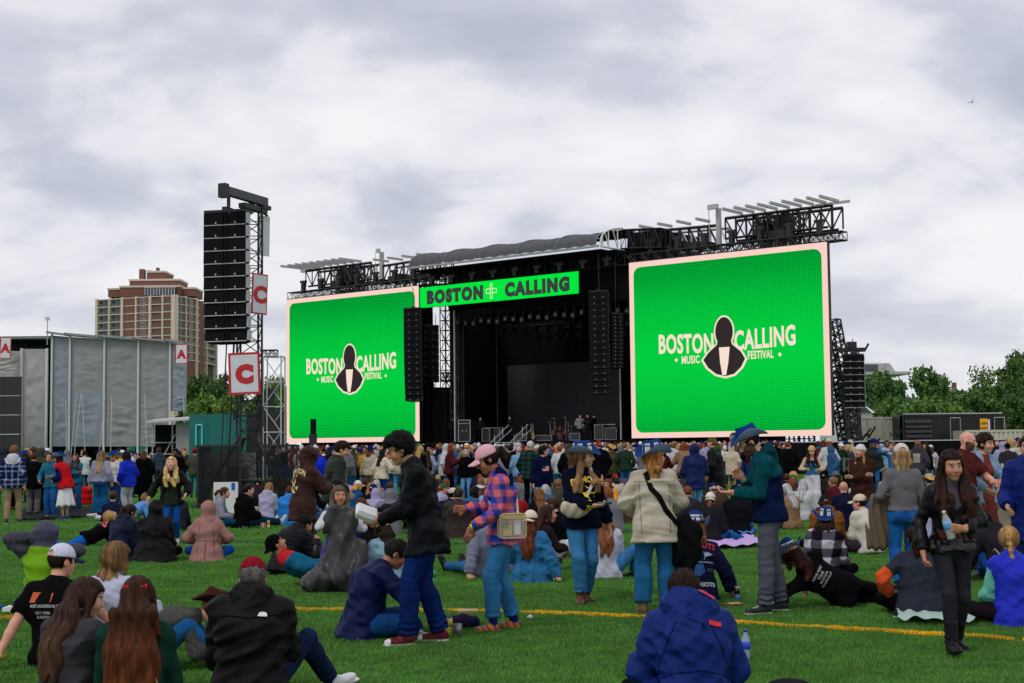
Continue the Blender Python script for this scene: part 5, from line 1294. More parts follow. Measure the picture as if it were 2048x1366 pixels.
# ------------------------------------------------------------------ second stage wrapped in grey tarpaulins
def build_tarps():
 Y = 96; X = lambda px: at(px, 790, Y).x; Z = lambda px, py: at(px, py, Y).z
 o = empty('wrapped_stage', (X(0), Y, 0), 0, 'smaller stage wrapped in grey tarpaulin sheets with pale posts', 'stage'); ox = X(0)
 T1 = mat('grey_tarpaulin', (.30, .30, .315), .85, noise=.10, nscale=1.6, spec=.05); T2 = mat('blue_grey_tarpaulin', (.275, .31, .365), .85, noise=.10, nscale=1.6, spec=.05); T3 = mat('pale_wall_sheet', (.40, .40, .39), .85, noise=.1, nscale=1.2)
 def sheet(p0, p1, t0, t1, b0, b1, m, seed, amp=.065):
  r = np.random.default_rng(seed); n = 30; k_ = 44; V = []; F = []; LT = [(r.normal(size=(g0 + 2, g1 + 2)), g0, g1, w_) for g0, g1, w_ in ((2, 4, .5), (3, 11, .55), (4, 22, .45), (9, 9, .2))]
  def fold(s, t):
   q = 0
   for G_, g0, g1, w_ in LT:
    a, b = s * g0, (t + .22 * (s - .5) ** 2 * 4 * (.5 - t)) * g1; b = min(max(b, 0), g1); i0, j0 = int(min(a, g0 - 1e-6)), int(min(b, g1 - 1e-6)); fa, fb = a - i0, b - j0; fa, fb = fa * fa * (3 - 2 * fa), fb * fb * (3 - 2 * fb)
    q += w_ * ((G_[i0, j0] * (1 - fa) + G_[i0 + 1, j0] * fa) * (1 - fb) + (G_[i0, j0 + 1] * (1 - fa) + G_[i0 + 1, j0 + 1] * fa) * fb)
   return q
  for i in range(n + 1):
   s = i / n; x = X(p0) + (X(p1) - X(p0)) * s - ox
   zt = Z(p0, t0) * (1 - s) + Z(p1, t1) * s; zb = Z(p0, b0) * (1 - s) + Z(p1, b1) * s
   for j in range(k_ + 1):
    t = j / k_; z = zb + (zt - zb) * t; e = min(s, 1 - s, .25) * 4 * min(1, 2.5 * min(t, 1 - t) + .35)
    y = -amp * e * (.7 + .62 * fold(s, t))
    V.append((x, y, z))
  for i in range(n):
   for j in range(k_): q = i * (k_ + 1) + j; F.append((q, q + k_ + 1, q + k_ + 2, q + 1))
  me = bpy.data.meshes.new('tarpaulin'); me.from_pydata(V, [], F); me.polygons.foreach_set('use_smooth', [True] * len(F)); link('tarpaulin', me, o, m)
 cols = [104, 140, 209, 277, 340.5, 373]; tops = [669, 672, 676, 680, 684, 687]; mm = [T2, T1, T1, T1, T2]; ml = [T2, T2, T1, T1, T2]
 for i in range(5):
  sheet(cols[i], cols[i + 1], tops[i] + 2, tops[i + 1] + 2, 788, 788, mm[i], i + 1)
  sheet(cols[i], cols[i + 1], 788, 788, 893 if i < 4 else 822, 893 if i < 4 else 822, ml[i], i + 21, .085)
 for i, c in enumerate(cols[:5]):
  x = X(c) - ox; MB().bx(x - .06, x + .06, -.18, -.05, 0, Z(c, tops[i] - 2)).build('post', mat('pale_post', (.6, .61, .6), .6), o)
 for i in range(5):
  x0, x1 = X(cols[i]) - ox, X(cols[i + 1]) - ox; z0, z1 = Z(cols[i], tops[i]), Z(cols[i + 1], tops[i + 1]); m = MB()
  m.add([(x0 - .3, -.5, z0 + .2), (x1 - .2, -.5, z1 + .12), (x1 - .2, 4, z1 + .3), (x0 - .3, 4, z0 + .35), (x0 - .3, -.5, z0 + .05), (x1 - .2, -.5, z1 - .02), (x1 - .2, 4, z1 + .2), (x0 - .3, 4, z0 + .2)], [(0, 1, 2, 3), (7, 6, 5, 4), (0, 4, 5, 1), (1, 5, 6, 2), (2, 6, 7, 3), (3, 7, 4, 0)]); m.build('roof_sheet', T1 if i % 2 else T2, o)
 r = random.Random(8)
 for i in range(8):                                      # guy ropes over the lower sheets
  a, b = r.uniform(106, 370), r.uniform(-14, 14); m = MB(); m.bar((X(a) - ox, -.42, Z(a, r.uniform(785, 800))), (X(a - b) - ox, -.8, 0), .022); m.build('guy_rope', mat('pale_rope', (.6, .6, .6), .7), o)
 sheet(44, 93, 698, 698, 905, 905, T3, 40, .1); sheet(-8, 42, 702, 702, 756, 756, T3, 41, .08)
 for px in (43.5, 94): x = X(px) - ox; MB().bx(x - .08, x + .08, -.2, 0, 0, Z(px, 697)).build('post', mat('pale_post'), o)
 MB().bx(X(94.5) - ox, X(103) - ox, .1, .4, 0, Z(98, 680)).build('dark_gap', DRAPE, o)
 truss(o, 'roof_truss', (X(-20) - ox, 1, Z(20, 688)), (X(104) - ox, 1, Z(104, 682)), .5, .55, 12, .05)
 m = MB(); m.bx(X(-30) - ox, X(104) - ox, -.2, 3, Z(20, 678), Z(20, 673)); m.build('roof_edge', mat('grey_edge', (.2, .21, .23), .6), o)
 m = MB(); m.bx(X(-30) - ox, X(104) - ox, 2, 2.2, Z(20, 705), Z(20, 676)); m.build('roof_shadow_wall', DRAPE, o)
 m = MB(); m.bar((X(95) - ox, -.2, Z(95, 690)), (X(95) - ox, -.2, Z(95, 634)), .035); m.bx(X(95) - ox - .12, X(95) - ox + .12, -.3, -.1, Z(95, 641), Z(95, 635)); m.build('mast', ALU, o)
 MB().bx(X(80) - ox, X(395) - ox, 2.5, 2.7, 0, 2.4).build('back_wall', DRAPE, o)
 m = MB()
 for i in range(12): x = X(104 + i * 23) - ox; m.bar((x, .4, 0), (x + (1.2 if i % 2 else -1.2), .4, 1.5), .04)
 m.build('leg_brace', ALU, o)
 for px in (236, 262, 300): MB().bx(X(px) - ox, X(px + 16) - ox, 2.3, 2.45, 1.4, 1.9).build('teal_sign', mat('cyan_paint'), o)
 ob = empty('video_screen', (X(-25), 93, 0), 0, 'unlit black video screen at the wrapped stage front', 'video screen'); 
 x1 = at(42, 800, 93).x - X(-25); zt = at(20, 753, 93).z
 for i in range(3):
  for j in range(5): MB().bx(x1 * i / 3 + .01, x1 * (i + 1) / 3 - .01, 0, .15, .3 + (zt - .3) * j / 5 + .01, .3 + (zt - .3) * (j + 1) / 5 - .01).build('panel', mat('unlit_screen2', (.02, .02, .021), .6), ob)
 # lean-to canopy
 c = empty('canopy', (at(299, 842, 88).x, 88, 0), 0, 'sloping pale canopy on scaffold legs beside the teal wall', 'canopy'); x1 = at(431, 834, 88).x - c.location.x; z0, z1 = at(299, 843, 88).z, at(431, 834, 88).z
 m = MB(); m.add([(0, -1, z0), (x1, -1, z1), (x1, 2, z1 + .2), (0, 2, z0 + .2), (0, -1, z0 - .12), (x1, -1, z1 - .12), (x1, 2, z1 + .08), (0, 2, z0 + .08)], [(0, 1, 2, 3), (7, 6, 5, 4), (0, 4, 5, 1), (1, 5, 6, 2), (2, 6, 7, 3), (3, 7, 4, 0)]); m.build('roof', mat('pale_sheet', (.5, .51, .52), .6), c)
 for x in (.2, x1 * .35, x1 * .65): MB().bar((x, 0, 0), (x, 0, z0), .04).build('leg', ALU, c)
 m = MB(); m.bx(.2, x1 * .4, .6, 1, 0, z0 - .2); m.build('dark_wall', DRAPE, c)
 m = MB()
 for z in (.7, 1.4, 2.1): m.bar((.1, -.1, z), (x1 * .66, -.1, z), .03)
 m.bar((.2, -.1, 0), (x1 * .4, -.1, 2.6), .03); m.build('rail', ALU, c)
 MB().bx(x1 * .42, x1 * .70, -.3, -.2, .2, z0 - .1).build('grey_curtain', mat('grey_tarpaulin'), c)
 MB().bx(x1 * .72, x1 * .8, -.3, .1, 1.9, 2.4).build('floodlight', BLACK, c)
build_tarps()
# ------------------------------------------------------------------ apartment tower far behind
def build_flats():
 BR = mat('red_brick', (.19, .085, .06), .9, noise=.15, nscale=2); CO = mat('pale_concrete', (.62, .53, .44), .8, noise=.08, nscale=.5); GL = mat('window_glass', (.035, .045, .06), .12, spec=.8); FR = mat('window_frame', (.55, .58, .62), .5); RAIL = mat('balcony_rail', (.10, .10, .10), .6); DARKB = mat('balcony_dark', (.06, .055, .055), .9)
 fl = 2.92; Hr = at(300, 588, 540).z; o = empty('apartment_tower', (0, 0, 0), 0, 'tall brick apartment tower with pale bands behind the wrapped stage', 'building')
 P = [at(192, 700, 545), at(243, 700, 540), at(299, 700, 535), at(350, 700, 532), at(394, 700, 546), at(434, 700, 575)]
 n = int(Hr / fl)
 W = MB().bx(-.5, .5, -.06, .08, -.5, .5).mesh('window'); W.materials.append(FR)
 def wp(): m = MB(); m.bx(-.44, -.03, -.09, -.065, -.42, .42); m.bx(.03, .44, -.09, -.065, -.42, .42); me = m.mesh('pane'); me.materials.append(GL); return me
 PN = wp()
 kinds = [('glass', 2), ('brick', 2), ('corner', 2), ('brick', 2), ('glass', 2)]
 for i in range(5):
  a, b = P[i].copy(), P[i + 1].copy(); a.z = b.z = 0; d = (b - a); L = d.length; d.normalize(); nn = Vector((d.y, -d.x, 0)); kind, nbay = kinds[i]; top = n if i < 4 else n - 1
  zt = top * fl; ang = math.atan2(d.y, d.x)
  def seg(name, x0, x1, y0, y1, z0, z1, m):
   c = a + d * ((x0 + x1) / 2) - nn * ((y0 + y1) / 2); return MB().box(c + Vector((0, 0, (z0 + z1) / 2)), ((x1 - x0) / 2, (y1 - y0) / 2, (z1 - z0) / 2), (d, -nn, Vector((0, 0, 1)))).build(name, m, o)
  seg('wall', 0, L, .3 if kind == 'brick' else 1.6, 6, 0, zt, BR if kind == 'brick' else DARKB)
  seg('core', 0, L, 6, 22, 0, zt - .1, BR)
  bw = L / nbay
  for j in range(nbay + 1): seg('pier', j * bw - (.55 if j in (0, nbay) else .32), j * bw + (.55 if j in (0, nbay) else .32), -.12, 1.5, 0, zt + .4, CO)
  for k in range(n - 8, top + 1): seg('floor_band', .2, L - .2, -.02, 1.58, k * fl - .16, k * fl + .16, CO)
  for k in range(n - 8, top):
   for j in range(nbay):
    for q in ((0,) if kind == 'brick' else (-1, 1)):
     c = a + d * ((j + .5) * bw + q * bw * .22) - nn * (.28 if kind == 'brick' else 1.5) + Vector((0, 0, (k + .52) * fl))
     w = link('window', W, o); w.location = c; w.rotation_euler = (0, 0, ang); w.scale = (2.2 if kind == 'brick' else bw * .36, 1, 1.9 if kind == 'brick' else 2.3)
     g = link('pane', PN, w)
    if kind != 'brick':
     seg('balcony_rail', j * bw + .4, (j + 1) * bw - .4, .02, .1, k * fl + .16, k * fl + 1.05, RAIL)
 def roofbox(px0, px1, py0, py1, Y, m, name='penthouse', dp=14, cap=True):
  A, B = at(px0, py1, Y), at(px1, py0, Y); MB().bx(A.x, B.x, Y, Y + dp, A.z, B.z).build(name, m, o)
  if cap: MB().bx(A.x - .3, B.x + .3, Y - .3, Y + dp, B.z, B.z + .7).build('coping', CO, o)
 roofbox(216, 390, 578, 594, 556, BR); roofbox(240, 360, 574, 594, 553, BR); roofbox(259, 359, 561, 576, 558, BR)
 roofbox(290, 349, 575, 592, 551, GL, 'lounge_window', 3); 
 for i in range(11): A = at(290 + i * 5.9, 590, 550.8); MB().bx(A.x - .12, A.x + .12, 550.6, 550.9, A.z, A.z + 2.6).build('mullion', FR, o)
 roofbox(295, 330, 545, 563, 562, BR, 'plant_room'); roofbox(278, 288, 538, 563, 562, BR, 'chimney', 3, False); roofbox(293, 302, 540, 563, 564, FR, 'tank', 3, False); roofbox(312, 317, 535, 546, 563, BR, 'chimney', 2, False)
build_flats()
# ------------------------------------------------------------------ right side: array mast, tents, containers, buildings
def build_right():
 g = at(1708, 880, 80); o = empty('speaker_mast', (g.x, 80, 0), 0, 'slim black lattice mast with speaker block by the cream container', 'mast')
 z1 = at(1708, 700, 80).z; truss(o, 'lattice', (0, 0, 0), (0, 0, z1), .62, .62, 16, .045); m = MB(); m.bx(-.75, .75, -.15, .15, z1 - .1, z1 + .12); m.bx(-.25, .25, -.2, .2, z1 + .12, z1 + .45); m.bar((-.75, 0, z1), (-.95, 0, z1 + .35), .06); m.bar((.75, 0, z1), (.95, 0, z1 + .35), .06); m.build('head', BLACK, o)
 array(at(1708, 710, 79.3), 4, 8, 1.12, .36, .45, 'black speaker block on the slim mast near the trees', -.5, True, .9)
 CRE = mat('cream_container', (.56, .53, .43), .6, noise=.08, nscale=1.5); BLK = mat('black_container', (.010, .010, .011), .45, noise=.3, nscale=2); 
 def container(px0, px1, pyt, Y, z0, m, label, door=None, yaw=0, rib=.28):
  a, b = at(px0, pyt, Y), at(px1, pyt, Y); w = b.x - a.x; h = (a.z + b.z) / 2 - z0; c = empty('container', (a.x, Y, z0), yaw, label, 'container'); dx = 0 if door is None else at(door, pyt, Y).x - a.x
  MB().bx(0, w, .06, 2.4, 0, h).build('body', m, c); k = MB(); x = dx + .1
  while x < w - .15: k.bx(x, x + rib * .5, 0, .058, .12, h - .12); x += rib
  k.build('side_ribs', m, c)
  e = MB(); e.bx(0, w, -.02, .05, h - .1, h + .02); e.bx(0, w, -.02, .05, -.02, .1)
  for xx in (0, dx, w): e.bx(xx - .05, xx + .06, -.03, .05, .1, h - .1)
  e.build('frame', m, c)
  if dx:
   for j in range(2):
    dd = MB().bx(.08 + j * dx / 2, (j + 1) * dx / 2 - .03, -.02, .055, .14, h - .14).build('door', m, c); q = MB(); q.bar(((j + .5) * dx / 2 + .1, -.05, .1), ((j + .5) * dx / 2 + .1, -.05, h - .1), .02); q.bx((j + .2) * dx / 2, (j + .8) * dx / 2, -.05, -.02, h * .3, h * .34); q.build('lock_bar', m, dd)
  return c, w, h
 MB().bx(0, 0, 0, 0, 0, 0)
 container(1703, 1800, 835, 92, .55, CRE, 'cream shipping container with closed doors behind the mast', door=1762)
 c, w, h = container(1801, 2004, 828, 90, 1.0, BLK, 'long black container with louvres and yellow sign', rib=.2)
 for i in range(6): 
  z = .35 + i * (h - .6) / 6
  MB().add([(.25, -.14, z), (w * .30, -.14, z), (w * .30, -.03, z + .22), (.25, -.03, z + .22), (.25, -.03, z - .03), (w * .30, -.03, z - .03)], [(0, 1, 2, 3), (0, 4, 5, 1), (0, 3, 4), (1, 5, 2), (3, 2, 5, 4)]).build('louvre', mat('black_gloss', (.014, .014, .015), .35), c)
 for x in (w * .485, w * .92): 
  q = MB(); q.bar((x, -.06, .1), (x, -.06, h - .25), .03); q.bar((x + .62, -.06, .1), (x + .62, -.06, h - .25), .03); q.bar((x, -.06, h - .25), (x + .62, -.06, h - .25), .03); q.build('door_frame', ALU, c)
 MB().bx(w * .02, w, -.06, .02, h, h + .06).build('roof_edge', ALU, c)
 MB().bx(0, w * .56, -.08, 0, -.12, .02).build('red_stripe', mat('red_paint', (.35, .03, .01), .6), c)
 x0 = w * .775; MB().bx(x0, x0 + w * .075, -.09, -.05, h * .53, h * .87).build('yellow_sign', mat('sign_yellow', srgb(240, 176, 20), .6), c)
 letters('sign_text', 'CREW', x0 + w * .042, h * .72, .12, mat('sign_black', (.01, .01, .01), .6), c, -.096, bold=.008); letters('sign_text', 'ONLY', x0 + w * .038, h * .60, .12, mat('sign_black'), c, -.096, bold=.008)
 MB().bx(x0 + w * .08, x0 + w * .098, -.09, -.05, h * .55, h * .85).build('white_notice', WHITE, c)
 container(1930, 2120, 860, 86, 0, CRE, 'low cream container beyond the bald man with open edge of frame')
 o = empty('notice_board', at(1948, 884, 85.6), 0, 'small blue notice on the low cream container', 'sign'); MB().bx(0, .32, -.03, .02, .05, .4).build('panel', mat('blue_sticker'), o)
 # tents
 T = mat('tent_white', (.72, .73, .75), .7)
 for px0, px1, pyt, pyb, Y, lb in ((1655, 1706, 806, 826, 112, 'white peaked tent behind the leaning outriggers'), (1700, 1745, 806, 826, 118, 'white tent with dark gable behind the mast')):
  a, b = at(px0, pyb, Y), at(px1, pyb, Y); w = b.x - a.x; zt = at(px0, pyt, Y).z; c = empty('tent', (a.x, Y, 0), 0, lb, 'tent')
  MB().bx(0, w, 0, 3, 0, a.z).build('wall', T, c); MB().add([(-.2, -.2, a.z), (w + .2, -.2, a.z), (w + .2, 3.2, a.z), (-.2, 3.2, a.z), (w * .4, .8, zt + .3), (w * .6, 2.2, zt + .3)], [(0, 1, 5, 4), (1, 2, 5), (2, 3, 4, 5), (3, 0, 4)]).build('roof', T, c)
  if px0 == 1700: MB().add([(.1, -.25, a.z), (w - .1, -.25, a.z), (w * .5, -.05, zt)], [(0, 1, 2)]).build('gable', mat('dark_gable', (.05, .05, .055), .8), c)
 # buildings beyond the trees
 c = empty('office_block', (0, 0, 0), 0, 'pale modern block with glazed top above the trees', 'building'); a, b = at(1722, 745, 420), at(1790, 745, 420)
 zt = at(1730, 727, 420).z; MB().bx(a.x, b.x - 2.6, 420, 440, 0, zt).build('wall', mat('pale_block', (.42, .42, .40), .8), c)
 MB().add([(b.x - 2.7, 419.6, a.z), (b.x + .2, 419.6, a.z), (b.x - 1.6, 419.6, zt), (b.x - 2.7, 419.6, zt), (b.x - 2.7, 440, a.z), (b.x + .2, 440, a.z), (b.x - 1.6, 440, zt), (b.x - 2.7, 440, zt)], [(3, 2, 1, 0), (0, 1, 5, 4), (1, 2, 6, 5), (2, 3, 7, 6), (4, 5, 6, 7)]).build('raked_end', mat('pale_block'), c)
 MB().bx(a.x - 4, b.x + 3.5, 416, 442, a.z - .8, a.z).build('roof_slab', mat('pale_block'), c)
 for i in range(6): x = a.x + .5 + i * .75; MB().bx(x, x + .6, 419.7, 419.98, a.z + .3, zt - .3).build('window', mat('window_glass'), c)
 m = MB(); m.bx(a.x + 1, b.x - 2.8, 423, 423.2, zt + .5, zt + .55)
 for i in range(8): x = a.x + 1 + i * .7; m.bx(x, x + .05, 423, 423.1, zt, zt + .5)
 m.build('roof_rail', ALU, c)
 c = empty('brick_house', (0, 0, 0), 0, 'distant brick house with chimney stack among the trees', 'building'); a, b = at(1872, 800, 300), at(1935, 800, 300); BR = mat('red_brick')
 MB().bx(a.x, b.x, 300, 312, 0, at(1880, 782, 300).z).build('wall', BR, c); A = at(1906, 781, 299.5); MB().bx(A.x, A.x + .75, 299.4, 300.4, A.z, at(1906, 765, 299.5).z).build('chimney', BR, c); A = at(1878, 782, 300.5); MB().bx(A.x, A.x + 2, 300.6, 304, A.z, at(1885, 766, 300).z).build('dormer', BR, c)
 for i in range(4): MB().bx(a.x + .7 + i * 1.6, a.x + 1.5 + i * 1.6, 299.93, 299.99, A.z - 2, A.z - .8).build('window', mat('window_glass'), c)
 # black scrim fence and steel barriers
 def run(name, pts, h, n, m, label, cat, group, mesh=True):
  A, B = pts; o = empty(name, (A.x, A.y, 0), math.atan2(B.y - A.y, B.x - A.x), label, cat, group); w = (B.xy - A.xy).length
  if mesh: MB().bx(0, w, -.01, .01, .03, h).build('scrim', m, o); MB().bx(0, w, -.03, .03, h, h + .05).build('top_rail', ALU, o)
  for i in range(n + 1): MB().bx(w * i / n - .03, w * i / n + .03, .02, .06, 0, h + .02).build('post', ALU if mesh else m, o)
  if not mesh:
   q = MB(); q.bx(0, w, -.02, .02, h - .04, h); q.bx(0, w, -.02, .02, .12, .16); k = 0
   while k < w: q.bx(k, k + .02, -.01, .01, .16, h - .04); k += .13
   q.build('bars', m, o)
  return o
 run('scrim_fence', (at(1535, 900, 79), at(1830, 900, 74)), 1.70, 12, DRAPE, 'long black scrim fence below the green screen and containers', 'fence', None)
 run('scrim_fence', (at(1832, 900, 74), at(2100, 900, 70)), 1.72, 9, DRAPE, 'black scrim fence below the low cream container', 'fence', None)
 G = mat('galvanised', (.20, .21, .23), .6, .3)
 for i, (p0, p1) in enumerate(((1690, 1740), (1742, 1790), (1792, 1842), (1844, 1890))):
  run('crowd_barrier', (at(p0, 950, 47), at(p1, 950, 47.3)), 1.16, 2, G, ('galvanised crowd barrier beside the floral dress', 'galvanised crowd barrier behind the brown sweater', 'galvanised crowd barrier behind the white cap woman', 'galvanised crowd barrier beside the bald man')[i], 'barrier', 'crowd barriers across the field', False)
 run('crowd_barrier', (at(1960, 950, 33), at(2060, 950, 32)), 1.2, 4, BLACK, 'black railing beside the blue coat near the field edge', 'barrier', None, False)
 wallbox('field_board', 1975, 2060, 925, 36, mat('pale_board', (.5, .52, .5), .7), 'pale board behind the black railing', 'board', .05)
build_right()
# low screens and barriers at the stage front
o = empty('column_speaker', at(626, 893, 80), 0, 'thin black column speaker standing before the green screen', 'speaker'); o.location.z = 0
MB().bx(-.2, .2, -.15, .15, 0, at(626, 868, 80).z).build('base', BLACK, o); MB().bx(-.13, .17, -.12, .12, at(626, 868, 80).z, at(626, 838, 80).z).build('column', SPK, o)
o = empty('round_sign', at(1468, 874, 60), 0, 'round dark sign with gold ring on a thin pole before the biggest screen', 'sign')
ring = [(math.cos(2 * math.pi * i / 24) * .2, math.sin(2 * math.pi * i / 24) * .2) for i in range(24)]
plate(ring[::-1], -.01, .01).build('ring', mat('gold_paint', srgb(190, 160, 50), .5), o); plate([(x * .86, z * .86) for x, z in ring[::-1]], -.02, -.012).build('disc', mat('dark_disc', srgb(32, 48, 66), .6), o)
letters('sign_text', 'PLATINUM', 0, .01, .052, WHITE, o, -.025, bold=.003); letters('sign_text', 'LOUNGE', 0, -.07, .052, WHITE, o, -.025, bold=.003); MB().bar((0, .02, -.2), (0, .02, -at(1468, 874, 60).z), .015).build('pole', BLACK, o)
# ------------------------------------------------------------------ trees
LEAFM = {}
def leaf_mat(name, c0, c1):
 m = bpy.data.materials.new(name); m.use_nodes = True; nt = m.node_tree; N, L = nt.nodes.new, nt.links.new; b = nt.nodes['Principled BSDF']; b.inputs['Roughness'].default_value = .7; b.inputs['Specular IOR Level'].default_value = .2
 at_ = N('ShaderNodeAttribute'); at_.attribute_name = 'Col'; oi = N('ShaderNodeObjectInfo')
 mx = N('ShaderNodeMix'); mx.data_type = 'RGBA'; L(at_.outputs['Fac'], mx.inputs['Factor']); mx.inputs['A'].default_value = (*c0, 1); mx.inputs['B'].default_value = (*c1, 1)
 mm = N('ShaderNodeMix'); mm.data_type = 'RGBA'; mm.blend_type = 'MULTIPLY'; mm.inputs['Factor'].default_value = 1; L(mx.outputs['Result'], mm.inputs['A']); L(oi.outputs['Color'], mm.inputs['B']); L(mm.outputs['Result'], b.inputs['Base Color'])
 return m
LEAF = leaf_mat('leaves', (.048, .095, .028), (.13, .21, .062)); BARK = mat('bark', (.05, .04, .032), .9, noise=.3, nscale=6)
def crown_mesh(seed, n=9000, lobes=16, flat=.8, leaf=.062, gap=1.0):
 """Crown in a unit box (radius ~1, height 0..1.9): leaf faces clustered in clumps over several lobes."""
 r = np.random.default_rng(seed); ctr = []
 for i in range(lobes):
  a = r.uniform(0, 6.283); q = r.uniform(.1, .75); z = r.uniform(.25, 1.5); q *= (1 - (abs(z - .75) / 1.3) ** 2) ** .5; ctr.append((q * math.cos(a), q * math.sin(a), z, r.uniform(.25, .48)))
 ctr = np.array(ctr); cl = []
 for c in ctr:
  k = 26; d = r.normal(size=(k, 3)); d /= np.linalg.norm(d, axis=1)[:, None]; cl.append(c[:3] + d * c[3] * r.uniform(.55, 1.08, (k, 1)) * np.array((1, 1, flat)))
 cl = np.concatenate(cl); i = r.integers(0, len(cl), n); P = cl[i] + r.normal(size=(n, 3)) * .065 * gap
 A = r.normal(size=(n, 3)); A /= np.linalg.norm(A, axis=1)[:, None]; B = np.cross(A, r.normal(size=(n, 3))); B /= np.linalg.norm(B, axis=1)[:, None]
 s = leaf * r.uniform(.6, 1.4, (n, 1)); V = np.stack([P - A * s, P - B * s * .6, P + A * s, P + B * s * .6], 1).reshape(-1, 3)
 g = np.repeat(np.clip(r.uniform(0, .55, len(cl))[i] + r.uniform(0, .45, n), 0, 1), 4)
 return np_mesh('crown', V, np.arange(4 * n).reshape(-1, 4), np.repeat(g[:, None], 3, 1), False)
def trunk_mesh(seed):
 r = random.Random(seed); m = MB(); m.bar((0, 0, -1.0), (0, 0, .35), .06, 7, .045)
 for i in range(9):
  a = r.uniform(0, 6.28); z = r.uniform(-.1, .5); L = r.uniform(.5, .9); q = Vector((math.cos(a) * L * .6, math.sin(a) * L * .6, z + L)); m.bar((0, 0, z), q, .026, 5, .008)
  for j in range(3): b = a + r.uniform(-1, 1); p = q * .6; m.bar(p, p + Vector((math.cos(b) * .3, math.sin(b) * .3, .3)), .01, 4, .003)
 return m.mesh('trunk')
CR = [crown_mesh(31 + i, 11000, 16 + 3 * i, .85) for i in range(3)] + [crown_mesh(50, 5200, 12, .7, .045, 1.3)]
TR = [trunk_mesh(60 + i) for i in range(4)]
for c in CR: c.materials.append(LEAF)
for t in TR: t.materials.append(BARK)
def tree(px, pyt, Y, rpx, kind, label, tint=(1, 1, 1), group='trees beyond the field'):
 top = at(px, pyt, Y); g = Vector((top.x, Y, 0)); R_ = rpx / F_PX * Y; H = top.z; s = R_; o = empty('tree', g, 0, label, 'tree', group); zs = H / 2.35
 rz = random.uniform(0, 6.28)
 c = link('crown', CR[kind], o, color=tint); c.location = (0, 0, H * .14); c.scale = (s * 1.15, s * 1.15, H * .90 / 1.9); c.rotation_euler = (0, 0, rz)
 t = link('trunk', TR[kind], o); t.location = (0, 0, H * .30); t.scale = (s, s, H * .30); t.rotation_euler = (0, 0, rz)
tree(395, 748, 160, 50, 0, 'dark green tree between tarpaulin end and the big C sign', (.8, .85, .8)); tree(445, 752, 158, 46, 1, 'dark rounded tree directly under the apartment tower', (.75, .8, .75)); tree(402, 782, 125, 42, 2, 'bright green bushy tree above the pale canopy', (1.6, 1.6, 1.0)); tree(452, 790, 122, 44, 0, 'bright green low tree above the teal wall', (1.6, 1.6, 1.0))
tree(548, 745, 130, 36, 2, 'light green tree behind the pale scaffold tower', (1.5, 1.55, 1.1)); tree(505, 775, 126, 34, 1, 'mid green tree behind the C tower mast', (1.1, 1.2, .9)); tree(566, 800, 118, 22, 0, 'dark bush at the edge of the lettered screen', (.5, .5, .5)); tree(855, 752, 150, 24, 3, 'small tree seen through the gap beside the stage', (.9, 1, .9))
tree(1690, 730, 175, 30, 3, 'thin tree between biggest screen and speaker mast', (.8, .95, .9)); tree(1765, 742, 150, 56, 0, 'dark blue green tree behind the speaker mast', (.95, 1.15, 1.15)); tree(1838, 738, 165, 62, 1, 'tall mid green tree above the black container', (1.15, 1.3, 1.1)); tree(1800, 790, 132, 52, 2, 'low mid green tree above the cream container', (1.3, 1.4, 1.1)); tree(1862, 792, 125, 48, 0, 'light green bushy tree above the louvred end', (1.45, 1.5, 1.1)); tree(1925, 806, 122, 45, 1, 'light green low tree above the yellow sign', (1.5, 1.55, 1.1))
tree(1978, 732, 140, 62, 3, 'open crowned tree with sky showing through its top', (1.15, 1.25, 1.0)); tree(1985, 770, 132, 60, 2, 'broad green tree below the open crown', (1.15, 1.25, 1.0)); tree(2052, 705, 120, 62, 0, 'tallest dark green tree at the edge of the view', (.95, 1.05, .9)); tree(2035, 790, 112, 50, 1, 'dark green tree above the low cream container', (.95, 1.05, .9)); tree(1905, 775, 210, 50, 2, 'distant dark tree round the brick chimney', (1.1, 1.25, 1.2)); tree(1735, 770, 190, 50, 1, 'distant blue green tree under the pale office block', (1.0, 1.2, 1.3))
# bird
o = tag(MB().add([tuple(at(1944, 205, 60) + Vector(p)) for p in ((0, 0, 0), (.10, 0, -.10), (.03, .03, .02), (-.02, 0, .03), (-.09, .02, .03), (-.2, .04, -.02), (-.1, .0, .0), (.02, -.05, .10), (.06, -.1, .18), (.03, -.06, .08), (.05, .0, -.03))], [(0, 1, 10, 2), (0, 2, 3), (3, 4, 6, 0), (4, 5, 6), (2, 9, 7, 3), (9, 8, 7)]).build('bird', mat('bird_dark', (.02, .02, .022), .8)), 'small dark bird gliding high in the cloudy sky', 'bird')
# ------------------------------------------------------------------ gear on the deck
def stage_thing(name, px, v, label, cat, group=None): 
 u, _ = SP(px, 875, v); return empty(name, label=label, cat=cat, group=group, mat=STM @ Matrix.Translation((u, v, 2.025)))
o = stage_thing('amplifier', 929, 1.6, 'big black speaker cabinet edged in pale metal on the deck', 'amplifier'); MB().bx(-.55, .55, 0, .6, 0, 1.5).build('cabinet', BLACK, o); m = MB()
for a, b in (((-.55, 0), (.55, 0)), ((.55, 0), (.55, 1.5)), ((.55, 1.5), (-.55, 1.5)), ((-.55, 1.5), (-.55, 0)), ((-.55, 1.25), (.55, 1.25))): m.bar((a[0], -.02, a[1]), (b[0], -.02, b[1]), .03)
m.build('trim', ALU, o); m = MB(); m.bx(-.22, -.15, -.03, 0, .72, .8); m.bx(.15, .22, -.03, 0, .72, .8); m.build('handle', ALU, o)
FLC = mat('flight_case', (.03, .03, .034), .5)
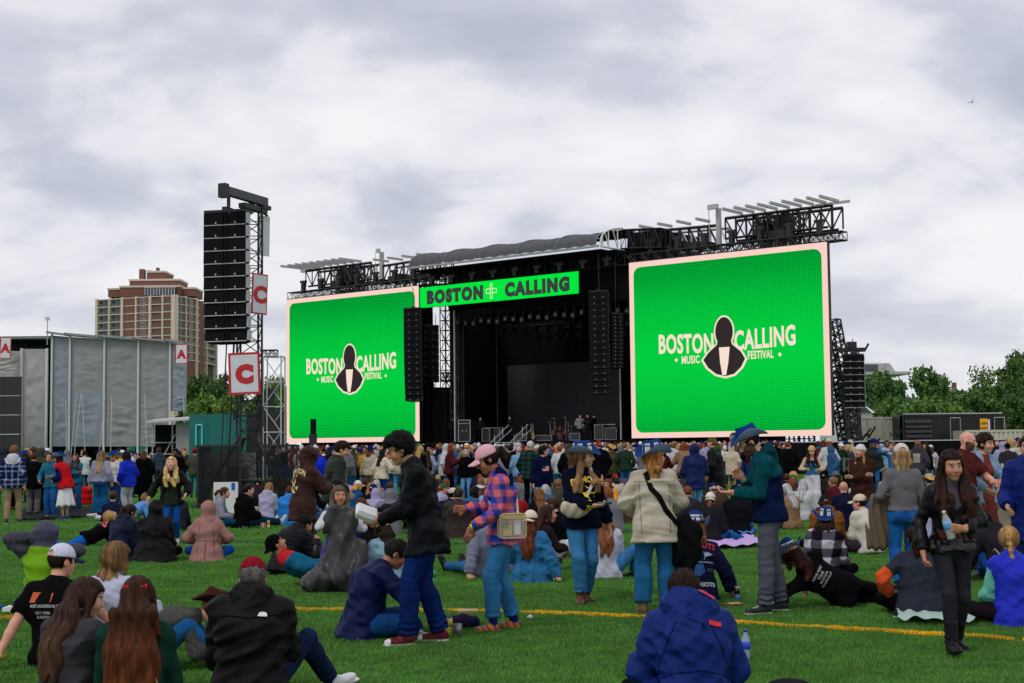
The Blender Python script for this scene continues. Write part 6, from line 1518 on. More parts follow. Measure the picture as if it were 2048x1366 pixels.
for px, v, w, h, lb in ((985, 3.2, .7, .95, 'dark flight case behind the drummer side of steps'), (972, 2.8, .35, .9, 'small black case beside a crew member'), (1043, 1.4, .45, .45, 'low dark stage monitor between steps and guitars'), (1085, 2.0, .8, .35, 'low flat case before the drum kit'), (1150, 2.2, .4, .45, 'small amplifier beside the drum kit'), (1198, 2.4, .35, 1.0, 'silver edged equipment rack near the stage corner'), (1222, 2.0, .45, .75, 'black case beside the pale pole')):
 o = stage_thing('flight_case', px, v, lb, 'case', 'cases standing on the deck'); MB().bx(-w, w, 0, .6, 0, h).build('body', FLC, o); m = MB()
 for a, b in (((-w, 0), (w, 0)), ((w, 0), (w, h)), ((w, h), (-w, h)), ((-w, h), (-w, 0))): m.bar((a[0], -.015, a[1]), (b[0], -.015, b[1]), .018)
 m.build('edging', ALU, o)
o = stage_thing('drum_kit', 1118, 3.2, 'drum kit with cymbals in the middle of the deck', 'drum kit'); RIMM = mat('drum_shell', (.10, .03, .025), .35); CY = mat('cymbal', (.45, .30, .08), .35, .8)
for x, y, z, r, h in ((0, .2, .3, .3, .5), (-.5, .1, .55, .18, .3), (.5, .1, .55, .18, .3), (-.2, -.1, .8, .15, .25), (.2, -.1, .8, .15, .25)): d = MB(); d.lathe([(r, 0), (r, h)], 14, (x, y, z - h / 2)); d.build('drum', RIMM, o)
for x, z in ((-.8, 1.25), (.8, 1.2), (-.4, 1.5), (.55, 1.55), (1.05, .95)): d = MB(); d.lathe([(.02, .03), (.24, 0), (.24, .01), (.02, .045)], 14, (x, 0, z)); cc = d.build('cymbal', CY, o); s_ = MB().bar((x, 0, z), (x * .9, .1, 0), .015).build('stand', ALU, o)
for i, px in enumerate((1053, 1062, 1066)):
 o = stage_thing('guitar', px, 1.8, ('pale guitar on a stand nearest the stage monitor', 'dark guitar standing between two others', 'tan guitar on a stand nearest the flat case')[i], 'guitar', 'guitars on stands'); MB().lathe([(.13, 0), (.15, .1), (.09, .24), (.11, .36), (.04, .44)], 10, (0, 0, .1)).build('body', (mat('pale_wood', (.5, .42, .3), .4), BLACK, mat('tan_wood', (.4, .22, .1), .4))[i], o).scale = (1, .3, 1); MB().bar((0, 0, .5), (.02, 0, 1.15), .02).build('neck', mat('pale_wood'), o)
o = stage_thing('keyboard', 1217, 3.0, 'keyboard on a stand near the stage corner', 'keyboard'); MB().bx(-.6, .6, 0, .3, .9, 1.0).build('body', BLACK, o); MB().bx(-.55, .55, -.02, .1, 1.0, 1.02).build('keys', WHITE, o); m = MB(); m.bar((-.5, .15, 0), (.5, .15, .9), .025); m.bar((.5, .15, 0), (-.5, .15, .9), .025); m.build('stand', ALU, o)
# ------------------------------------------------------------------ poses (person faces +Y, right is +X; yaw 0 looks away from the camera)
def pose(base, **k): d = dict(base); d.update(k); return d
STAND = dict()
WALK = dict(RF=(.09, .26, .085), LF=(-.08, -.22, .12), LK=(-.05, 1, 0), RK=(.05, 1, 0), lean=4, hip=(0, 0, .91), Lfd=(-.1, 1, -.35), RH=(.26, -.10, .86), LH=(-.26, .2, .9))
CROSS = dict(hip=(0, 0, .125), lean=2, slouch=26, RF=(-.10, .34, .075), LF=(.08, .40, .075), RK=(1, .42, .18), LK=(-1, .42, .18), Rfd=(-1, .5, 0), Lfd=(1, .5, 0), RH=(.13, .36, .24), LH=(-.12, .38, .24), RE=(.5, -.8, -.5), LE=(-.5, -.8, -.5), head=(0, 8, 0))
KNEES = pose(CROSS, RF=(.13, .56, .075), LF=(-.13, .58, .075), RK=(.25, .1, 1), LK=(-.25, .1, 1), Rfd=(.2, 1, 0), Lfd=(-.2, 1, 0), RH=(.14, .46, .42), LH=(-.14, .46, .42), slouch=30, lean=6)
LEGS = pose(CROSS, RF=(.14, .84, .10), LF=(-.10, .86, .10), RK=(.1, 0, 1), LK=(-.1, 0, 1), Rfd=(.3, .35, 1), Rfu=(0, -1, .3), Lfd=(-.3, .35, 1), Lfu=(0, -1, .3), slouch=18)
SIDE = pose(CROSS, RF=(.55, .10, .07), LF=(.42, .34, .07), RK=(.5, 1, .1), LK=(-.6, 1, .1), Rfd=(.8, -.4, 0), Lfd=(.8, -.3, 0))
LEANB = pose(LEGS, lean=-22, slouch=6, RH=(.3, -.34, .07), LH=(-.3, -.34, .07), RE=(.5, -1, .3), LE=(-.5, -1, .3), Rhd=(.4, -1, -.1), Lhd=(-.4, -1, -.1), Rpn=(0, 0, -1), Lpn=(0, 0, -1))
KNEEL = dict(hip=(0, 0, .5), lean=4, slouch=6, RF=(.1, -.36, .06), LF=(-.1, -.36, .06), RK=(.1, 1, 0), LK=(-.1, 1, 0), Rfd=(0, -1, -.2), Lfd=(0, -1, -.2), Rfu=(0, 0, -1), Lfu=(0, 0, -1))
HOLD = dict(RH=(.10, .36, 1.12), LH=(-.10, .36, 1.12), RE=(.8, -.6, -.6), LE=(-.8, -.6, -.6), Rpn=(-1, 0, .3), Lpn=(1, 0, .3))
ARMSX = dict(RH=(-.14, .2, 1.17), LH=(.14, .22, 1.13), RE=(1, -.2, -.6), LE=(-1, -.2, -.6), Rhd=(-1, 0, .1), Lhd=(1, 0, .1))
POCK = dict(RH=(.23, .12, .92), LH=(-.23, .12, .92), RE=(1, -1, 0), LE=(-1, -1, 0))
PRONE = dict(hip=(0, 0, .13), lean=62, slouch=-14, hlean=86, RF=(.12, -.84, .10), LF=(-.12, -.82, .10), RK=(0, 0, -1), LK=(0, 0, -1), Rfd=(.3, -1, -.1), Lfd=(-.3, -1, -.1), Rfu=(0, 0, -1), Lfu=(0, 0, -1), RH=(.12, .68, .06), LH=(-.12, .68, .06), RE=(.6, -.2, -1), LE=(-.6, -.2, -1), head=(0, -50, 0))
def colors(*names): return names
J1, J2, J3, J4 = srgb(44, 96, 140), srgb(24, 58, 118), srgb(70, 130, 172), srgb(18, 34, 70)
NAVY, BLK, CHAR, CREAMC, WHT = srgb(12, 22, 52), srgb(10, 10, 13), srgb(44, 44, 50), srgb(205, 192, 172), srgb(205, 206, 222)
FAIR, TAN, ASIAN, BRN = srgb(214, 160, 136), srgb(180, 122, 94), srgb(190, 138, 106), srgb(110, 70, 50)
BLOND, LBR, BRUN, DBR, BKH, GING = srgb(176, 142, 88), srgb(128, 92, 58), srgb(70, 44, 30), srgb(38, 26, 20), srgb(16, 13, 12), srgb(132, 66, 34)
def qd(d): return .62 if d < 10.5 else .72 if d < 15.5 else .9 if d < 20 else 1.2 if d < 27 else 1.6
CAST = {}
def fig(key, px, py, yaw, ps, label, group=None, d=None, **st):
 loc = ground(px, py) if d is None else Vector((at(px, py, d).x, d, 0))
 P = person(loc, yaw, ps, st, label, group, q=qd(loc.y)); P['M'] = Matrix.Translation(loc) @ Matrix.Rotation(math.radians(yaw), 4, 'Z'); CAST[key] = P
 return P
def W(P, p): return P['M'] @ Vector([float(x) for x in p])
def plaid(c0, c1, c2, size=.085, mix=.5):
 c0, c1, c2 = (np.asarray(c, f32) for c in (c0, c1, c2))
 def fn(V, ql, tc, armm, k):
  a = np.where(armm, (V @ k.Rc[:, 1]), np.arctan2(ql[:, 0], np.abs(ql[:, 1]) + .12) * .17); b = V[:, 2] * 1.0
  A, B = (np.sin(a * 2 * math.pi / size) > 0), (np.sin(b * 2 * math.pi / size) > 0)
  return np.where((A & B)[:, None], c0, np.where((A ^ B)[:, None], c1, c2)).astype(f32)
 return fn
def windowpane(c0, c1, size=.10, t=.16):
 c0, c1 = np.asarray(c0, f32), np.asarray(c1, f32)
 def fn(V, ql, tc, armm, k):
  a = np.where(armm, (V @ k.Rc[:, 1]), np.arctan2(ql[:, 0], np.abs(ql[:, 1]) + .12) * .17); b = V[:, 2]
  A, B = ((a / size) % 1 < t), ((b / size) % 1 < t)
  o = np.tile(c0, (len(V), 1)); o[A | B] = c0 * .5 + c1 * .5; o[A & B] = c1; return o.astype(f32)
 return fn
PLAINM = {}
def pm(name, col=None, rough=.7, **k): return mat(name, col, rough, **k)
def print_text(P, part, txt, org, u, v, size, col, name='print', bold=.0, sx=1.0, arc=0.0, off=.004):
 vs, f = text_mesh(txt, size, bold, sx, res=2)
 if arc: vs = [(x * math.cos(0) if False else math.sin(x * arc) / arc, y + (math.cos(x * arc) - 1) / arc) for x, y in vs]
 return decal(P[part], P[part], name, vs, f, org, u, v, col, off=off)
def back_axes(k): return Vector(k.Rc[:, 0]), Vector(k.Rc[:, 2])
def front_axes(k): return -Vector(k.Rc[:, 0]), Vector(k.Rc[:, 2])
WINK, YINK, REDINK, GOLDINK, ORINK, PKINK = pm('white_print', (.7, .7, .7)), pm('yellow_print', srgb(240, 206, 20)), pm('red_print', srgb(190, 30, 36)), pm('gold_print', srgb(214, 190, 130)), pm('orange_print', srgb(196, 84, 36)), pm('pink_print', srgb(230, 90, 110))
def hat_print(P):
 """Printed can labels on the crown of a promotional hat."""
 k, hat = P['k'], P['hat']; R_ = k.RH @ rot('X', 4)
 c = k.head + k.RH @ v3(0, -.01, .04) * k.hs
 for ang in (-150, -95, -30, 30, 95, 150, 180):
  a = math.radians(ang); n = R_ @ v3(math.sin(a), math.cos(a), .18); u = R_ @ v3(-math.cos(a), math.sin(a), 0) ; v = R_ @ v3(0, 0, 1)
  o = c + R_ @ v3(math.sin(a) * .09, math.cos(a) * .115, .058) * k.hs
  if ang == 180: continue
  V, F = subdiv_quad(-.026, .026, -.042, .042, 3, 4); decal(hat, hat, 'label', V, F, o, u, v, WINK, off=.003)
  vs, f = text_mesh('Lite', .022, .0012, res=2); decal(hat, hat, 'lettering', [(x, y + .012) for x, y in vs], f, o, u, v, pm('navy_print', srgb(20, 32, 80)), off=.006)
  V = [(.014 * math.cos(t), -.02 + .014 * math.sin(t)) for t in np.linspace(0, 2 * math.pi, 10, endpoint=False)]; decal(hat, hat, 'seal', V, [tuple(range(10))], o, u, v, GOLDINK, off=.005)
HATC = dict(western=srgb(24, 58, 118), under=srgb(120, 138, 178))
# ------------------------------------------------------------------ the people standing nearest
P = fig('darkjacket', 848, 1287, 97, dict(lean=9, slouch=12, head=(0, 24, 0), hip=(0, -.02, .93), RF=(.09, -.14, .085), LF=(-.10, .14, .085), RH=(.05, .37, 1.03), LH=(-.05, .36, 1.0), RE=(.5, -.6, -.8), LE=(-.5, -.5, -.8), Rhd=(-.3, 1, .1), Lhd=(.2, 1, 0), Rpn=(-1, -.2, .2), Lpn=(1, 0, .3), RK=(.1, 1, 0), LK=(-.1, 1, 0)),
 'man in black jacket and dark blue jeans walking with white food box', H=1.83, hair='mop', vol=.034, hairc=BKH, skin=ASIAN, top=srgb(13, 14, 22), tmat='shell', collar=.045, e=.03, hem=.20, flare=.02, fold=.018, pants=srgb(14, 38, 98), pe=.024, pe2=.03, stack=.012, shoe=srgb(94, 20, 34), sole=(.66, .65, .62), toe=(.66, .65, .62), glasses='clear', curlR=.5, curlL=.5)
P = fig('plaid', 1010, 1262, 98, dict(lean=2, slouch=14, head=(0, 26, 0), RF=(.09, -.10, .085), LF=(-.09, .12, .085), LH=(-.16, .32, .96), RH=(.10, .36, 1.12), LE=(-.5, -1, -.2), RE=(.6, -.8, -.5), Lhd=(0, .4, -1), hip=(0, 0, .93), Rpn=(-1, 0, 0)),
 'woman in pink cap and blue pink checked shirt with clear bag', H=1.70, female=True, bulk=1.08, hair='pony', len=.17, hairc=DBR, tie=(-.11, .025), skin=TAN, cap=srgb(222, 168, 178), captilt=2, top=(.1, .1, .1), colorfn=plaid(srgb(28, 72, 168), srgb(150, 84, 148), srgb(232, 118, 116), .115), e=.024, collar=.04, hoodc=NAVY, hem=.13, fold=.016, pants=srgb(52, 118, 168), pe=.018, pe2=.024, pcut=.88, sock=srgb(18, 30, 96), shoe=srgb(104, 84, 66), sole=srgb(58, 48, 42), accent=srgb(206, 110, 46), lace=srgb(90, 60, 44), glasses='clear', curlL=.25, band=('L', 'yellow'))
P = fig('amherst', 1168, 1207, 200, dict(lean=-2, slouch=8, head=(48, 4, 6), hip=(.02, 0, .91), twist=6, RF=(.10, .16, .085), LF=(-.05, -.08, .085), RK=(.25, 1, 0), LK=(0, 1, 0), RH=(.0, .32, 1.06), LH=(-.30, -.02, .84), RE=(1, -.2, -.6), LE=(-.6, -1, 0), Rhd=(-1, .35, .05), Rpn=(0, -.4, 1), Rfd=(.6, 1, 0), Lfd=(-.1, 1, 0)),
 'laughing woman in navy sweatshirt with yellow print and blue brimmed hat', H=1.70, female=True, hair='long', len=.36, front=.10, fx=.115, hairc=srgb(112, 80, 52), hairtip=srgb(170, 130, 90), skin=FAIR, smile=1.0, top=srgb(13, 17, 36), e=.036, hem=.10, flare=.004, fold=.02, ae=.03, pants=srgb(58, 122, 172), pe=.016, pe2=.026, pcut=.84, shoe=srgb(92, 58, 44), sole=srgb(40, 28, 24), boot=.13, curlR=.55, curlL=.2, **HATC)
k = P['k']; u, v = front_axes(k); o = k.chest + k.Rc @ v3(0, .16, -.005) * k.s
print_text(P, 'top', 'DIAMOND', o + k.Rc @ v3(0, 0, .085), u, v, .062, YINK, bold=.003, sx=.92, arc=2.2)
decal(P['top'], P['top'], 'print', [(-.13, .03), (-.10, .07), (-.05, .06), (0, .035), (.06, .05), (.12, .03), (.125, -.07), (.08, -.075), (.07, -.03), (.02, -.035), (-.02, -.03), (-.04, -.085), (-.08, -.08), (-.07, -.02), (-.11, -.01)][::-1], [tuple(range(15))], o, u, v, YINK)
print_text(P, 'top', 'EST 1912', o + k.Rc @ v3(0, 0, -.175), u, v, .05, YINK, bold=.002, sx=.8)
hat_print(P)
P = fig('creamjacket', 1312, 1230, 0, dict(lean=1, slouch=4, head=(-62, -2, 0), RF=(.13, .02, .085), LF=(-.13, 0, .085), RH=(.14, .30, 1.06), LH=(-.16, .28, 1.04), RE=(1, -.6, -.3), LE=(-1, -.6, -.3)),
 'woman in cream overshirt and bootcut jeans seen from behind', H=1.66, female=True, bulk=1.06, hair='long', len=.26, spread=.075, hairc=srgb(158, 100, 52), hairtip=srgb(190, 140, 84), skin=FAIR, top=srgb(206, 194, 176), e=.044, ae=.04, hem=.20, flare=.012, fold=.018, collar=.03, yoke=srgb(200, 188, 170), pants=srgb(36, 100, 148), pe=.026, pe2=.038, pflare=.012, pcut=.90, stack=.003, shoe=srgb(104, 80, 62), boot=.10, glasses='dark', **HATC)
hat_print(P)
P = fig('teal', 1546, 1226, 92, dict(lean=3, slouch=14, head=(0, 34, 0), RF=(.11, -.10, .085), LF=(-.11, .10, .085), LH=(-.06, .38, 1.12), RH=(.04, .26, 1.26), LE=(-.4, -1, -.4), RE=(.6, -.6, -.8), Lhd=(.1, 1, .05), Lpn=(.2, 0, 1), Rhd=(-.3, .6, .7), hip=(0, .02, .95)),
 'bearded man in teal and navy hoodie looking down at phone', H=1.84, bulk=1.12, hair='buzz', hairc=DBR, beard=True, skin=FAIR, top=srgb(10, 74, 84), lower=srgb(14, 26, 62), split=-.03, lower_arm=srgb(10, 74, 84), hood='down', hoodc=srgb(10, 60, 66), e=.024, hem=.10, flare=.0, fold=.014, sleeve=.93, pants=srgb(84, 84, 96), pmat='cloth', pe=.018, pe2=.02, pfold=.013, stack=.014, shoe=srgb(34, 36, 42), sole=(.6, .59, .55), lace=(.6, .6, .58), curlL=.6, curlR=.55, hattilt=14, **HATC)
P = fig('leather', 1908, 1306, 184, dict(lean=2, slouch=6, head=(2, 10, 4), hip=(0, 0, .91), RF=(.10, .22, .10), LF=(-.08, -.16, .085), RK=(.1, 1, 0), LK=(-.05, 1, 0), RH=(.27, .08, .86), LH=(.02, .30, 1.06), RE=(.6, -1, 0), LE=(-1, -.1, -.5), Lhd=(1, .3, .15), Lpn=(0, -1, .2), Rfd=(.1, 1, .25)),
 'dark haired woman in black leather jacket walking with water bottle', H=1.62, female=True, hair='long', len=.48, front=.30, fx=.105, hairc=srgb(36, 20, 16), hairtip=srgb(66, 34, 26), skin=srgb(196, 140, 112), top=srgb(15, 15, 19), tmat='leather', inner=srgb(78, 74, 80), ihem=.03, icollar=.06, open=.05, e=.024, hem=.06, flare=.006, collar=.02, fold=.014, pants=srgb(40, 41, 47), pe=.006, pe2=.008, pfold=.006, stack=.008, shoe=srgb(18, 18, 22), boot=.20, curlL=.75, curlR=.5, glasses='top')
P = fig('greysweater', 1812, 1182, -4, dict(lean=0, slouch=2, head=(0, 4, 0), RF=(.09, .10, .085), LF=(-.08, -.10, .10), RH=(.20, .22, 1.0), LH=(-.22, .20, 1.04), RE=(.35, -1, 0), LE=(-.4, -1, 0), hip=(0, 0, .93)),
 'blonde woman in grey cropped sweater and white cap walking away', H=1.64, female=True, bulk=1.06, hair='bob', len=.17, hairc=srgb(150, 118, 80), hairtip=srgb(226, 196, 150), cap=srgb(206, 198, 190), captilt=0, capback=False, top=srgb(112, 108, 112), e=.016, hem=-.015, flare=0, fold=.008, pants=srgb(30, 96, 168), pe=.012, pe2=.026, pfold=.012, shoe=BLK)
P = fig('maroon', 1930, 1143, 222, dict(lean=2, head=(22, 10, 0), RH=(.29, .06, .86), LH=(-.12, .38, 1.10), LE=(-1, -.3, -.5), RE=(.6, -1, 0), Lhd=(.2, 1, 0)),
 'bald bearded man in maroon short sleeved shirt', H=1.80, bulk=1.16, hair='bald', beard=True, hairc=srgb(60, 40, 28), skin=srgb(222, 160, 140), top=srgb(88, 38, 36), sleeve=.40, cuff=.016, e=.03, hem=.16, collar=.012, fold=.014, pants=CHAR, pmat='cloth', shoe=BLK, band=('R', 'yellow'))
P = fig('denimwoman', 1968, 1138, 205, dict(head=(20, 6, 0), RH=(.2, .32, 1.02), LH=(-.22, .26, .96), RE=(1, -.5, -.4), LE=(-1, -.5, -.3)),
 'woman with short curly hair in pale denim jacket over rust dress', d=19.3, H=1.76, female=True, bulk=1.1, hair='curly', vol=.03, hairc=DBR, skin=FAIR, top=srgb(140, 168, 198), tmat='denim', inner=srgb(124, 58, 54), open=.085, ihem=.2, e=.03, hem=.10, collar=.02, pants=srgb(110, 52, 50), pkind='skirt', skirt=.8, pmat='cloth', shoe=BLK)
P = fig('bluecoat', 2072, 1205, 150, dict(RH=(.2, .26, 1.0), LH=(-.2, .26, 1.0)), 'person in bright dark blue coat cut off by the frame edge', H=1.72, hair='short', hood='down', top=srgb(14, 34, 110), tmat='shell', e=.05, hem=.30, collar=.03, pants=J4, shoe=BLK)
for kk, c_ in (('creamjacket', srgb(28, 84, 126)), ('greysweater', srgb(22, 78, 146))):
 P = CAST[kk]; k = P['k']; u, v = Vector(k.Rh[:, 0]), Vector(k.Rh[:, 2])
 for sx in (-1, 1):
  vs = [(-.055, .05), (.055, .05), (.052, -.04), (0, -.075), (-.052, -.04)]; decal(P['legs'], P['legs'], 'pocket', vs[::-1], [(0, 1, 2, 3, 4)], k.hip + k.Rh @ v3(sx * .075, -.2, -.02) * k.s, u, v, mat('pocket_' + kk, c_, .9, spec=.05), off=.006)
P = fig('brownhood', 606, 1134, -52, dict(lean=3, slouch=10, head=(0, 8, 0), RH=(.10, .42, 1.16), LH=(-.10, .40, 1.14), RE=(.8, -.6, -.6), LE=(-.8, -.6, -.6)), 'person in brown hooded jacket with gold emblem on the back',
 H=1.66, hair='short', hood='up', hoodv=.05, top=srgb(60, 36, 32), tmat='shell', e=.05, ae=.04, hem=.26, flare=.02, fold=.02, pants=srgb(46, 42, 46), pmat='cloth', pe=.03, shoe=BLK)
k = P['k']; u, v = back_axes(k); o = k.chest + k.Rc @ v3(0, -.2, .0) * k.s
print_text(P, 'top', 'BOSTON', o + k.Rc @ v3(0, 0, .08), u, v, .07, GOLDINK, bold=.003, sx=.95, arc=2.6)
m_ = [(-.02, .07), (.03, .075), (.05, .04), (.03, .0), (.045, -.05), (.02, -.09), (.05, -.13), (.09, -.10), (.08, -.16), (.02, -.21), (-.05, -.2), (-.10, -.14), (-.06, -.14), (-.03, -.10), (-.05, -.05), (-.03, -.01), (-.055, .03)][::-1]
decal(P['top'], P['top'], 'emblem', m_, [tuple(range(len(m_)))], o, u, v, GOLDINK)
P = fig('greenpuffer', 668, 1112, -66, dict(slouch=8, head=(-18, 18, 0), RH=(.20, .16, .95), LH=(-.2, .16, .95)), 'young man in dark green quilted jacket looking down', H=1.78, hair='mop', vol=.02, hairc=DBR, skin=FAIR, top=srgb(40, 46, 40), tmat='shell', puff=.075, e=.045, hem=.14, collar=.04, pants=J2, shoe=BLK)
P = fig('blonde', 343, 1089, 186, dict(WALK, head=(-4, -4, 0), RH=(.42, .10, .92), LH=(-.30, .28, .98), RE=(.5, -1, .2), LE=(-1, -.6, -.3)), 'blonde woman in open black jacket and dark green shirt walking', H=1.56, female=True, bulk=1.12, hair='long', len=.28, front=.14, hairc=srgb(206, 172, 112), skin=srgb(226, 170, 150), smile=.6, top=BLK, tmat='shell', inner=srgb(34, 44, 36), open=.11, ihem=.14, e=.035, hem=.12, pants=srgb(20, 80, 160), pe=.012, shoe=(.6, .6, .62), sole=(.65, .65, .66), curlR=.3, band=('R', 'yellow'))
P = fig('navyplaidman', 24, 1048, 4, dict(RH=(.26, .0, .86), RF=(.12, .1, .085), LF=(-.10, -.1, .085)), 'man in navy and white checked shirt and khaki trousers seen from behind', H=1.80, hair='mop', vol=.02, hairc=srgb(120, 84, 50), top=NAVY, colorfn=windowpane(srgb(18, 30, 74), srgb(170, 180, 214), .10, .22), e=.03, hem=.16, hood='down', hoodc=WHT, pants=srgb(150, 126, 100), pmat='cloth', pe=.022, shoe=srgb(40, 40, 48), sole=(.7, .7, .7))
P = fig('acid', 66, 1033, 8, dict(POCK), 'person in black jacket and acid washed grey jeans seen from behind', H=1.62, hair='curly', hairc=BRUN, top=BLK, e=.04, hem=.18, pants=srgb(88, 84, 82), pe=.03, pmat=FUR, shoe=BLK)
P = fig('bluehatdark', 46, 1006, -20, dict(POCK), 'person in dark jacket and blue brimmed hat behind the checked shirt', H=1.66, female=True, hair='long', len=.3, hairc=BRUN, top=srgb(30, 24, 26), pants=BLK, pmat='cloth', shoe=BLK, **HATC)
P = fig('denimdad', 103, 1036, 168, dict(HOLD, lean=8, head=(-10, -6, 0), RH=(.2, .3, 1.0), LH=(-.1, .2, 1.1)), 'cropped hair man in blue denim jacket holding a blue can', H=1.62, hair='buzz', hairc=DBR, skin=ASIAN, smile=.7, top=srgb(38, 110, 142), tmat='denim', e=.03, hem=.12, collar=.03, pants=srgb(34, 92, 150), pe=.03, pe2=.04, shoe=(.6, .6, .6))
P = fig('redskirt', 131, 1040, 74, dict(slouch=14, lean=14, head=(10, 10, 0), RH=(.24, .1, .86), LH=(-.1, .3, 1.0)), 'person in red and navy jacket and long white skirt leaning in', H=1.64, female=True, hair='bob', len=.2, hairc=DBR, top=srgb(204, 26, 34), sleevec=srgb(20, 26, 74), yoke=srgb(210, 28, 36), e=.05, hem=.14, flare=.01, pkind='skirt', skirt=.74, pants=(.72, .72, .74), pmat='cloth', shoe=srgb(24, 40, 90), sole=(.7, .7, .7), **HATC)
P = fig('denimgirl', 152, 1022, 172, dict(ARMSX, head=(0, -4, 0)), 'brown haired woman in blue denim jacket facing the camera', H=1.58, female=True, hair='long', len=.3, front=.16, hairc=BRUN, skin=TAN, smile=.8, top=srgb(30, 104, 138), tmat='denim', e=.03, hem=.1, pants=srgb(24, 84, 130), pe=.03, shoe=BLK)
P = fig('greysweat', 200, 1034, -6, dict(LH=(-.30, .0, .86), RH=(.3, .02, .9), head=(-14, 4, 0)), 'long haired woman in grey sweatshirt and wide blue jeans seen from behind', H=1.66, female=True, hair='long', len=.42, spread=.1, hairc=srgb(120, 88, 66), hairtip=srgb(180, 150, 120), top=srgb(150, 150, 168), e=.045, ae=.04, hem=.03, flare=0, fold=.016, pants=srgb(26, 84, 134), pe=.03, pe2=.06, pflare=.03, shoe=(.6, .6, .62))
P = fig('whitejkt', 226, 1020, -30, dict(POCK), 'person in white fleece and blue brimmed hat with yellow cup', H=1.62, female=True, hair='long', len=.2, hairc=srgb(150, 104, 60), top=srgb(206, 204, 198), tmat='fur', e=.04, hem=.12, pants=J2, pe=.03, shoe=BLK, **HATC)
P = fig('royalblue', 256, 1028, 60, dict(POCK, head=(0, 10, 0)), 'person in royal blue anorak dark hood and pale trousers', H=1.62, hair='short', hood='up', hoodc=srgb(12, 12, 18), top=srgb(16, 44, 190), tmat='shell', e=.05, hem=.18, pants=srgb(168, 168, 178), pmat='cloth', pe=.03, shoe=(.5, .5, .5))
P = fig('blackcoat', 287, 1010, 20, dict(POCK), 'person in long black coat with auburn hair', H=1.66, female=True, hair='long', len=.3, hairc=srgb(92, 52, 34), top=BLK, e=.06, hem=.6, flare=.05, pants=BLK, pmat='cloth', shoe=BLK)
P = fig('whitecapblue', 247, 1012, 150, dict(HOLD), 'person in white and blue cap with yellow scarf', H=1.66, hair='short', cap=(.75, .75, .76), peak=srgb(30, 50, 170), top=srgb(50, 130, 190), yoke=srgb(222, 196, 30), tmat='shell', e=.05, hem=.2, pants=J1, shoe=BLK)
P = fig('greyhoodie', 95, 1004, 176, dict(POCK), 'bearded man in grey hoodie and white blue cap', H=1.76, hair='short', beard=True, hairc=DBR, cap=(.78, .78, .8), peak=srgb(34, 54, 170), top=srgb(150, 150, 164), hood='down', e=.04, hem=.14, pants=srgb(60, 62, 70), pmat='cloth', shoe=BLK)
P = fig('jersey', 168, 990, 10, dict(POCK), 'person in white and green football shirt and dark beanie', H=1.66, beanie=srgb(48, 30, 26), hair='short', top=(.62, .64, .62), sleevec=srgb(20, 60, 40), e=.04, hem=.16, pants=J4, shoe=BLK)
P = fig('curlyman', 352, 1008, 176, dict(POCK, head=(-10, 8, 0)), 'curly haired man in black sweater and glasses', H=1.70, hair='curly', vol=.03, beard=True, hairc=BKH, skin=TAN, top=BLK, e=.03, hem=.14, pants=BLK, pmat='cloth', shoe=BLK, glasses='dark')
P = fig('redbeanie', 388, 995, -8, dict(POCK), 'person in red beanie and olive jumper beside the fence', H=1.70, beanie=srgb(120, 20, 34), top=srgb(70, 72, 60), e=.03, hem=.14, pants=srgb(30, 90, 140), shoe=BLK, hair='short')
P = fig('greyblue', 318, 985, 30, dict(POCK), 'short haired man in slate blue hoodie behind the blonde woman', H=1.76, hair='short', hairc=BRUN, top=srgb(58, 66, 84), hood='down', e=.03, pants=CHAR, shoe=BLK)
# mid distance, right half
P = fig('brownsweater', 1728, 1072, 150, dict(ARMSX, head=(-20, -2, 0)), 'woman with plaits and white beanie arms crossed in brown sweater', H=1.62, female=True, hair='braids', len=.3, hairc=srgb(176, 128, 72), skin=FAIR, lips=srgb(180, 60, 60), beanie=srgb(210, 200, 200), top=srgb(62, 38, 32), e=.055, ae=.045, hem=.22, flare=.01, fold=.016, pants=srgb(28, 92, 150), pe=.014, shoe=BLK)
P = fig('whitepants', 1626, 1026, 172, dict(HOLD, head=(0, 18, 0), RH=(.16, .3, 1.14), LH=(-.16, .3, 1.12)), 'woman in denim corset top and wide white trousers using phone', H=1.60, female=True, hair='long', len=.3, front=.1, hairc=DBR, skin=FAIR, beanie=None or srgb(196, 160, 110), top=srgb(52, 120, 176), sleevec=srgb(208, 186, 150), yoke=srgb(222, 166, 140), e=.012, hem=-.04, flare=0, pants=(.66, .66, .74), pmat='cloth', pe=.03, pe2=.06, pflare=.03, shoe=(.6, .6, .6))
P = fig('navyhood', 1392, 1040, 4, dict(HOLD, RH=(.14, .26, 1.0), LH=(-.14, .26, 1.0)), 'person in navy hooded coat and light blue jeans seen from behind', H=1.66, hair='short', hood='up', hoodv=.04, top=srgb(20, 32, 84), tmat='shell', e=.055, hem=.24, flare=.02, pants=srgb(86, 152, 208), pe=.02, pe2=.03, shoe=BLK)
P = fig('greenhoodcap', 1434, 1036, 62, dict(POCK), 'tall man in black jacket with green hood and olive cap', H=1.82, bulk=1.06, hair='short', hairc=srgb(140, 90, 50), skin=FAIR, cap=srgb(92, 82, 40), capfront=srgb(96, 86, 40), top=srgb(14, 14, 18), hood='down', hoodc=srgb(40, 74, 36), tmat='shell', e=.05, hem=.30, pants=srgb(18, 26, 58), pmat='cloth', pe=.03, shoe=BLK)
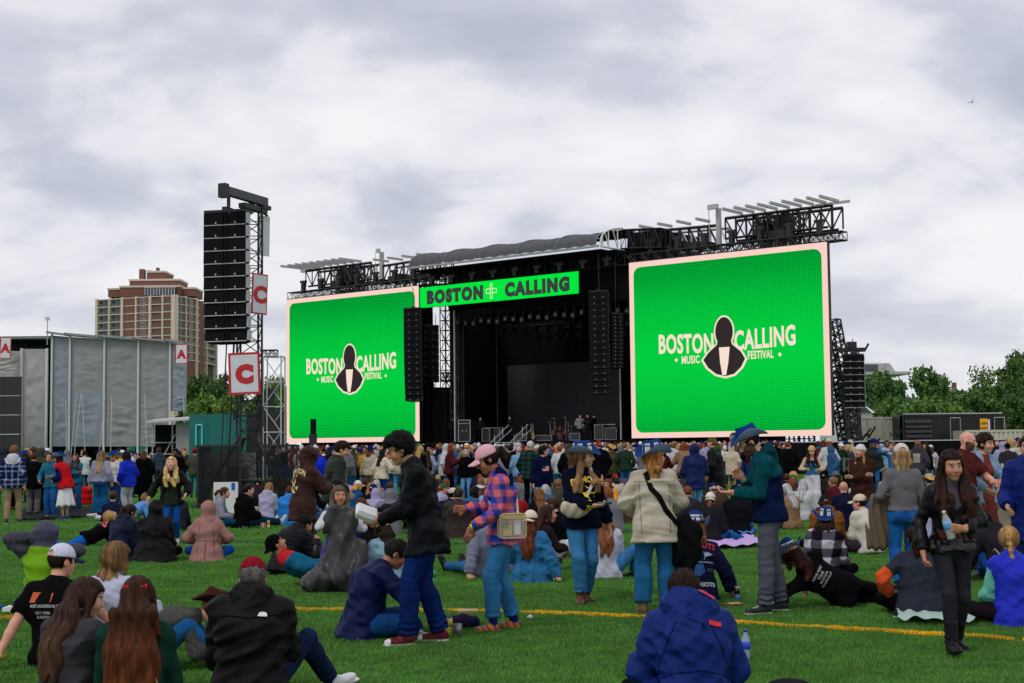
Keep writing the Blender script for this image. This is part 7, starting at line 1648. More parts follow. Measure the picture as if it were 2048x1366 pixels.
P = fig('flagwoman', 1084, 1042, 210, dict(head=(70, 2, 0), LH=(-.30, -.06, .84), RH=(.26, .06, .86)), 'woman with dark curly hair in navy jumper with flag patch', H=1.66, female=True, bulk=1.22, hair='curly', vol=.03, hairc=BKH, skin=FAIR, top=srgb(14, 18, 52), e=.03, hem=.14, fold=.01, pants=srgb(112, 176, 200), pe=.04, pe2=.05, shoe=(.6, .6, .5))
k = P['k']; u, v = front_axes(k); o = k.chest + k.Rc @ v3(0, .18, -.02) * k.s
for i in range(7): V_, F_ = subdiv_quad(-.085, .085, -.055 + i * .0157, -.055 + (i + 1) * .0157, 5, 1); decal(P['top'], P['top'], 'flag_stripe', V_, F_, o, u, v, REDINK if i % 2 == 0 else WINK, off=.006)
V_, F_ = subdiv_quad(-.085, -.005, 0, .056, 3, 2); decal(P['top'], P['top'], 'flag_canton', V_, F_, o, u, v, pm('navy_print', srgb(40, 50, 110)), off=.009)
P = fig('silverman', 1060, 1020, -24, dict(POCK), 'silver haired man in dark green checked shirt', H=1.80, bulk=1.1, hair='short', hairc=(.55, .55, .56), skin=srgb(206, 140, 120), top=srgb(20, 40, 40), colorfn=windowpane(srgb(16, 36, 40), srgb(40, 70, 60), .12, .4), e=.035, hem=.18, pants=BLK, pmat='cloth', shoe=BLK)
P = fig('furjacket', 763, 1014, -38, dict(POCK, head=(-34, 0, 0), RH=(.2, .3, 1.1)), 'dark haired woman in shaggy cream fur jacket', H=1.62, female=True, hair='long', len=.34, hairc=BKH, skin=FAIR, top=srgb(216, 204, 180), tmat='fur', fur=1, e=.05, ae=.05, hem=.10, fold=.01, pants=srgb(18, 60, 140), pe=.02, shoe=BLK)
P = fig('bostonback', 714, 985, -4, dict(POCK), 'person in black jacket lettered in yellow with light jeans', H=1.66, hair='short', hairc=DBR, top=BLK, e=.04, hem=.10, pants=srgb(92, 170, 205), pe=.03, shoe=BLK)
k = P['k']; u, v = back_axes(k); o = k.chest + k.Rc @ v3(0, -.2, .06) * k.s; print_text(P, 'top', 'BOSTON', o, u, v, .09, YINK, bold=.006, sx=.9, off=.008); V_, F_ = subdiv_quad(-.11, .11, -.16, -.06, 4, 3); decal(P['top'], P['top'], 'print', V_, F_, o, u, v, ORINK, off=.008)
P = fig('royalback', 633, 1016, 0, dict(POCK), 'person in royal blue jacket behind the brown hood', H=1.66, hair='short', hairc=BRUN, top=srgb(14, 40, 200), tmat='shell', e=.05, hem=.22, pants=srgb(30, 80, 150), shoe=srgb(90, 130, 140), sole=(.6, .6, .6))
P = fig('yellowcap', 932, 1000, -58, dict(POCK, head=(-20, 6, 0)), 'man in mustard cap and black jumper with blue jeans', H=1.72, hair='short', hairc=srgb(140, 84, 50), skin=FAIR, cap=srgb(190, 130, 34), top=BLK, e=.035, hem=.12, pants=srgb(18, 50, 120), pe=.03, shoe=BLK)
P = fig('gingham', 897, 972, -30, dict(POCK), 'person in navy and white gingham shirt', H=1.68, hair='short', hairc=DBR, top=NAVY, colorfn=plaid((.7, .7, .74), srgb(90, 96, 140), srgb(22, 28, 70), .12), e=.05, hem=.2, pants=J4, shoe=BLK)
P = fig('gingerwhite', 1116, 985, 0, dict(POCK), 'person with very long copper hair and white top', H=1.66, female=True, hair='long', len=.5, hairc=srgb(176, 112, 52), top=(.6, .6, .64), e=.03, hem=.02, pants=J1, shoe=BLK)
P = fig('longbrown', 1140, 1010, 6, dict(POCK), 'person with long brown hair in black coat', H=1.72, female=True, hair='long', len=.45, hairc=srgb(70, 44, 34), top=BLK, e=.05, hem=.3, pants=BLK, pmat='cloth', shoe=BLK)
P = fig('sunglassman', 1776, 985, 176, dict(POCK), 'man in sunglasses and pale patterned jacket', H=1.74, hair='short', hairc=BKH, beard=True, skin=TAN, top=srgb(186, 190, 180), sleevec=srgb(150, 180, 190), e=.04, hem=.16, pants=J4, shoe=BLK, glasses='dark')
P = fig('tealjkt', 1754, 990, 178, dict(POCK), 'person in pale teal windbreaker', H=1.66, female=True, hair='bob', len=.16, hairc=BRUN, skin=FAIR, top=srgb(104, 168, 178), tmat='shell', e=.04, hem=.16, pants=BLK, pmat='cloth', shoe=BLK)
P = fig('bluearm', 1792, 1000, 120, dict(RH=(.1, .4, 1.5), LH=(-.2, .3, 1.4), RE=(1, 0, 0)), 'person in bright blue jacket lifting an arm beside the white cap', H=1.66, hair='short', hairc=srgb(120, 70, 40), top=srgb(24, 110, 196), tmat='shell', e=.05, hem=.1, pants=J1, shoe=BLK)
P = fig('hoodieback', 1838, 1000, -30, dict(POCK), 'man in charcoal hoodie with pale back print', H=1.72, hair='buzz', hairc=srgb(130, 90, 60), top=srgb(66, 62, 72), hood='down', e=.04, hem=.12, pants=J2, shoe=BLK)
k = P['k']; u, v = back_axes(k); V_, F_ = subdiv_quad(-.10, .10, -.2, .06, 4, 4); decal(P['top'], P['top'], 'print', V_, F_, k.chest + k.Rc @ v3(0, -.2, 0) * k.s, u, v, pm('pale_print', srgb(150, 146, 132)), off=.008)
P = fig('pinkhair', 1652, 985, 20, dict(POCK), 'person with long maroon hair in dusty pink top', H=1.64, female=True, hair='long', len=.4, hairc=srgb(70, 36, 32), top=srgb(170, 90, 100), e=.03, hem=.12, pants=J4, shoe=BLK)
P = fig('floral', 1702, 985, 60, dict(POCK), 'blonde person in dark floral dress', H=1.60, female=True, hair='long', len=.24, hairc=BLOND, top=srgb(30, 36, 56), colorfn=plaid(srgb(26, 30, 52), srgb(50, 60, 84), srgb(90, 100, 120), .05), e=.04, hem=.3, pkind='skirt', skirt=.6, pants=srgb(34, 40, 60), pmat='cloth', shoe=BLK)
P = fig('greenjkt', 1682, 988, 200, dict(POCK), 'man in dark green jacket and white cap', H=1.66, hair='short', hairc=DBR, cap=(.7, .7, .7), top=srgb(30, 52, 38), e=.05, hem=.18, pants=CHAR, shoe=BLK)
P = fig('creamcoat', 1464, 985, -20, dict(POCK), 'person in cream hooded coat and bare legs', H=1.62, hair='short', hood='up', top=srgb(206, 190, 166), e=.06, hem=.3, flare=.03, pkind='skirt', skirt=.3, pants=srgb(206, 190, 166), pmat='cloth', shoe=srgb(150, 90, 50))
P = fig('printtee', 1482, 968, 0, dict(POCK), 'person in white tee shirt with dark back print', H=1.68, hair='short', hairc=BRUN, sleeve=.4, top=(.6, .6, .6), e=.035, hem=.12, pants=srgb(44, 108, 170), pe=.03, shoe=BLK)
k = P['k']; u, v = back_axes(k); V_, F_ = subdiv_quad(-.08, .08, -.14, .08, 3, 3); decal(P['top'], P['top'], 'print', V_, F_, k.chest + k.Rc @ v3(0, -.2, 0) * k.s, u, v, pm('dark_print', (.06, .06, .07)), off=.008)
P = fig('olivehat', 1225, 990, 30, dict(POCK), 'person in olive parka and straw hat', H=1.66, hair='short', hairc=BRUN, western=srgb(196, 160, 96), under=srgb(160, 120, 70), top=srgb(70, 76, 44), e=.06, hem=.24, pants=J4, shoe=BLK)
P = fig('greenpullover', 1252, 990, -10, dict(POCK, head=(-60, 0, 0)), 'man in dark green pullover and blue jeans', H=1.74, hair='short', hairc=LBR, skin=FAIR, top=srgb(40, 58, 46), e=.03, hem=.12, pants=srgb(40, 104, 170), pe=.03, shoe=BLK)
# ------------------------------------------------------------------ seated people, nearest rows
P = fig('redcap', 500, 1368, 4, pose(LEGS, lean=2, slouch=24, head=(4, 22, 0), RF=(.46, .50, .075), LF=(-.10, .8, .1), RK=(.4, .2, 1), Rfd=(.8, .5, .3), Rfu=(-.2, -.3, 1)), 'grey haired man in red cap and black jacket seated on the turf', d=9.5, H=1.84, bulk=1.06, hair='short', hairc=(.16, .15, .14), skin=srgb(216, 150, 128), cap=srgb(128, 20, 38), captilt=-4, strap=False, top=srgb(15, 14, 17), tmat='shell', hood='down', e=.05, ae=.045, hem=.14, flare=.03, fold=.02, collar=.02, pants=srgb(24, 36, 70), shoe=(.6, .6, .62), sole=(.66, .66, .68))
k = P['k']; u, v = back_axes(k); o = k.chest + k.Rc @ v3(.085, -.25, .045) * k.s
decal(P['top'], P['top'], 'emblem', [(-.03, -.014), (.03, -.014), (.03, .006), (.02, .018), (.0, .022), (-.018, .016), (-.024, .002)][::1], [tuple(range(7))], o, u, v, WINK, off=.014)
P = fig('bluejacket', 1384, 1372, 2, pose(CROSS, lean=4, slouch=26, head=(2, 30, 0), RH=(.20, .34, .2), LH=(-.20, .34, .2), RE=(.6, -1, 0), LE=(-.6, -1, 0)), 'person in big cobalt blue rain jacket with red tabs seated nearest', d=8.75, H=1.76, bulk=1.02, hair='short', vol=.022, hairc=srgb(42, 26, 22), top=srgb(16, 40, 112), tmat='shell', hood='down', hoodsize=1.35, e=.05, ae=.044, hem=.14, flare=.05, fold=.024, collar=.03, pants=BLK, pmat='cloth', shoe=BLK)
k = P['k']; u, v = back_axes(k); decal(P['top'], P['top'], 'tab', *subdiv_quad(-.038, .038, -.014, .014, 2, 1), k.chest + k.Rc @ v3(.135, -.25, .075) * k.s, u, v, pm('red_tab', srgb(226, 30, 40)), off=.014)
decal(P['top'], P['top'], 'tab', *subdiv_quad(-.05, .05, -.009, .009, 2, 1), k.neck + k.Rc @ v3(.10, -.20, .06) * k.s, (u - v * .5).normalized(), (v + u * .5).normalized(), pm('red_tab'), off=.014)
P = fig('longhair', 268, 1380, 6, pose(CROSS, slouch=20, lean=0, head=(0, 6, 0)), 'girl with very long auburn hair and two red bows seated', d=8.7, H=1.70, female=True, hair='long', len=.92, spread=.135, tipw=1.5, off=.045, hairc=srgb(58, 32, 20), hairtip=srgb(128, 66, 26), vol=.02, top=srgb(22, 58, 48), e=.035, hem=.12, fold=.012, pants=J4, shoe=BLK)
k = P['k']; m = MB()
for sx in (-.045, .04):
 c = Vector(k.head + k.RH @ v3(sx, -.095, .07) * k.hs)
 for a in (-1, 1): m.add([c, c + Vector((a * .028, -.012, .016)), c + Vector((a * .03, -.014, -.012))], [(0, 1, 2)]); m.add([c, c + Vector((a * .012, -.014, -.03)), c + Vector((a * .022, -.012, -.026))], [(0, 1, 2)])
 m.box(c + Vector((0, -.012, 0)), (.007, .007, .007))
m.build('hair_bow', pm('red_ribbon', srgb(214, 24, 36), .4), P['root'])
for txt, dz in (('NATIONAL', -.30), ('PARK', -.36)): print_text(P, 'hair', txt, k.chest + k.Rc @ v3(.03, -.3, dz + .06) * k.s, *back_axes(k), .045, GOLDINK, bold=.002, off=.004)
P = fig('greygirl', 128, 1385, -28, pose(CROSS, slouch=24, head=(-30, 16, 0), RH=(.10, .34, .52), RE=(1, -.4, -.6)), 'girl with long brown hair in charcoal grey sweatshirt seated', d=9.05, H=1.66, female=True, hair='long', len=.46, spread=.105, tipw=.8, hairc=srgb(58, 40, 32), hairtip=srgb(96, 66, 50), vol=.018, top=srgb(66, 64, 70), e=.04, ae=.036, hem=.12, fold=.016, pants=J4, shoe=BLK, skin=FAIR)
P = fig('trucker', 112, 1330, -8, pose(LEANB, lean=-6, slouch=16, head=(-34, 8, 0), LH=(-.36, -.26, .07), RH=(.42, .02, .34), RE=(.6, -1, 0)), 'man in white mesh cap and black lettered tee shirt leaning on one arm', d=11.3, H=1.76, bulk=1.04, hair='buzz', hairc=DBR, skin=srgb(222, 160, 136), cap=srgb(206, 206, 226), peak=srgb(40, 48, 76), captilt=0, top=srgb(15, 14, 16), sleeve=.36, cuff=.02, e=.024, hem=.12, fold=.014, pants=J4, shoe=BLK, band=('L', 'yellow'), curlL=.05)
k = P['k']; u, v = back_axes(k); o = k.chest + k.Rc @ v3(-.06, -.2, .06) * k.s; decal(P['top'], P['top'], 'print', [(-.10, -.035), (.09, -.035), (.10, .035), (-.08, .045)], [(0, 1, 2, 3)], o, u, v, ORINK)
print_text(P, 'top', 'FORT LAUDERDALE', o + k.Rc @ v3(.03, 0, -.075), u, v, .024, WINK, sx=.8); print_text(P, 'top', 'NEW YORK', o + k.Rc @ v3(.03, 0, -.125), u, v, .022, WINK, sx=.8); print_text(P, 'top', 'ALABAMA', o + k.Rc @ v3(.03, 0, -.155), u, v, .022, WINK, sx=.8)
P = fig('whitesweat', 224, 1308, -8, pose(LEANB, lean=-4, slouch=14, head=(-20, 4, 0), LH=(-.34, -.14, .07), RH=(.2, .34, .3)), 'woman with wavy blonde hair in white sweatshirt seated', d=11.75, H=1.70, female=True, hair='bob', len=.25, hairc=srgb(120, 90, 56), hairtip=srgb(178, 142, 92), wave=.014, vol=.03, top=srgb(200, 202, 226), e=.036, ae=.032, hem=.12, fold=.018, pants=BLK, pmat='cloth', shoe=BLK)
P = fig('brownhat', 300, 1330, -76, pose(KNEES, slouch=44, lean=34, head=(-6, 50, 0), RH=(.12, .60, .22), LH=(-.02, .62, .2)), 'person in brown felt hat bending over a phone beside the long hair', d=11.0, H=1.56, female=True, hair='short', hattilt=30, hairc=srgb(150, 98, 50), skin=FAIR, western=srgb(62, 34, 26), under=srgb(36, 20, 16), hatsize=.98, top=srgb(60, 62, 56), tmat='fur', e=.03, hem=.1, pants=srgb(30, 92, 150), pe=.02, shoe=(.6, .58, .5), curlR=.6)
P = fig('limegreen', 82, 1222, -6, pose(LEANB, lean=2, slouch=12, head=(-14, 6, 0), LH=(-.10, .02, .78), LE=(-1, -.2, .2), RH=(.18, .06, .66), RE=(1, -.3, .2), Lhd=(.7, .1, .5)), 'person in lime green and grey jacket pulling up a slate hood', H=1.70, female=True, hair='curly', vol=.03, hairc=srgb(140, 76, 40), top=srgb(116, 168, 24), sleevec=srgb(66, 66, 78), hood='up', hoodv=.045, hoodc=srgb(74, 74, 96), hairshow=True, tmat='shell', e=.04, hem=.14, fold=.016, pants=CHAR, pmat='cloth', shoe=srgb(110, 100, 90))
P = fig('navyseat', 724, 1277, -74, pose(CROSS, lean=12, slouch=26, head=(-8, 36, 0), RF=(-.08, .46, .075), LF=(.10, .44, .075), RH=(.10, .46, .44), LH=(-.02, .50, .46), RE=(1, -.3, -.5), LE=(-1, -.3, -.5)), 'short haired man in navy jacket and glasses sitting sideways', H=1.78, bulk=1.14, hair='buzz', vol=.016, hairc=srgb(30, 30, 32), skin=srgb(186, 124, 92), top=srgb(12, 24, 72), tmat='shell', e=.04, ae=.036, hem=.14, flare=.03, fold=.018, collar=.03, pants=srgb(20, 66, 118), pe=.03, shoe=(.5, .5, .5), glasses='dark', band=('R', 'yellow'), curlR=.6)
P = fig('poncho', 678, 1180, 190, dict(KNEEL, head=(10, -2, 2), RH=(.02, .30, .92), LH=(-.04, .30, .86), RE=(1, 0, -.5), LE=(-1, -.1, -.4), Lhd=(1, .2, .2), Lpn=(0, -1, 0), slouch=4), 'kneeling woman with ash blonde hair holding a grey plastic poncho', H=1.62, female=True, bulk=1.12, hair='long', len=.34, front=.2, cover=.0, hairc=srgb(96, 82, 66), hairtip=srgb(172, 156, 128), skin=srgb(188, 134, 104), top=srgb(86, 82, 138), sleevec=srgb(206, 206, 214), e=.022, hem=.12, pants=srgb(130, 130, 170), pmat='cloth', shoe=(.62, .62, .7), curlL=.6)
P = fig('blackpuffer', 566, 1150, -42, pose(KNEES, slouch=40, lean=18, head=(-8, 22, 0)), 'person in black quilted jacket hunched over knees', H=1.72, hair='short', vol=.02, hairc=BKH, skin=ASIAN, top=srgb(20, 18, 26), tmat='shell', puff=.06, e=.055, ae=.05, hem=.10, collar=.03, hood='down', pants=BLK, pmat='cloth', shoe=BLK)
P = fig('lying', 640, 1148, -90, dict(hip=(0, 0, .13), lean=-66, slouch=10, hlean=-80, head=(20, -34, 0), RF=(.12, .84, .1), LF=(-.10, .82, .1), RK=(0, 0, 1), LK=(0, 0, 1), Rfd=(.2, .2, 1), Lfd=(-.2, .2, 1), Rfu=(0, -1, 0), Lfu=(0, -1, 0), RH=(.2, .1, .25), LH=(-.2, .1, .25)), 'young man in black cap lying back in teal jacket with red collar', d=17.7, H=1.72, hair='short', hairc=BKH, skin=ASIAN, cap=BLK, capback=True, top=srgb(22, 96, 128), yoke=srgb(196, 40, 44), e=.03, collar=.03, hem=.1, pants=srgb(40, 38, 42), pmat='cloth', shoe=BLK)
P = fig('pinkhood', 414, 1122, 4, pose(CROSS, slouch=16, head=(4, 4, 0), RH=(.22, .28, .30), LH=(-.22, .28, .3), RE=(.7, -1, 0), LE=(-.7, -1, 0)), 'person in dusty pink hooded raincoat sitting cross legged', H=1.66, female=True, hair='short', hood='up', hoodv=.035, top=srgb(168, 122, 116), e=.04, ae=.034, hem=.16, flare=.05, fold=.014, pants=srgb(22, 84, 184), pe=.02, shoe=srgb(150, 120, 100))
P = fig('blackhood', 308, 1124, 6, pose(CROSS, slouch=20, lean=6), 'person in black hooded coat sitting beside the pink raincoat', H=1.70, bulk=1.2, hair='short', hood='up', hoodv=.04, top=srgb(16, 16, 20), tmat='shell', e=.055, hem=.18, flare=.08, fold=.018, pants=BLK, pmat='cloth', shoe=srgb(40, 40, 46))
P = fig('navyseatgirl', 238, 1122, -20, pose(CROSS, slouch=26, lean=10, head=(-24, 18, 0)), 'person with dark brown ponytail in navy coat sitting', H=1.68, female=True, hair='pony', len=.3, hairc=srgb(50, 32, 30), top=srgb(20, 26, 56), tmat='shell', hood='down', e=.045, hem=.16, flare=.05, pants=J4, shoe=BLK)
P = fig('pronegirl', 176, 1092, -62, PRONE, 'girl in black hoodie with pink lettering lying on her front', H=1.64, female=True, hair='long', len=.26, hairc=BLOND, top=BLK, e=.03, hem=.08, pants=srgb(24, 92, 180), pe=.016, shoe=srgb(190, 180, 160))
k = P['k']; u, v = back_axes(k); o = k.chest + k.Rc @ v3(0, -.2, .02) * k.s; print_text(P, 'top', 'LUVS', o, u, v, .11, PKINK, bold=.006, off=.006)
P = fig('lyingblue', 258, 1040, -70, PRONE, 'person in sky blue jacket and white trousers lying on the turf', H=1.66, hair='mop', hairc=LBR, top=srgb(96, 148, 214), tmat='shell', e=.05, hem=.1, pants=(.6, .6, .66), pmat='cloth', shoe=(.55, .52, .45))
P = fig('bunseat', 224, 1068, 10, pose(CROSS, slouch=20), 'person with dark bun in navy top seated behind the navy coat', H=1.62, female=True, hair='bun', hairc=BRUN, top=srgb(24, 28, 56), pants=J4, shoe=BLK)
P = fig('darkseat', 352, 1062, 20, pose(CROSS, slouch=30, lean=10), 'person in dark slate coat hunched behind the pink hood', H=1.66, hair='short', vol=.02, hairc=DBR, top=srgb(30, 30, 46), tmat='shell', e=.05, hem=.16, hood='down', pants=BLK, shoe=BLK)
P = fig('profilegirl', 436, 1056, -84, pose(CROSS, slouch=22, head=(0, 4, 0)), 'young woman with tied back hair in pale grey hoodie in profile', H=1.64, female=True, hair='pony', len=.14, hairc=BRUN, skin=FAIR, top=srgb(150, 150, 164), hood='down', e=.036, hem=.12, pants=srgb(18, 62, 100), pe=.02, shoe=(.5, .5, .5))
P = fig('blackhoodie', 484, 1056, -50, pose(LEGS, slouch=20, head=(-14, 8, 0)), 'man with short black hair in black hoodie and white cord', H=1.74, hair='buzz', vol=.014, hairc=BKH, skin=FAIR, top=srgb(13, 12, 14), hood='down', e=.05, ae=.045, hem=.14, pants=srgb(16, 48, 72), pe=.03, shoe=(.55, .55, .55))
P = fig('creamfleece', 488, 1040, -60, pose(CROSS, slouch=22, head=(0, 10, 0)), 'curly haired person in cream fleece beside the black hoodie', H=1.62, female=True, hair='curly', vol=.03, hairc=DBR, skin=FAIR, top=srgb(196, 180, 150), sleevec=srgb(190, 176, 150), e=.04, pants=J4, shoe=BLK)
P = fig('darkcapseat', 514, 1038, 4, pose(CROSS, slouch=22), 'man in black cap and dark grey hooded jacket seated', H=1.74, bulk=1.1, hair='short', hairc=BRUN, cap=BLK, top=srgb(40, 40, 46), hood='down', e=.04, hem=.14, pants=BLK, shoe=BLK)
P = fig('lavender', 534, 1042, -14, pose(LEGS, slouch=18, head=(-6, 4, 0), RF=(.7, .5, .1), LF=(.5, .7, .1)), 'person in lavender hoodie and blue jeans seated', H=1.68, female=True, hair='half', len=.2, hairc=srgb(140, 104, 66), top=srgb(176, 172, 204), hood='down', e=.04, hem=.08, pants=srgb(22, 76, 126), pe=.026, shoe=(.6, .6, .6))
P = fig('bluerain', 578, 1052, 0, pose(CROSS, slouch=18), 'person in bright sky blue rain jacket beside the brown hood', H=1.62, hair='short', hairc=BRUN, top=srgb(36, 132, 220), tmat='shell', hood='down', e=.045, hem=.16, pants=srgb(180, 200, 210), shoe=BLK)
P = fig('brownback', 918, 1078, 4, pose(CROSS, slouch=24, head=(-8, 8, 0)), 'balding man in dark brown jacket seated with broad back', H=1.78, bulk=1.2, hair='buzz', hairc=srgb(60, 46, 40), skin=srgb(206, 138, 116), top=srgb(52, 42, 40), tmat='shell', e=.045, hem=.16, flare=.05, collar=.02, pants=J4, shoe=BLK)
P = fig('denimleaner', 1062, 1164, -14, pose(LEANB, lean=-8, slouch=14, head=(-8, 4, 0), RH=(.36, -.02, .07), LH=(-.2, .1, .3), RE=(.6, -1, .2)), 'long auburn haired woman in denim jacket leaning on one hand', H=1.62, female=True, hair='long', len=.44, spread=.09, hairc=srgb(86, 44, 28), hairtip=srgb(120, 62, 38), cap=srgb(222, 208, 186), capback=True, captilt=4, top=srgb(52, 118, 170), tmat='denim', e=.05, ae=.045, hem=.14, flare=.04, fold=.02, pants=J1, shoe=BLK, curlR=.1)
P = fig('profilebrown', 1084, 1110, -72, pose(LEGS, lean=0, slouch=16, head=(-6, 2, 0), RF=(.12, .62, .075), LF=(-.1, .66, .075), RK=(.1, 0, 1), LK=(0, 0, 1), RH=(.1, .42, .36), Rfd=(0, 1, .1), Lfd=(0, 1, .1), Rfu=(0, 0, 1), Lfu=(0, 0, 1)), 'brown haired woman in profile with white trousers and wristband', d=19.3, H=1.66, female=True, hair='long', len=.3, hairc=srgb(60, 38, 32), skin=srgb(206, 140, 116), top=srgb(40, 30, 32), e=.022, hem=.1, pants=(.62, .6, .58), pe=.014, shoe=(.64, .62, .6), band=('R', 'yellow'))
P = fig('blacktee', 1124, 1116, 50, pose(CROSS, slouch=26, head=(30, 10, 0)), 'short haired man in black jumper seated with blue jeans', H=1.74, hair='buzz', vol=.014, hairc=srgb(70, 40, 32), skin=FAIR, top=BLK, e=.03, hem=.12, pants=srgb(24, 62, 170), pe=.02, shoe=BLK)
P = fig('whitetop', 1212, 1158, 2, pose(CROSS, slouch=20, RF=(.4, .2, .07), head=(8, 6, 0)), 'long haired person in white top seated behind the jeans', H=1.64, female=True, hair='long', len=.42, spread=.1, hairc=srgb(130, 78, 46), top=srgb(190, 192, 208), e=.034, hem=.12, pants=srgb(60, 120, 180), pe=.02, shoe=BLK)
P = fig('behindplaid', 966, 1154, 30, pose(LEANB, lean=-14, LH=(-.34, -.24, .06)), 'person in pale grey hoodie leaning on hand behind the plaid shirt', H=1.66, hair='short', hairc=DBR, top=srgb(128, 130, 150), e=.04, hem=.12, pants=J1, shoe=BLK, curlL=.1)
P = fig('blackteehair', 1082, 1070, 8, pose(CROSS, slouch=22, RF=(.42, .2, .075)), 'person with straight light brown hair in black tee shirt', H=1.66, female=True, hair='long', len=.36, hairc=srgb(112, 74, 46), top=srgb(24, 20, 24), e=.03, sleeve=.45, hem=.1, pants=srgb(24, 76, 140), shoe=(.4, .4, .44))
P = fig('patriots', 1396, 1204, 4, pose(LEANB, lean=0, slouch=16, head=(-12, 8, 0), RH=(.40, .12, .10), LH=(-.34, -.02, .1), RE=(.8, -1, .2), LE=(-1, -.8, .2), Rhd=(.1, .3, -1)), 'woman in navy printed sweatshirt reaching to a food tray', H=1.70, female=True, bulk=1.1, hair='long', len=.26, spread=.09, hairc=srgb(130, 86, 54), hairtip=srgb(176, 120, 72), top=srgb(26, 30, 62), e=.04, ae=.036, hem=.12, fold=.016, pants=srgb(80, 140, 190), shoe=BLK, curlR=.5, hattilt=-12, **HATC)
hat_print(P); k = P['k']; u, v = back_axes(k); o = k.chest + k.Rc @ v3(0, -.22, 0) * k.s
print_text(P, 'top', 'PATRIOTS', o + k.Rc @ v3(0, 0, .10), u, v, .062, REDINK, bold=.003, sx=.95, arc=1.5); print_text(P, 'top', 'PATRIOTS', o + k.Rc @ v3(.02, 0, -.30), u, v, .045, WINK, bold=.002)
decal(P['top'], P['top'], 'emblem', [(-.10, .03), (.0, .06), (.10, .05), (.14, .02), (.06, .0), (.05, -.03), (-.02, -.02)][::-1], [tuple(range(7))], o, u, v, pm('silver_print', srgb(150, 160, 176)))
decal(P['top'], P['top'], 'emblem', [(-.05, -.08), (.03, -.07), (.06, -.15), (.0, -.2), (-.06, -.17)][::-1], [tuple(range(5))], o, u, v, pm('blue_print', srgb(50, 100, 180)))
V_, F_ = subdiv_quad(-.13, .15, -.062, -.048, 6, 1); decal(P['top'], P['top'], 'banner', V_, F_, o, u, v, pm('silver_print'))
for sx in (-.13, .13): print_text(P, 'top', 'XXXVI', o + k.Rc @ v3(sx, 0, -.14), u, v, .03, pm('silver_print'), sx=.8)
P = fig('capback', 1418, 1088, -18, pose(SIDE, slouch=28, lean=10, head=(6, 10, 0)), 'person in charcoal jacket and backwards cream cap on lilac blanket', H=1.70, female=True, hair='pony', len=.2, hairc=srgb(110, 74, 48), tie=(-.10, -.03), cap=srgb(216, 208, 194), capback=True, top=srgb(34, 33, 38), e=.05, ae=.045, hem=.12, fold=.016, pants=srgb(28, 84, 150), pe=.026, shoe=BLK)
P = fig('blackhood2', 1478, 1070, 6, pose(CROSS, slouch=22), 'person in black hoodie hood up behind the lilac blanket', H=1.72, bulk=1.1, hair='short', hood='up', hoodv=.03, top=srgb(20, 21, 28), e=.045, hem=.12, pants=srgb(36, 90, 160), shoe=BLK)
SIDELIE = dict(hip=(0, 0, .17), lean=0, side=-58, hside=-84, slouch=8, head=(0, 14, -20), RF=(.60, -.02, .14), LF=(.62, .12, .06), RK=(.2, 1, 0), LK=(.2, 1, 0), Rfd=(.5, .8, .3), Lfd=(.4, .9, .1), Rfu=(.2, 0, 1), Lfu=(0, 0, 1), RH=(-.28, .30, .22), LH=(-.62, .16, .06), LE=(-1, -.2, -.5), RE=(0, .3, 1))
P = fig('sidelie', 1686, 1216, 14, SIDELIE, 'girl in black lying on her side under a printed blue hat', H=1.66, female=True, hair='long', len=.3, hairc=srgb(48, 28, 24), hairtip=srgb(110, 52, 34), top=srgb(15, 14, 18), e=.03, hem=.1, pants=srgb(13, 12, 15), pmat='cloth', pe=.012, shoe=srgb(44, 44, 54), boot=.26, hattilt=-26, **HATC)
hat_print(P); k = P['k']; u, v = back_axes(k); o = k.chest + k.Rc @ v3(0, -.2, -.03) * k.s
for i, t in enumerate(('LOVE YOU', 'TOUR', 'BOSTON', 'NASHVILLE')): print_text(P, 'top', t, o + k.Rc @ v3(0, 0, .07 - i * .04), u, v, .026, WINK)
P = fig('checkedhat', 1648, 1164, -22, pose(CROSS, slouch=24, lean=8, head=(4, 6, 4)), 'long haired girl in black and white checked shirt and blue hat', H=1.66, female=True, hair='long', len=.3, spread=.1, hairc=srgb(52, 34, 28), top=BLK, colorfn=plaid(srgb(200, 198, 210), srgb(84, 78, 92), srgb(22, 16, 24), .20), e=.045, ae=.04, hem=.14, fold=.016, pants=BLK, pmat='cloth', shoe=BLK, hattilt=8, **HATC)
hat_print(P)
P = fig('rust', 1658, 1108, 2, pose(CROSS, slouch=22, lean=6), 'person in rust brown work jacket with dark cap', H=1.68, hair='curly', vol=.03, hairc=srgb(66, 42, 30), cap=srgb(32, 28, 30), top=srgb(136, 82, 34), hood='down', e=.045, ae=.04, hem=.14, fold=.016, pants=BLK, shoe=BLK)
P = fig('creamseat', 1742, 1108, 24, pose(CROSS, slouch=26, lean=8, head=(30, 8, 0)), 'man in cream sweater and cream cap sitting cross legged', H=1.74, hair='short', hairc=DBR, skin=FAIR, cap=srgb(206, 192, 168), top=srgb(210, 204, 190), e=.036, hem=.12, fold=.012, pants=srgb(52, 44, 50), pmat='cloth', pe=.03, shoe=BLK)
P = fig('navybald', 1694, 1064, 8, pose(CROSS, slouch=22, head=(-24, 4, 0)), 'bald man in navy sweater seated behind the cream cap', H=1.82, hair='bald', skin=srgb(206, 146, 124), top=srgb(20, 24, 52), e=.04, hem=.16, pants=srgb(20, 30, 70), shoe=BLK)
P = fig('blackcoatseat', 1650, 1024, 4, pose(CROSS, slouch=20), 'man in black jacket and black cap seated by the white trousers', H=1.84, bulk=1.12, hair='short', hairc=BKH, cap=BLK, top=srgb(36, 30, 30), hood='down', tmat='shell', e=.05, hem=.2, pants=BLK, shoe=BLK)
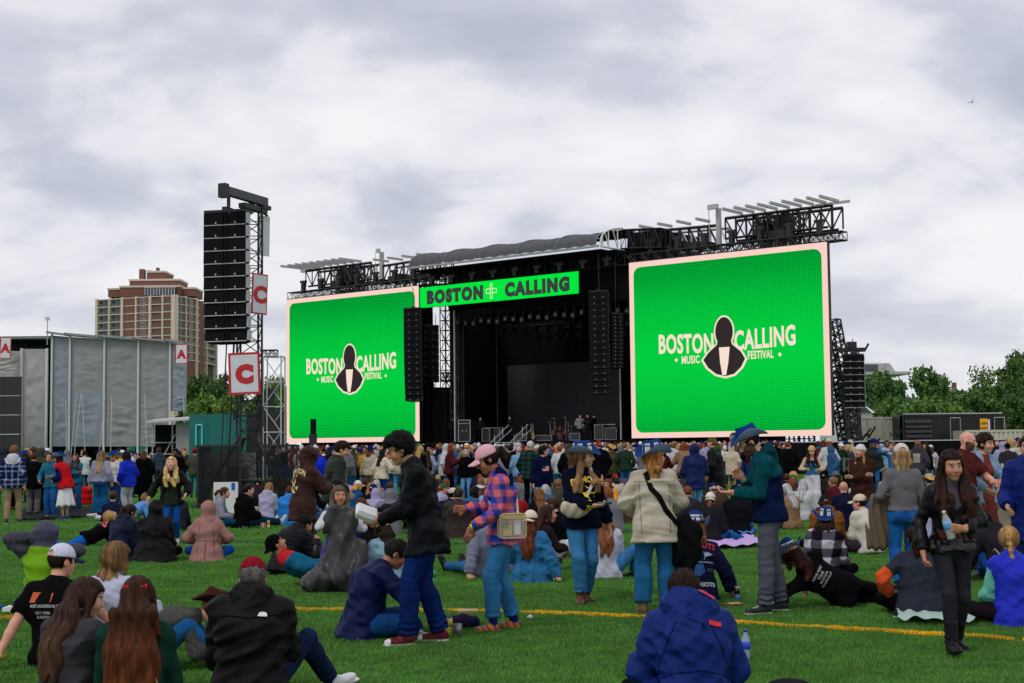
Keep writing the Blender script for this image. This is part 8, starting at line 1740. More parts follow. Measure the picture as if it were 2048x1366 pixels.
P = fig('beanieseat', 1676, 1014, 4, pose(CROSS, slouch=20), 'person in grey blue beanie and black coat seated', H=1.78, hair='short', beanie=srgb(86, 104, 120), top=srgb(24, 22, 24), e=.05, hem=.2, pants=BLK, shoe=BLK)
P = fig('orangesleeve', 1842, 1234, -6, pose(CROSS, slouch=22, lean=4, head=(-14, 12, 0), LH=(-.27, .20, .2), RH=(.27, .24, .2), LE=(-1, -.6, 0), RE=(1, -.6, 0)), 'woman with dark ponytail in slate tee and orange sleeves', H=1.66, female=True, bulk=1.26, hair='pony', len=.26, hairc=srgb(44, 26, 22), top=srgb(50, 54, 66), sleevec=srgb(230, 92, 48), e=.026, hem=.12, fold=.012, colorfn=lambda V, ql, tc, armm, k: np.where((armm & (np.minimum(((V - k.shL) ** 2).sum(1), ((V - k.shR) ** 2).sum(1)) < .035))[:, None], np.asarray(srgb(50, 54, 66), f32), tc), pants=BLK, pmat='cloth', shoe=BLK)
P = fig('darkhoodright', 2012, 1166, 24, pose(KNEES, slouch=36, lean=14, head=(20, 20, 0)), 'man in dark grey hoodie hunched at the right near the frame edge'.replace(' at the right', ''), H=1.74, hair='buzz', vol=.016, hairc=BKH, skin=TAN, top=srgb(40, 36, 44), hood='down', e=.045, hem=.14, pants=srgb(26, 72, 140), pe=.03, shoe=BLK)
P = fig('mintblue', 2034, 1252, 8, pose(CROSS, slouch=18, head=(-30, 6, 0), RH=(.1, .3, .55)), 'person in royal blue jacket with mint sleeve and blonde plait', H=1.68, female=True, hair='braid', len=.3, hairc=srgb(176, 134, 84), top=srgb(38, 50, 196), sleevec=srgb(110, 196, 176), tmat='shell', e=.035, hem=.14, pants=srgb(26, 20, 26), pmat='cloth', pe=.014, shoe=srgb(200, 90, 40))
P = fig('lavtee', 1862, 1076, -30, pose(CROSS, slouch=22), 'person in lilac tee shirt seated behind the white cap woman', H=1.72, hair='short', hairc=LBR, top=srgb(168, 168, 204), sleeve=.45, e=.035, pants=srgb(30, 84, 150), shoe=BLK)
P = fig('strawhat', 1866, 1030, 10, pose(CROSS, slouch=22), 'person wearing a straw hat seated beside the bald man', H=1.72, hair='short', hairc=BRUN, western=srgb(204, 170, 110), under=srgb(170, 130, 80), top=srgb(66, 44, 40), pants=BLK, shoe=BLK)
P = fig('beigeback', 1996, 1062, 0, pose(CROSS, slouch=20), 'person in beige jacket seated under the denim jacket', H=1.84, bulk=1.15, hair='short', hairc=BRUN, top=srgb(140, 128, 112), e=.05, hem=.16, pants=J4, shoe=BLK)
P = fig('denimseat', 1592, 1012, 10, pose(CROSS, slouch=22), 'curly blonde person in blue denim seated by the teal hoodie', H=1.72, female=True, hair='curly', vol=.04, hairc=srgb(190, 142, 84), top=srgb(34, 100, 150), tmat='denim', e=.04, pants=J2, shoe=BLK)
P = fig('yellowcoat', 1222, 1030, 150, pose(KNEES, slouch=20), 'person in mustard yellow jacket seated beyond the navy sweatshirt', H=1.66, female=True, hair='long', len=.24, hairc=srgb(110, 60, 40), top=srgb(226, 150, 30), tmat='shell', e=.045, pants=srgb(140, 176, 206), shoe=(.6, .6, .6))
P = fig('pinkseat', 692, 1015, 30, pose(CROSS, slouch=22), 'person in pale pink hoodie seated beside the fur jacket', H=1.66, female=True, hair='bun', hairc=LBR, top=srgb(222, 174, 192), e=.04, pants=J1, shoe=BLK)
P = fig('whitecapseat', 708, 1032, -40, pose(CROSS, slouch=22), 'person in white cap and blue denim seated by the pink hoodie', H=1.64, female=True, hair='long', len=.2, hairc=srgb(190, 140, 80), cap=(.7, .7, .7), top=srgb(30, 84, 140), tmat='denim', pants=J2, shoe=BLK)
P = fig('longbacknavy', 740, 1045, -10, pose(CROSS, slouch=20), 'long haired person in navy cardigan seated below the fur jacket', H=1.68, female=True, hair='long', len=.36, hairc=srgb(150, 104, 62), top=srgb(22, 32, 66), e=.04, pants=J4, shoe=BLK)
P = fig('brownlong', 742, 1092, 40, pose(KNEES, slouch=36, lean=14), 'person with long chestnut hair in black coat behind the food box', H=1.70, female=True, hair='long', len=.42, spread=.11, hairc=srgb(84, 42, 24), top=srgb(18, 16, 22), e=.045, pants=srgb(14, 36, 92), pe=.03, shoe=srgb(40, 110, 200))
P = fig('paleblueseat', 776, 1180, 30, pose(CROSS, slouch=24, head=(0, 14, 0)), 'girl in pale blue denim with dark hair behind the navy jacket', H=1.60, female=True, hair='long', len=.34, hairc=DBR, beanie=srgb(196, 170, 140), top=srgb(140, 176, 196), tmat='denim', e=.035, pants=srgb(120, 170, 206), pe=.03, shoe=(.6, .6, .62))
def seam(kk, part, pts, back=True, w=.004, col=.45):
 P = CAST[kk]; k = P['k']; u, v = back_axes(k) if back else front_axes(k); n = 14; L = []
 for a, b in zip(pts, pts[1:]): L += [(a[0] + (b[0] - a[0]) * i / n, a[1] + (b[1] - a[1]) * i / n) for i in range(n)]
 L.append(pts[-1]); V, F = [], []
 for i, p in enumerate(L):
  q, r = L[max(i - 1, 0)], L[min(i + 1, len(L) - 1)]; d = math.hypot(r[0] - q[0], r[1] - q[1]) or 1; nx, ny = -(r[1] - q[1]) / d * w, (r[0] - q[0]) / d * w; V += [(p[0] - nx, p[1] - ny), (p[0] + nx, p[1] + ny)]
  if i: F.append((2 * i - 2, 2 * i, 2 * i + 1, 2 * i - 1))
 c = P[part].data.color_attributes['Col'].data[0].color; decal(P[part], P[part], 'seam', V, F, k.chest + k.Rc @ v3(0, -.2 if back else .2, 0) * k.s, u, v, mat('seam_' + kk, tuple(x * col for x in c[:3]), .9, spec=.05), off=.003)
seam('creamjacket', 'top', [(-.20, .085), (.20, .085)]); seam('creamjacket', 'top', [(-.15, .085), (-.14, -.42)]); seam('creamjacket', 'top', [(.15, .085), (.14, -.42)])
seam('redcap', 'top', [(-.19, .06), (0, .02), (.19, .06)]); seam('bluejacket', 'top', [(-.10, .08), (-.20, -.12), (-.21, -.4)]); seam('bluejacket', 'top', [(.10, .08), (.20, -.12), (.21, -.4)]); seam('bluejacket', 'top', [(-.2, -.2), (.2, -.2)])
seam('pinkhood', 'top', [(-.16, -.16), (.16, -.16)]); seam('pinkhood', 'top', [(0, -.16), (-.01, -.46)], w=.007); seam('pinkhood', 'top', [(-.10, .06), (-.13, -.4)]); seam('pinkhood', 'top', [(.10, .06), (.13, -.4)]); seam('navyseat', 'top', [(-.2, .07), (.2, .07)]); seam('whitesweat', 'top', [(-.14, .1), (-.17, -.1)], col=.7); seam('brownhood', 'top', [(-.18, .07), (.18, .07)]); seam('blackhood', 'top', [(-.19, -.12), (.19, -.12)]); seam('denimleaner', 'top', [(-.19, .06), (.19, .06)], col=.6); seam('denimleaner', 'top', [(-.11, .06), (-.07, -.4)], col=.6); seam('denimleaner', 'top', [(.11, .06), (.07, -.4)], col=.6); seam('rust', 'top', [(-.19, .05), (.19, .05)])
# ------------------------------------------------------------------ things held, worn across the body or left on the turf
def thing(o, label, cat, group=None): return tag(o, label, cat, group)
def strap(name, pts, w, t, m, label=None, cat=None, parent=None):
 mb = MB(); pts = [Vector(p) for p in pts]
 for a, b in zip(pts, pts[1:]):
  d = (b - a).normalized(); n = Vector((0, -1, 0)); n = (n - d * n.dot(d)).normalized(); s_ = d.cross(n); mb.box((a + b) / 2, ((b - a).length / 2 + .004, w / 2, t / 2), (d, s_, n))
 o = mb.build(name, m, parent); return tag(o, label, cat) if label else o
def on_body(P, part, pts, off=.012):
 """Local points pushed out to the garment's surface from the spine."""
 k, me = P['k'], P[part].data; bvh = BVHTree.FromPolygons([v.co for v in me.vertices], [tuple(p.vertices) for p in me.polygons]); out = []
 for p in pts:
  p = Vector([float(x) for x in p]); h = bvh.find_nearest(p); q, n = h[0], h[1]; out.append(P['M'] @ (q + n * off))
 return out
def phone(P, sd, label, scr=(.02, .02, .025), tilt=(0, 0, 1), back=(.03, .03, .035)):
 k = P['k']; w, d, n = getattr(k, 'wr' + sd), getattr(k, 'hd' + sd), getattr(k, 'pn' + sd); c = W(P, w + d * .11 + n * .022); R3_ = P['M'].to_3x3(); D, N_ = R3_ @ Vector(d.tolist()), R3_ @ Vector(n.tolist()); S_ = D.cross(N_)
 o = empty('phone', c, 0, label, 'phone'); MB().box((0, 0, 0), (.075, .037, .005), (D, S_, N_)).build('case', mat('phone_case%d' % (scr[2] * 1000 + back[0] * 100), back, .35), o); MB().box(N_ * .0055, (.070, .033, .001), (D, S_, N_)).build('screen', mat('phone_screen', (.02, .02, .025), .1), o)
 return o
def sdf_obj(name, fn, lo, hi, h, m, col, label=None, cat=None, parent=None):
 V, Q = surface(fn, np.array(lo, f32), np.array(hi, f32), h, .01); o = link(name, np_mesh(name, V, Q, np.tile(np.asarray(col, f32), (len(V), 1))), parent, m); return tag(o, label, cat) if label else o
def A3(v): return np.array([v.x, v.y, v.z], dtype=f32)
# white food box in both hands of the man in the black jacket
P = CAST['darkjacket']; k = P['k']; c = W(P, (k.wrR + k.wrL) / 2 + (k.hdR + k.hdL) * .055 + v3(0, 0, .02)); o = empty('food_box', c, math.radians(20), 'white clamshell food box held in both hands', 'food box')
WB = mat('white_box', (.72, .72, .72), .5); m = MB(); m.add([(-.10, -.08, -.03), (.10, -.08, -.03), (.10, .08, -.03), (-.10, .08, -.03), (-.115, -.095, .02), (.115, -.095, .02), (.115, .095, .02), (-.115, .095, .02)], [(3, 2, 1, 0), (4, 5, 6, 7), (0, 1, 5, 4), (1, 2, 6, 5), (2, 3, 7, 6), (3, 0, 4, 7)]); m.build('tray', WB, o)
m = MB(); m.add([(-.115, -.095, .022), (.115, -.095, .022), (.115, .095, .022), (-.115, .095, .022), (-.10, -.08, .07), (.10, -.08, .07), (.10, .08, .07), (-.10, .08, .07)], [(4, 5, 6, 7), (0, 1, 5, 4), (1, 2, 6, 5), (2, 3, 7, 6), (3, 0, 4, 7)]); m.build('lid', WB, o); o.rotation_euler = (.5, .35, .3); o.scale = (.82, .82, .82)
# clear bag with gold piping on the woman in the checked shirt
P = CAST['plaid']; k = P['k']; c = W(P, k.hip + v3(-.24, -.04, .05)); o = empty('clear_bag', c, math.radians(98 - 90 + 8), 'clear shoulder bag with gold piping and pale contents', 'bag')
PVC = mat('clear_vinyl', (.62, .58, .56), .15, alpha=.28); GOLDP = mat('gold_piping', srgb(190, 164, 104), .4); o.scale = (.82, .82, .82); m = MB(); m.bx(-.14, .14, -.045, .045, -.13, .12); m.build('pouch', PVC, o); m = MB()
for y in (-.048, .048):
 q = rrect(-.145, .145, -.135, .125, .035, 3)
 for a, b in zip(q, q[1:] + q[:1]): m.bar((a[0], y, a[1]), (b[0], y, b[1]), .007, 5)
m.build('piping', GOLDP, o); MB().bx(-.12, .12, -.052, -.049, .07, .115).build('flap', GOLDP, o); m = MB(); m.bx(.02, .09, -.02, .01, -.10, .06); m.build('white_pack', WB, o); m = MB(); m.bx(-.10, .0, -.01, .02, -.11, .02); m.build('yellow_wallet', mat('pale_yellow', srgb(206, 176, 90), .6), o); m = MB(); m.lathe([(.03, 0), (.05, .05), (.03, .09)], 9, (-.08, 0, -.02)); m.build('floral_pouch', mat('floral', srgb(120, 130, 110), .8, noise=.6, nscale=40), o)
pts = on_body(P, 'top', [k.hip + v3(-.22, .1, .16), k.waist + v3(-.14, .15, .05), k.chest + k.Rc @ v3(-.05, .16, .05), k.shR + v3(-.02, .05, .06), k.shR + v3(-.02, -.08, .04), k.chest + k.Rc @ v3(.0, -.16, .0), k.waist + v3(-.1, -.14, .0), k.hip + v3(-.22, -.1, .16)]); strap('strap', [tuple(o.matrix_world.inverted() @ q) if 0 else tuple(Matrix.Rotation(-o.rotation_euler.z, 4, 'Z') @ (q - c)) for q in pts], .022, .006, mat('braided_strap', (.62, .58, .5), .8, noise=.4, nscale=90), parent=o)
# cream crossbody bag and phone of the laughing woman
P = CAST['amherst']; k = P['k']; c = W(P, k.hip + k.Rh @ v3(.15, .20, .13)); o = empty('crossbody_bag', c, math.radians(200), 'cream crescent crossbody bag worn over the navy sweatshirt', 'bag'); CB = mat('cream_nylon', srgb(196, 182, 160), .6, noise=.08, nscale=20, bump=.4, bscale=25)
def crescent(Q):
 d = s_ell(Q, v3(0, 0, 0), (.165, .06, .115)); d = smax(d, -s_ell(Q, v3(0, 0, .15), (.18, .2, .11)), .02); return d - .004 * np.sin(Q[:, 0] * 60 + Q[:, 2] * 30)
sdf_obj('pouch', crescent, (-.2, -.1, -.15), (.2, .1, .12), .012, CLOTH, srgb(196, 182, 160), parent=o)
pts = on_body(P, 'top', [k.hip + k.Rh @ v3(.12, .14, .20), k.waist + k.Rc @ v3(.06, .2, .06), k.chest + k.Rc @ v3(-.01, .2, .0), k.chest + k.Rc @ v3(-.06, .18, .09), k.shL + v3(.05, .04, .07), k.shL + v3(.05, -.09, .05), k.chest + k.Rc @ v3(0, -.18, 0), k.hip + k.Rh @ v3(.2, -.12, .2)]); strap('strap', [tuple(Matrix.Rotation(-math.radians(200), 4, 'Z') @ (q - c)) for q in pts], .03, .006, mat('white_strap', (.66, .63, .6), .7), parent=o)
phone(P, 'R', 'phone in teal case held before the navy sweatshirt', back=srgb(40, 120, 130))
# black strap and coat of the woman in the cream overshirt
P = CAST['creamjacket']; k = P['k']; c = W(P, k.hip + v3(.30, .02, -.16)); o = empty('tote_bag', c, 0, 'large soft black bag slung at the hip on a wide strap', 'bag'); BLKN = mat('black_cloth', (.006, .006, .007), .9, spec=.05)
def tote(Q): return s_ell(Q, v3(0, 0, -.02), (.17, .10, .30)) - .016 * np.sin(Q[:, 0] * 34 + 3 * np.sin(Q[:, 2] * 12)) + .25 * np.maximum(Q[:, 2] - .1, 0)
sdf_obj('bag', tote, (-.26, -.18, -.42), (.26, .18, .36), .02, CLOTH, (.006, .006, .007), parent=o)
pts = on_body(P, 'top', [k.shL + v3(.06, .08, .06), k.shL + v3(.06, -.06, .06), k.chest + v3(-.05, -.2, .06), k.chest + v3(.04, -.2, -.06), k.waist + v3(.12, -.2, -.02), k.hip + v3(.2, -.12, .02)]) + [W(P, k.hip + v3(.27, -.06, -.04))]; strap('strap', [tuple(q - c) for q in pts], .05, .008, BLKN, parent=o)
phone(CAST['teal'], 'L', 'black phone in the hand of the bearded man'); phone(CAST['brownhat'], 'R', 'phone in pale case held by the person in the brown hat', back=(.6, .5, .45)); phone(CAST['whitepants'], 'R', 'phone held up by the woman in white trousers')
P = CAST['mintblue']; o = phone(P, 'R', 'phone held up beside the blonde plait', back=(.6, .6, .6))
def bottle(loc, label, axis=(0, 0, 1), s=1.0, cap=(.7, .7, .72), lab=srgb(90, 170, 214), body=(.75, .8, .85), alpha=.4):
 o = empty('water_bottle', label=label, cat='bottle', mat=Matrix.Translation(loc) @ Vector(axis).to_track_quat('Z', 'Y').to_matrix().to_4x4() @ Matrix.Scale(s, 4)); CL = mat('clear_plastic%d' % (body[0] * 99), body, .08, alpha=alpha)
 MB().lathe([(.028, -.10), (.033, -.09), (.031, -.06), (.033, -.03), (.031, .0), (.033, .03), (.032, .05), (.014, .095), (.012, .105)], 14).build('body', CL, o, True); MB().lathe([(.0335, -.02), (.0345, -.019), (.0345, .034), (.0335, .035)], 14).build('wrapper', mat('wrapper%d' % (lab[2] * 99), lab, .4), o, True); MB().lathe([(.0145, .105), (.0145, .122), (.012, .125)], 12).build('cap', mat('cap%d' % (cap[0] * 99 + cap[2] * 7), cap, .4), o, True); return o
P = CAST['leather']; k = P['k']; bottle(W(P, k.wrL + k.hdL * .095 + k.pnL * .035), 'clear water bottle with blue label in the walking woman\'s hand', (-.28, -.15, .9))
strap('bag_strap', on_body(P, 'top', [k.shL + v3(.02, .06, .05), k.chest + k.Rc @ v3(-.06, .2, .04), k.chest + k.Rc @ v3(.02, .2, -.06), k.waist + k.Rc @ v3(.12, .18, -.02), k.hip + v3(.2, .08, .06)], .02), .035, .006, BLKN, 'black strap crossing the grey shirt of the walking woman', 'strap')
# coat over the arm of the woman in the grey sweater
P = CAST['greysweater']; k = P['k']; c = A3(W(P, k.elL * .4 + k.wrL * .6)); sdf_obj('folded_coat', lambda Q: s_ecap(Q, c + v3(-.02, 0, .02), c + v3(-.04, .0, -.50), .05, .065, .12, .14, v3(1, 0, 0)) - .013 * np.sin(Q[:, 0] * 75 + 2 * np.sin(Q[:, 2] * 9)), c + v3(-.24, -.17, -.64), c + v3(.2, .17, .14), .013, CLOTH, srgb(108, 92, 76), 'taupe coat hanging over the arm beside the grey sweater', 'coat')
# plastic poncho held up by the kneeling woman
P = CAST['poncho']; c = A3(W(P, v3(-.02, .42, .0)));
PF = Folds(77, 11.0)
def ponch(Q):
 q = Q - c; t = np.clip(q[:, 2] / .98, 0, 1); f = .02 * np.sin(np.arctan2(q[:, 0], q[:, 1] + .6) * 15 + 3 * np.sin(q[:, 2] * 4)) + .012 * (1 - 2 * np.abs(np.sin(q[:, 2] * 6 + q[:, 0] * 9)))
 a = s_ecap(Q, c + v3(.0, .06, .10), c + v3(-.03, .13, .95), .12, .05, .32, .17, v3(1, 0, 0)); b = s_ecap(Q, c + v3(-.40, .02, .12), c + v3(.02, .0, .2), .09, .11, .12, .2, v3(0, 1, 0)); return smin(a, b, .16) - f * (1.1 - .5 * t) - .026 * PF(q * v3(1.4, 1.4, .55))
PL = mat('grey_plastic', (.034, .032, .034), .36, noise=.2, nscale=6, bump=.6, bscale=9, spec=.3); sdf_obj('plastic_poncho', ponch, c + v3(-.8, -.35, -.04), c + v3(.55, .4, 1.12), .016, PL, (1, 1, 1), 'grey plastic poncho held up by the kneeling woman', 'poncho')
# cans, cups, trays, blankets on the turf
def can(px, py, label, c1, c2, top=(.5, .5, .52), h=.155, r=.031, name='drink_can', d=None):
 o = empty(name, ground(px, py), 0, label, 'can'); MB().lathe([(r * .85, 0), (r, .008), (r, h * .5), (r, h * .5)], 14).build('body', mat('can_' + label[:14].replace(' ', '_'), c1, .35), o, True); MB().lathe([(r, h * .5), (r, h - .012)], 14).build('label', mat('can2_' + label[:14].replace(' ', '_'), c2, .35), o, True); MB().lathe([(r, h - .012), (r * .8, h), (r * .8, h - .003)], 14).build('lid', mat('canlid' + label[:9].replace(' ', '_'), top, .3, .6), o, True); return o
can(897, 1272, 'yellow drink can with blue lid beside the burgundy shoes', srgb(196, 180, 40), srgb(206, 190, 50), srgb(40, 60, 170), .17, .036)
can(1475, 1203, 'black and blue drink can near the food tray', srgb(60, 90, 150), srgb(24, 22, 28)); can(537, 1057, 'gold drink can beside the striped cup', srgb(190, 160, 70), srgb(170, 140, 60), h=.17)
can(868, 1172, 'green bottle standing on the turf behind the jeans', srgb(30, 130, 50), srgb(40, 150, 60), srgb(30, 130, 50), .20, .028, 'green_bottle')
o = empty('steel_cup', ground(915, 1273), 0, 'grey steel cup beside the yellow can', 'cup'); MB().lathe([(.033, 0), (.042, .11), (.039, .11), (.03, .01)], 16).build('cup', mat('steel_cup', (.22, .24, .24), .35, .5), o, True)
o = empty('striped_cup', ground(527, 1057), 0, 'red and white striped popcorn cup on the turf', 'cup'); n = 16; R1, R2, H_ = .042, .058, .115
for j in range(2): m = MB(); [m.add([(R1 * math.cos(a), R1 * math.sin(a), 0), (R1 * math.cos(b), R1 * math.sin(b), 0), (R2 * math.cos(b), R2 * math.sin(b), H_), (R2 * math.cos(a), R2 * math.sin(a), H_)], [(0, 1, 2, 3)]) for i in range(j, n, 2) for a, b in [(2 * math.pi * i / n, 2 * math.pi * (i + 1) / n)]]; m.build('stripe', mat('cup_stripe%d' % j, srgb(190, 40, 36) if j else (.65, .62, .58), .6), o)
sdf_obj('dark_pouch', lambda Q: s_ell(Q, A3(ground(925, 1258)) + v3(0, 0, .06), (.16, .12, .075)) - .008 * np.sin(Q[:, 0] * 50), A3(ground(925, 1258)) + v3(-.22, -.2, -.02), A3(ground(925, 1258)) + v3(.22, .2, .17), .014, CLOTH, srgb(34, 30, 56), 'dark violet soft pouch behind the cans', 'pouch')
o = tag(MB().box(ground(935, 1254) + Vector((0, 0, .15)), (.09, .08, .008)).build('pizza_box', mat('cardboard', srgb(196, 160, 116), .8)), 'flat tan cardboard lid lying on the violet pouch', 'box')
o = empty('food_tray', ground(1466, 1216), .1, 'small paper food tray with chips near the reaching hand', 'food tray'); m = MB(); m.add([(-.07, -.045, 0), (.07, -.045, 0), (.07, .045, 0), (-.07, .045, 0), (-.10, -.065, .045), (.10, -.065, .045), (.10, .065, .045), (-.10, .065, .045)], [(3, 2, 1, 0), (0, 1, 5, 4), (1, 2, 6, 5), (2, 3, 7, 6), (3, 0, 4, 7)]); m.build('tray', mat('paper_tray', srgb(150, 110, 84), .8, noise=.4, nscale=80), o); m = MB(); r_ = random.Random(3)
for i in range(14): p_ = Vector((r_.uniform(-.07, .07), r_.uniform(-.04, .04), .04)); m.bar(p_, p_ + Vector((r_.uniform(-.05, .05), r_.uniform(-.03, .03), .012)), .007)
m.build('chips', mat('chips', srgb(206, 180, 130), .8), o)
def blanket(pts, col, label, name='blanket', amp=.035, n=26):
 a, b, c_, d_ = [ground(*p) for p in pts]; V, F = [], []; r = np.random.default_rng(len(label)); ph = r.uniform(0, 6, 4)
 for i in range(n + 1):
  for j in range(n + 1):
   s_, t_ = i / n, j / n; p_ = (a * (1 - s_) + b * s_) * (1 - t_) + (d_ * (1 - s_) + c_ * s_) * t_; V.append((p_.x + .05 * math.sin(t_ * 4 + ph[1]), p_.y + .07 * math.sin(s_ * 5 + ph[2]), .045 + amp * (abs(math.sin(s_ * 13 + 3 * math.sin(t_ * 4 + ph[1]))) ** 2 + .7 * abs(math.sin(t_ * 9 + 2 * s_ * 4 + ph[3])))))
 for i in range(n):
  for j in range(n): q = i * (n + 1) + j; F.append((q, q + n + 1, q + n + 2, q + 1))
 me = bpy.data.meshes.new(name); me.from_pydata(V, [], F); me.polygons.foreach_set('use_smooth', [True] * len(F)); tag(link(name, me, None, mat(name + label[:6].replace(' ', ''), col, .9, spec=.1)), label, 'blanket')
blanket([(1376, 1104), (1512, 1098), (1512, 1078), (1420, 1076)], srgb(190, 160, 214), 'lilac blanket spread under the charcoal jacket'); blanket([(1784, 1254), (1942, 1254), (1936, 1226), (1792, 1224)], srgb(168, 190, 180), 'pale mint blanket under the slate tee shirt', amp=.03); blanket([(1446, 1074), (1512, 1074), (1508, 1064), (1450, 1064)], srgb(70, 130, 200), 'blue blanket edge under the black hoodie'); blanket([(30, 1044), (250, 1034), (240, 1018), (60, 1016)], srgb(30, 30, 34), 'dark ground sheet under the standing group', amp=.02)
bottle(ground(1492, 1322) + Vector((0, 0, .11)), 'blue capped bottle standing beside the cobalt jacket', s=1.05, cap=srgb(30, 60, 200), lab=srgb(40, 70, 200), body=(.5, .6, .9))
sdf_obj('backpack', lambda Q: s_box(Q, A3(ground(166, 1012)) + v3(0, 0, .3), (.26, .18, .3), .12) - .012 * np.sin(Q[:, 2] * 30), A3(ground(166, 1012)) + v3(-.35, -.3, 0), A3(ground(166, 1012)) + v3(.35, .3, .7), .03, CLOTH, srgb(190, 24, 34), 'red backpack standing behind the white skirt', 'bag')
sdf_obj('grey_bag', lambda Q: s_ell(Q, A3(ground(88, 1024)) + v3(0, 0, .35), (.3, .22, .42)) - .02 * np.sin(Q[:, 0] * 30 + Q[:, 2] * 6), A3(ground(88, 1024)) + v3(-.42, -.34, 0), A3(ground(88, 1024)) + v3(.42, .34, .85), .03, CLOTH, srgb(110, 112, 124), 'grey draped bag beside the acid washed jeans', 'bag')
sdf_obj('black_bag', lambda Q: s_ell(Q, A3(ground(954, 1138)) + v3(0, 0, .1), (.2, .15, .13)), A3(ground(954, 1138)) + v3(-.3, -.3, 0), A3(ground(954, 1138)) + v3(.3, .3, .3), .02, CLOTH, BLK, 'small black bag beside the leaning hand', 'bag')
sdf_obj('shoe', lambda Q: s_ell(Q, A3(ground(884, 1112)) + v3(0, 0, .07), (.15, .06, .06)), A3(ground(884, 1112)) + v3(-.2, -.1, 0), A3(ground(884, 1112)) + v3(.2, .1, .2), .014, CLOTH, BLK, 'lone black shoe lying on the turf behind the jeans', 'shoe')
sdf_obj('umbrella', lambda Q: s_ell(Q, A3(ground(1240, 1006)) + v3(0, 0, .3), (.7, .5, .42)), A3(ground(1240, 1006)) + v3(-.9, -.7, 0), A3(ground(1240, 1006)) + v3(.9, .7, .9), .05, CLOTH, srgb(70, 66, 84), 'grey domed cover beside the mustard jacket', 'cover')
sdf_obj('gym_bag', lambda Q: s_box(Q, A3(ground(12, 1222)) + v3(-.2, 0, .03), (.16, .08, .03), .025), A3(ground(12, 1222)) + v3(-.4, -.2, -.01), A3(ground(12, 1222)) + v3(.2, .2, .2), .02, CLOTH, srgb(30, 80, 190), 'blue flat packet on the turf at the lime jacket', 'packet')
sdf_obj('dark_bag', lambda Q: s_ell(Q, A3(ground(1578, 1378)) + v3(0, 0, .02), (.15, .12, .05)), A3(ground(1578, 1378)) + v3(-.22, -.2, -.02), A3(ground(1578, 1378)) + v3(.22, .2, .2), .016, CLOTH, srgb(30, 30, 36), 'dark bag on the turf at the bottom edge', 'bag')
o = empty('info_board', at(1430, 1040, 35).xy.to_3d(), 0, 'dark lettered panel standing beside the light blue jeans', 'sign'); MB().bx(-.28, .28, 0, .03, .1, 1.25).build('panel', BLACK, o)
for i, t in enumerate(('POST', 'FULL')): letters('sign_text', t, 0, .86 - i * .16, .11, WINK, o, -.01, bold=.004)
for i, (px, py, sz, lb) in enumerate(((562, 1231, .03, 'small white paper scrap just below the yellow line'), (655, 1186, .09, 'crumpled white paper beside the grey poncho'), (345, 1010, .10, 'pale paper scrap behind the dark slate coat'), (20, 1226, .12, 'flat white paper beside the blue packet'), (1520, 1182, .03, 'tiny pale scrap behind the grey trousers'), (1060, 1240, .03, 'tiny pale scrap by the brown hiking shoes'))):
 g_ = ground(px, py); m = MB(); r_ = random.Random(i); c_ = [(sz * math.cos(a) * r_.uniform(.6, 1), sz * math.sin(a) * r_.uniform(.5, .9), .03 + r_.uniform(0, sz * .4)) for a in np.linspace(0, 6.28, 7)[:6]]; m.add(c_ + [(0, 0, .045 + sz * .3)] + [(x, y, .02) for x, y, z in c_], [(j, (j + 1) % 6, 6) for j in range(6)] + [(7 + j, 7 + (j + 1) % 6, (j + 1) % 6, j) for j in range(6)]); o = m.build('paper_scrap', WB); o.location = g_; tag(o, lb, 'litter', 'scraps of paper on the turf')
# ------------------------------------------------------------------ the standing and sitting crowd: templates, then copies with their own colours
CLR = {'black': (BLK, 20), 'navy': (srgb(20, 26, 50), 9), 'charcoal': (srgb(46, 46, 52), 8), 'grey': (srgb(116, 116, 124), 6), 'white': ((.58, .58, .6), 8), 'cream': (srgb(196, 184, 162), 6), 'brown': (srgb(70, 50, 42), 6), 'olive': (srgb(66, 68, 50), 4), 'light blue': (srgb(124, 160, 196), 4), 'denim blue': (srgb(52, 92, 134), 6), 'red': (srgb(150, 30, 36), 2), 'maroon': (srgb(80, 28, 36), 3), 'pink': (srgb(204, 150, 164), 2), 'dark green': (srgb(28, 60, 46), 2), 'mustard': (srgb(186, 140, 56), 1), 'lilac': (srgb(160, 156, 190), 2), 'royal blue': (srgb(28, 52, 140), 2), 'tan': (srgb(150, 116, 86), 3)}
HCL = {'black': BKH, 'dark brown': DBR, 'brown': BRUN, 'light brown': LBR, 'blonde': BLOND, 'auburn': srgb(120, 62, 36), 'silver': (.4, .4, .4)}
HATCL = {'white': (.66, .66, .68), 'navy': srgb(24, 36, 90), 'black': BLK, 'red': srgb(160, 28, 36), 'cream': srgb(206, 196, 176), 'pink': srgb(214, 150, 160), 'green': srgb(40, 100, 60)}
PCL = {'jeans': srgb(40, 92, 146), 'black trousers': BLK, 'light jeans': srgb(100, 150, 190), 'grey trousers': srgb(90, 90, 98), 'khaki trousers': srgb(140, 120, 92)}
ONE = (1, 1, 1)
def template(ps, **st):
 s_ = dict(top=ONE, pants=ONE, hairc=(1, 1, 1), skin=FAIR, lowbody=True, hvox=.018, pmat='cloth', fade=0, shoe=BLK, tmat='cloth'); s_.update(st)
 P = person((0, 0, 0), 0, ps, s_, '', None, q=2.0, name='person'); return P
S1 = dict(POCK, head=(10, 4, 0)); S2 = dict(HOLD, RH=(.1, .3, 1.25), LH=(-.1, .3, 1.2), head=(-14, 0, 0)); S3 = dict(RH=(.27, .04, .86), LH=(-.27, .04, .86), head=(24, 2, 0)); S4 = dict(POCK, side=4, head=(-40, 2, 0)); SC = pose(CROSS, head=(12, 6, 0)); SK = pose(KNEES, head=(-10, 8, 0))
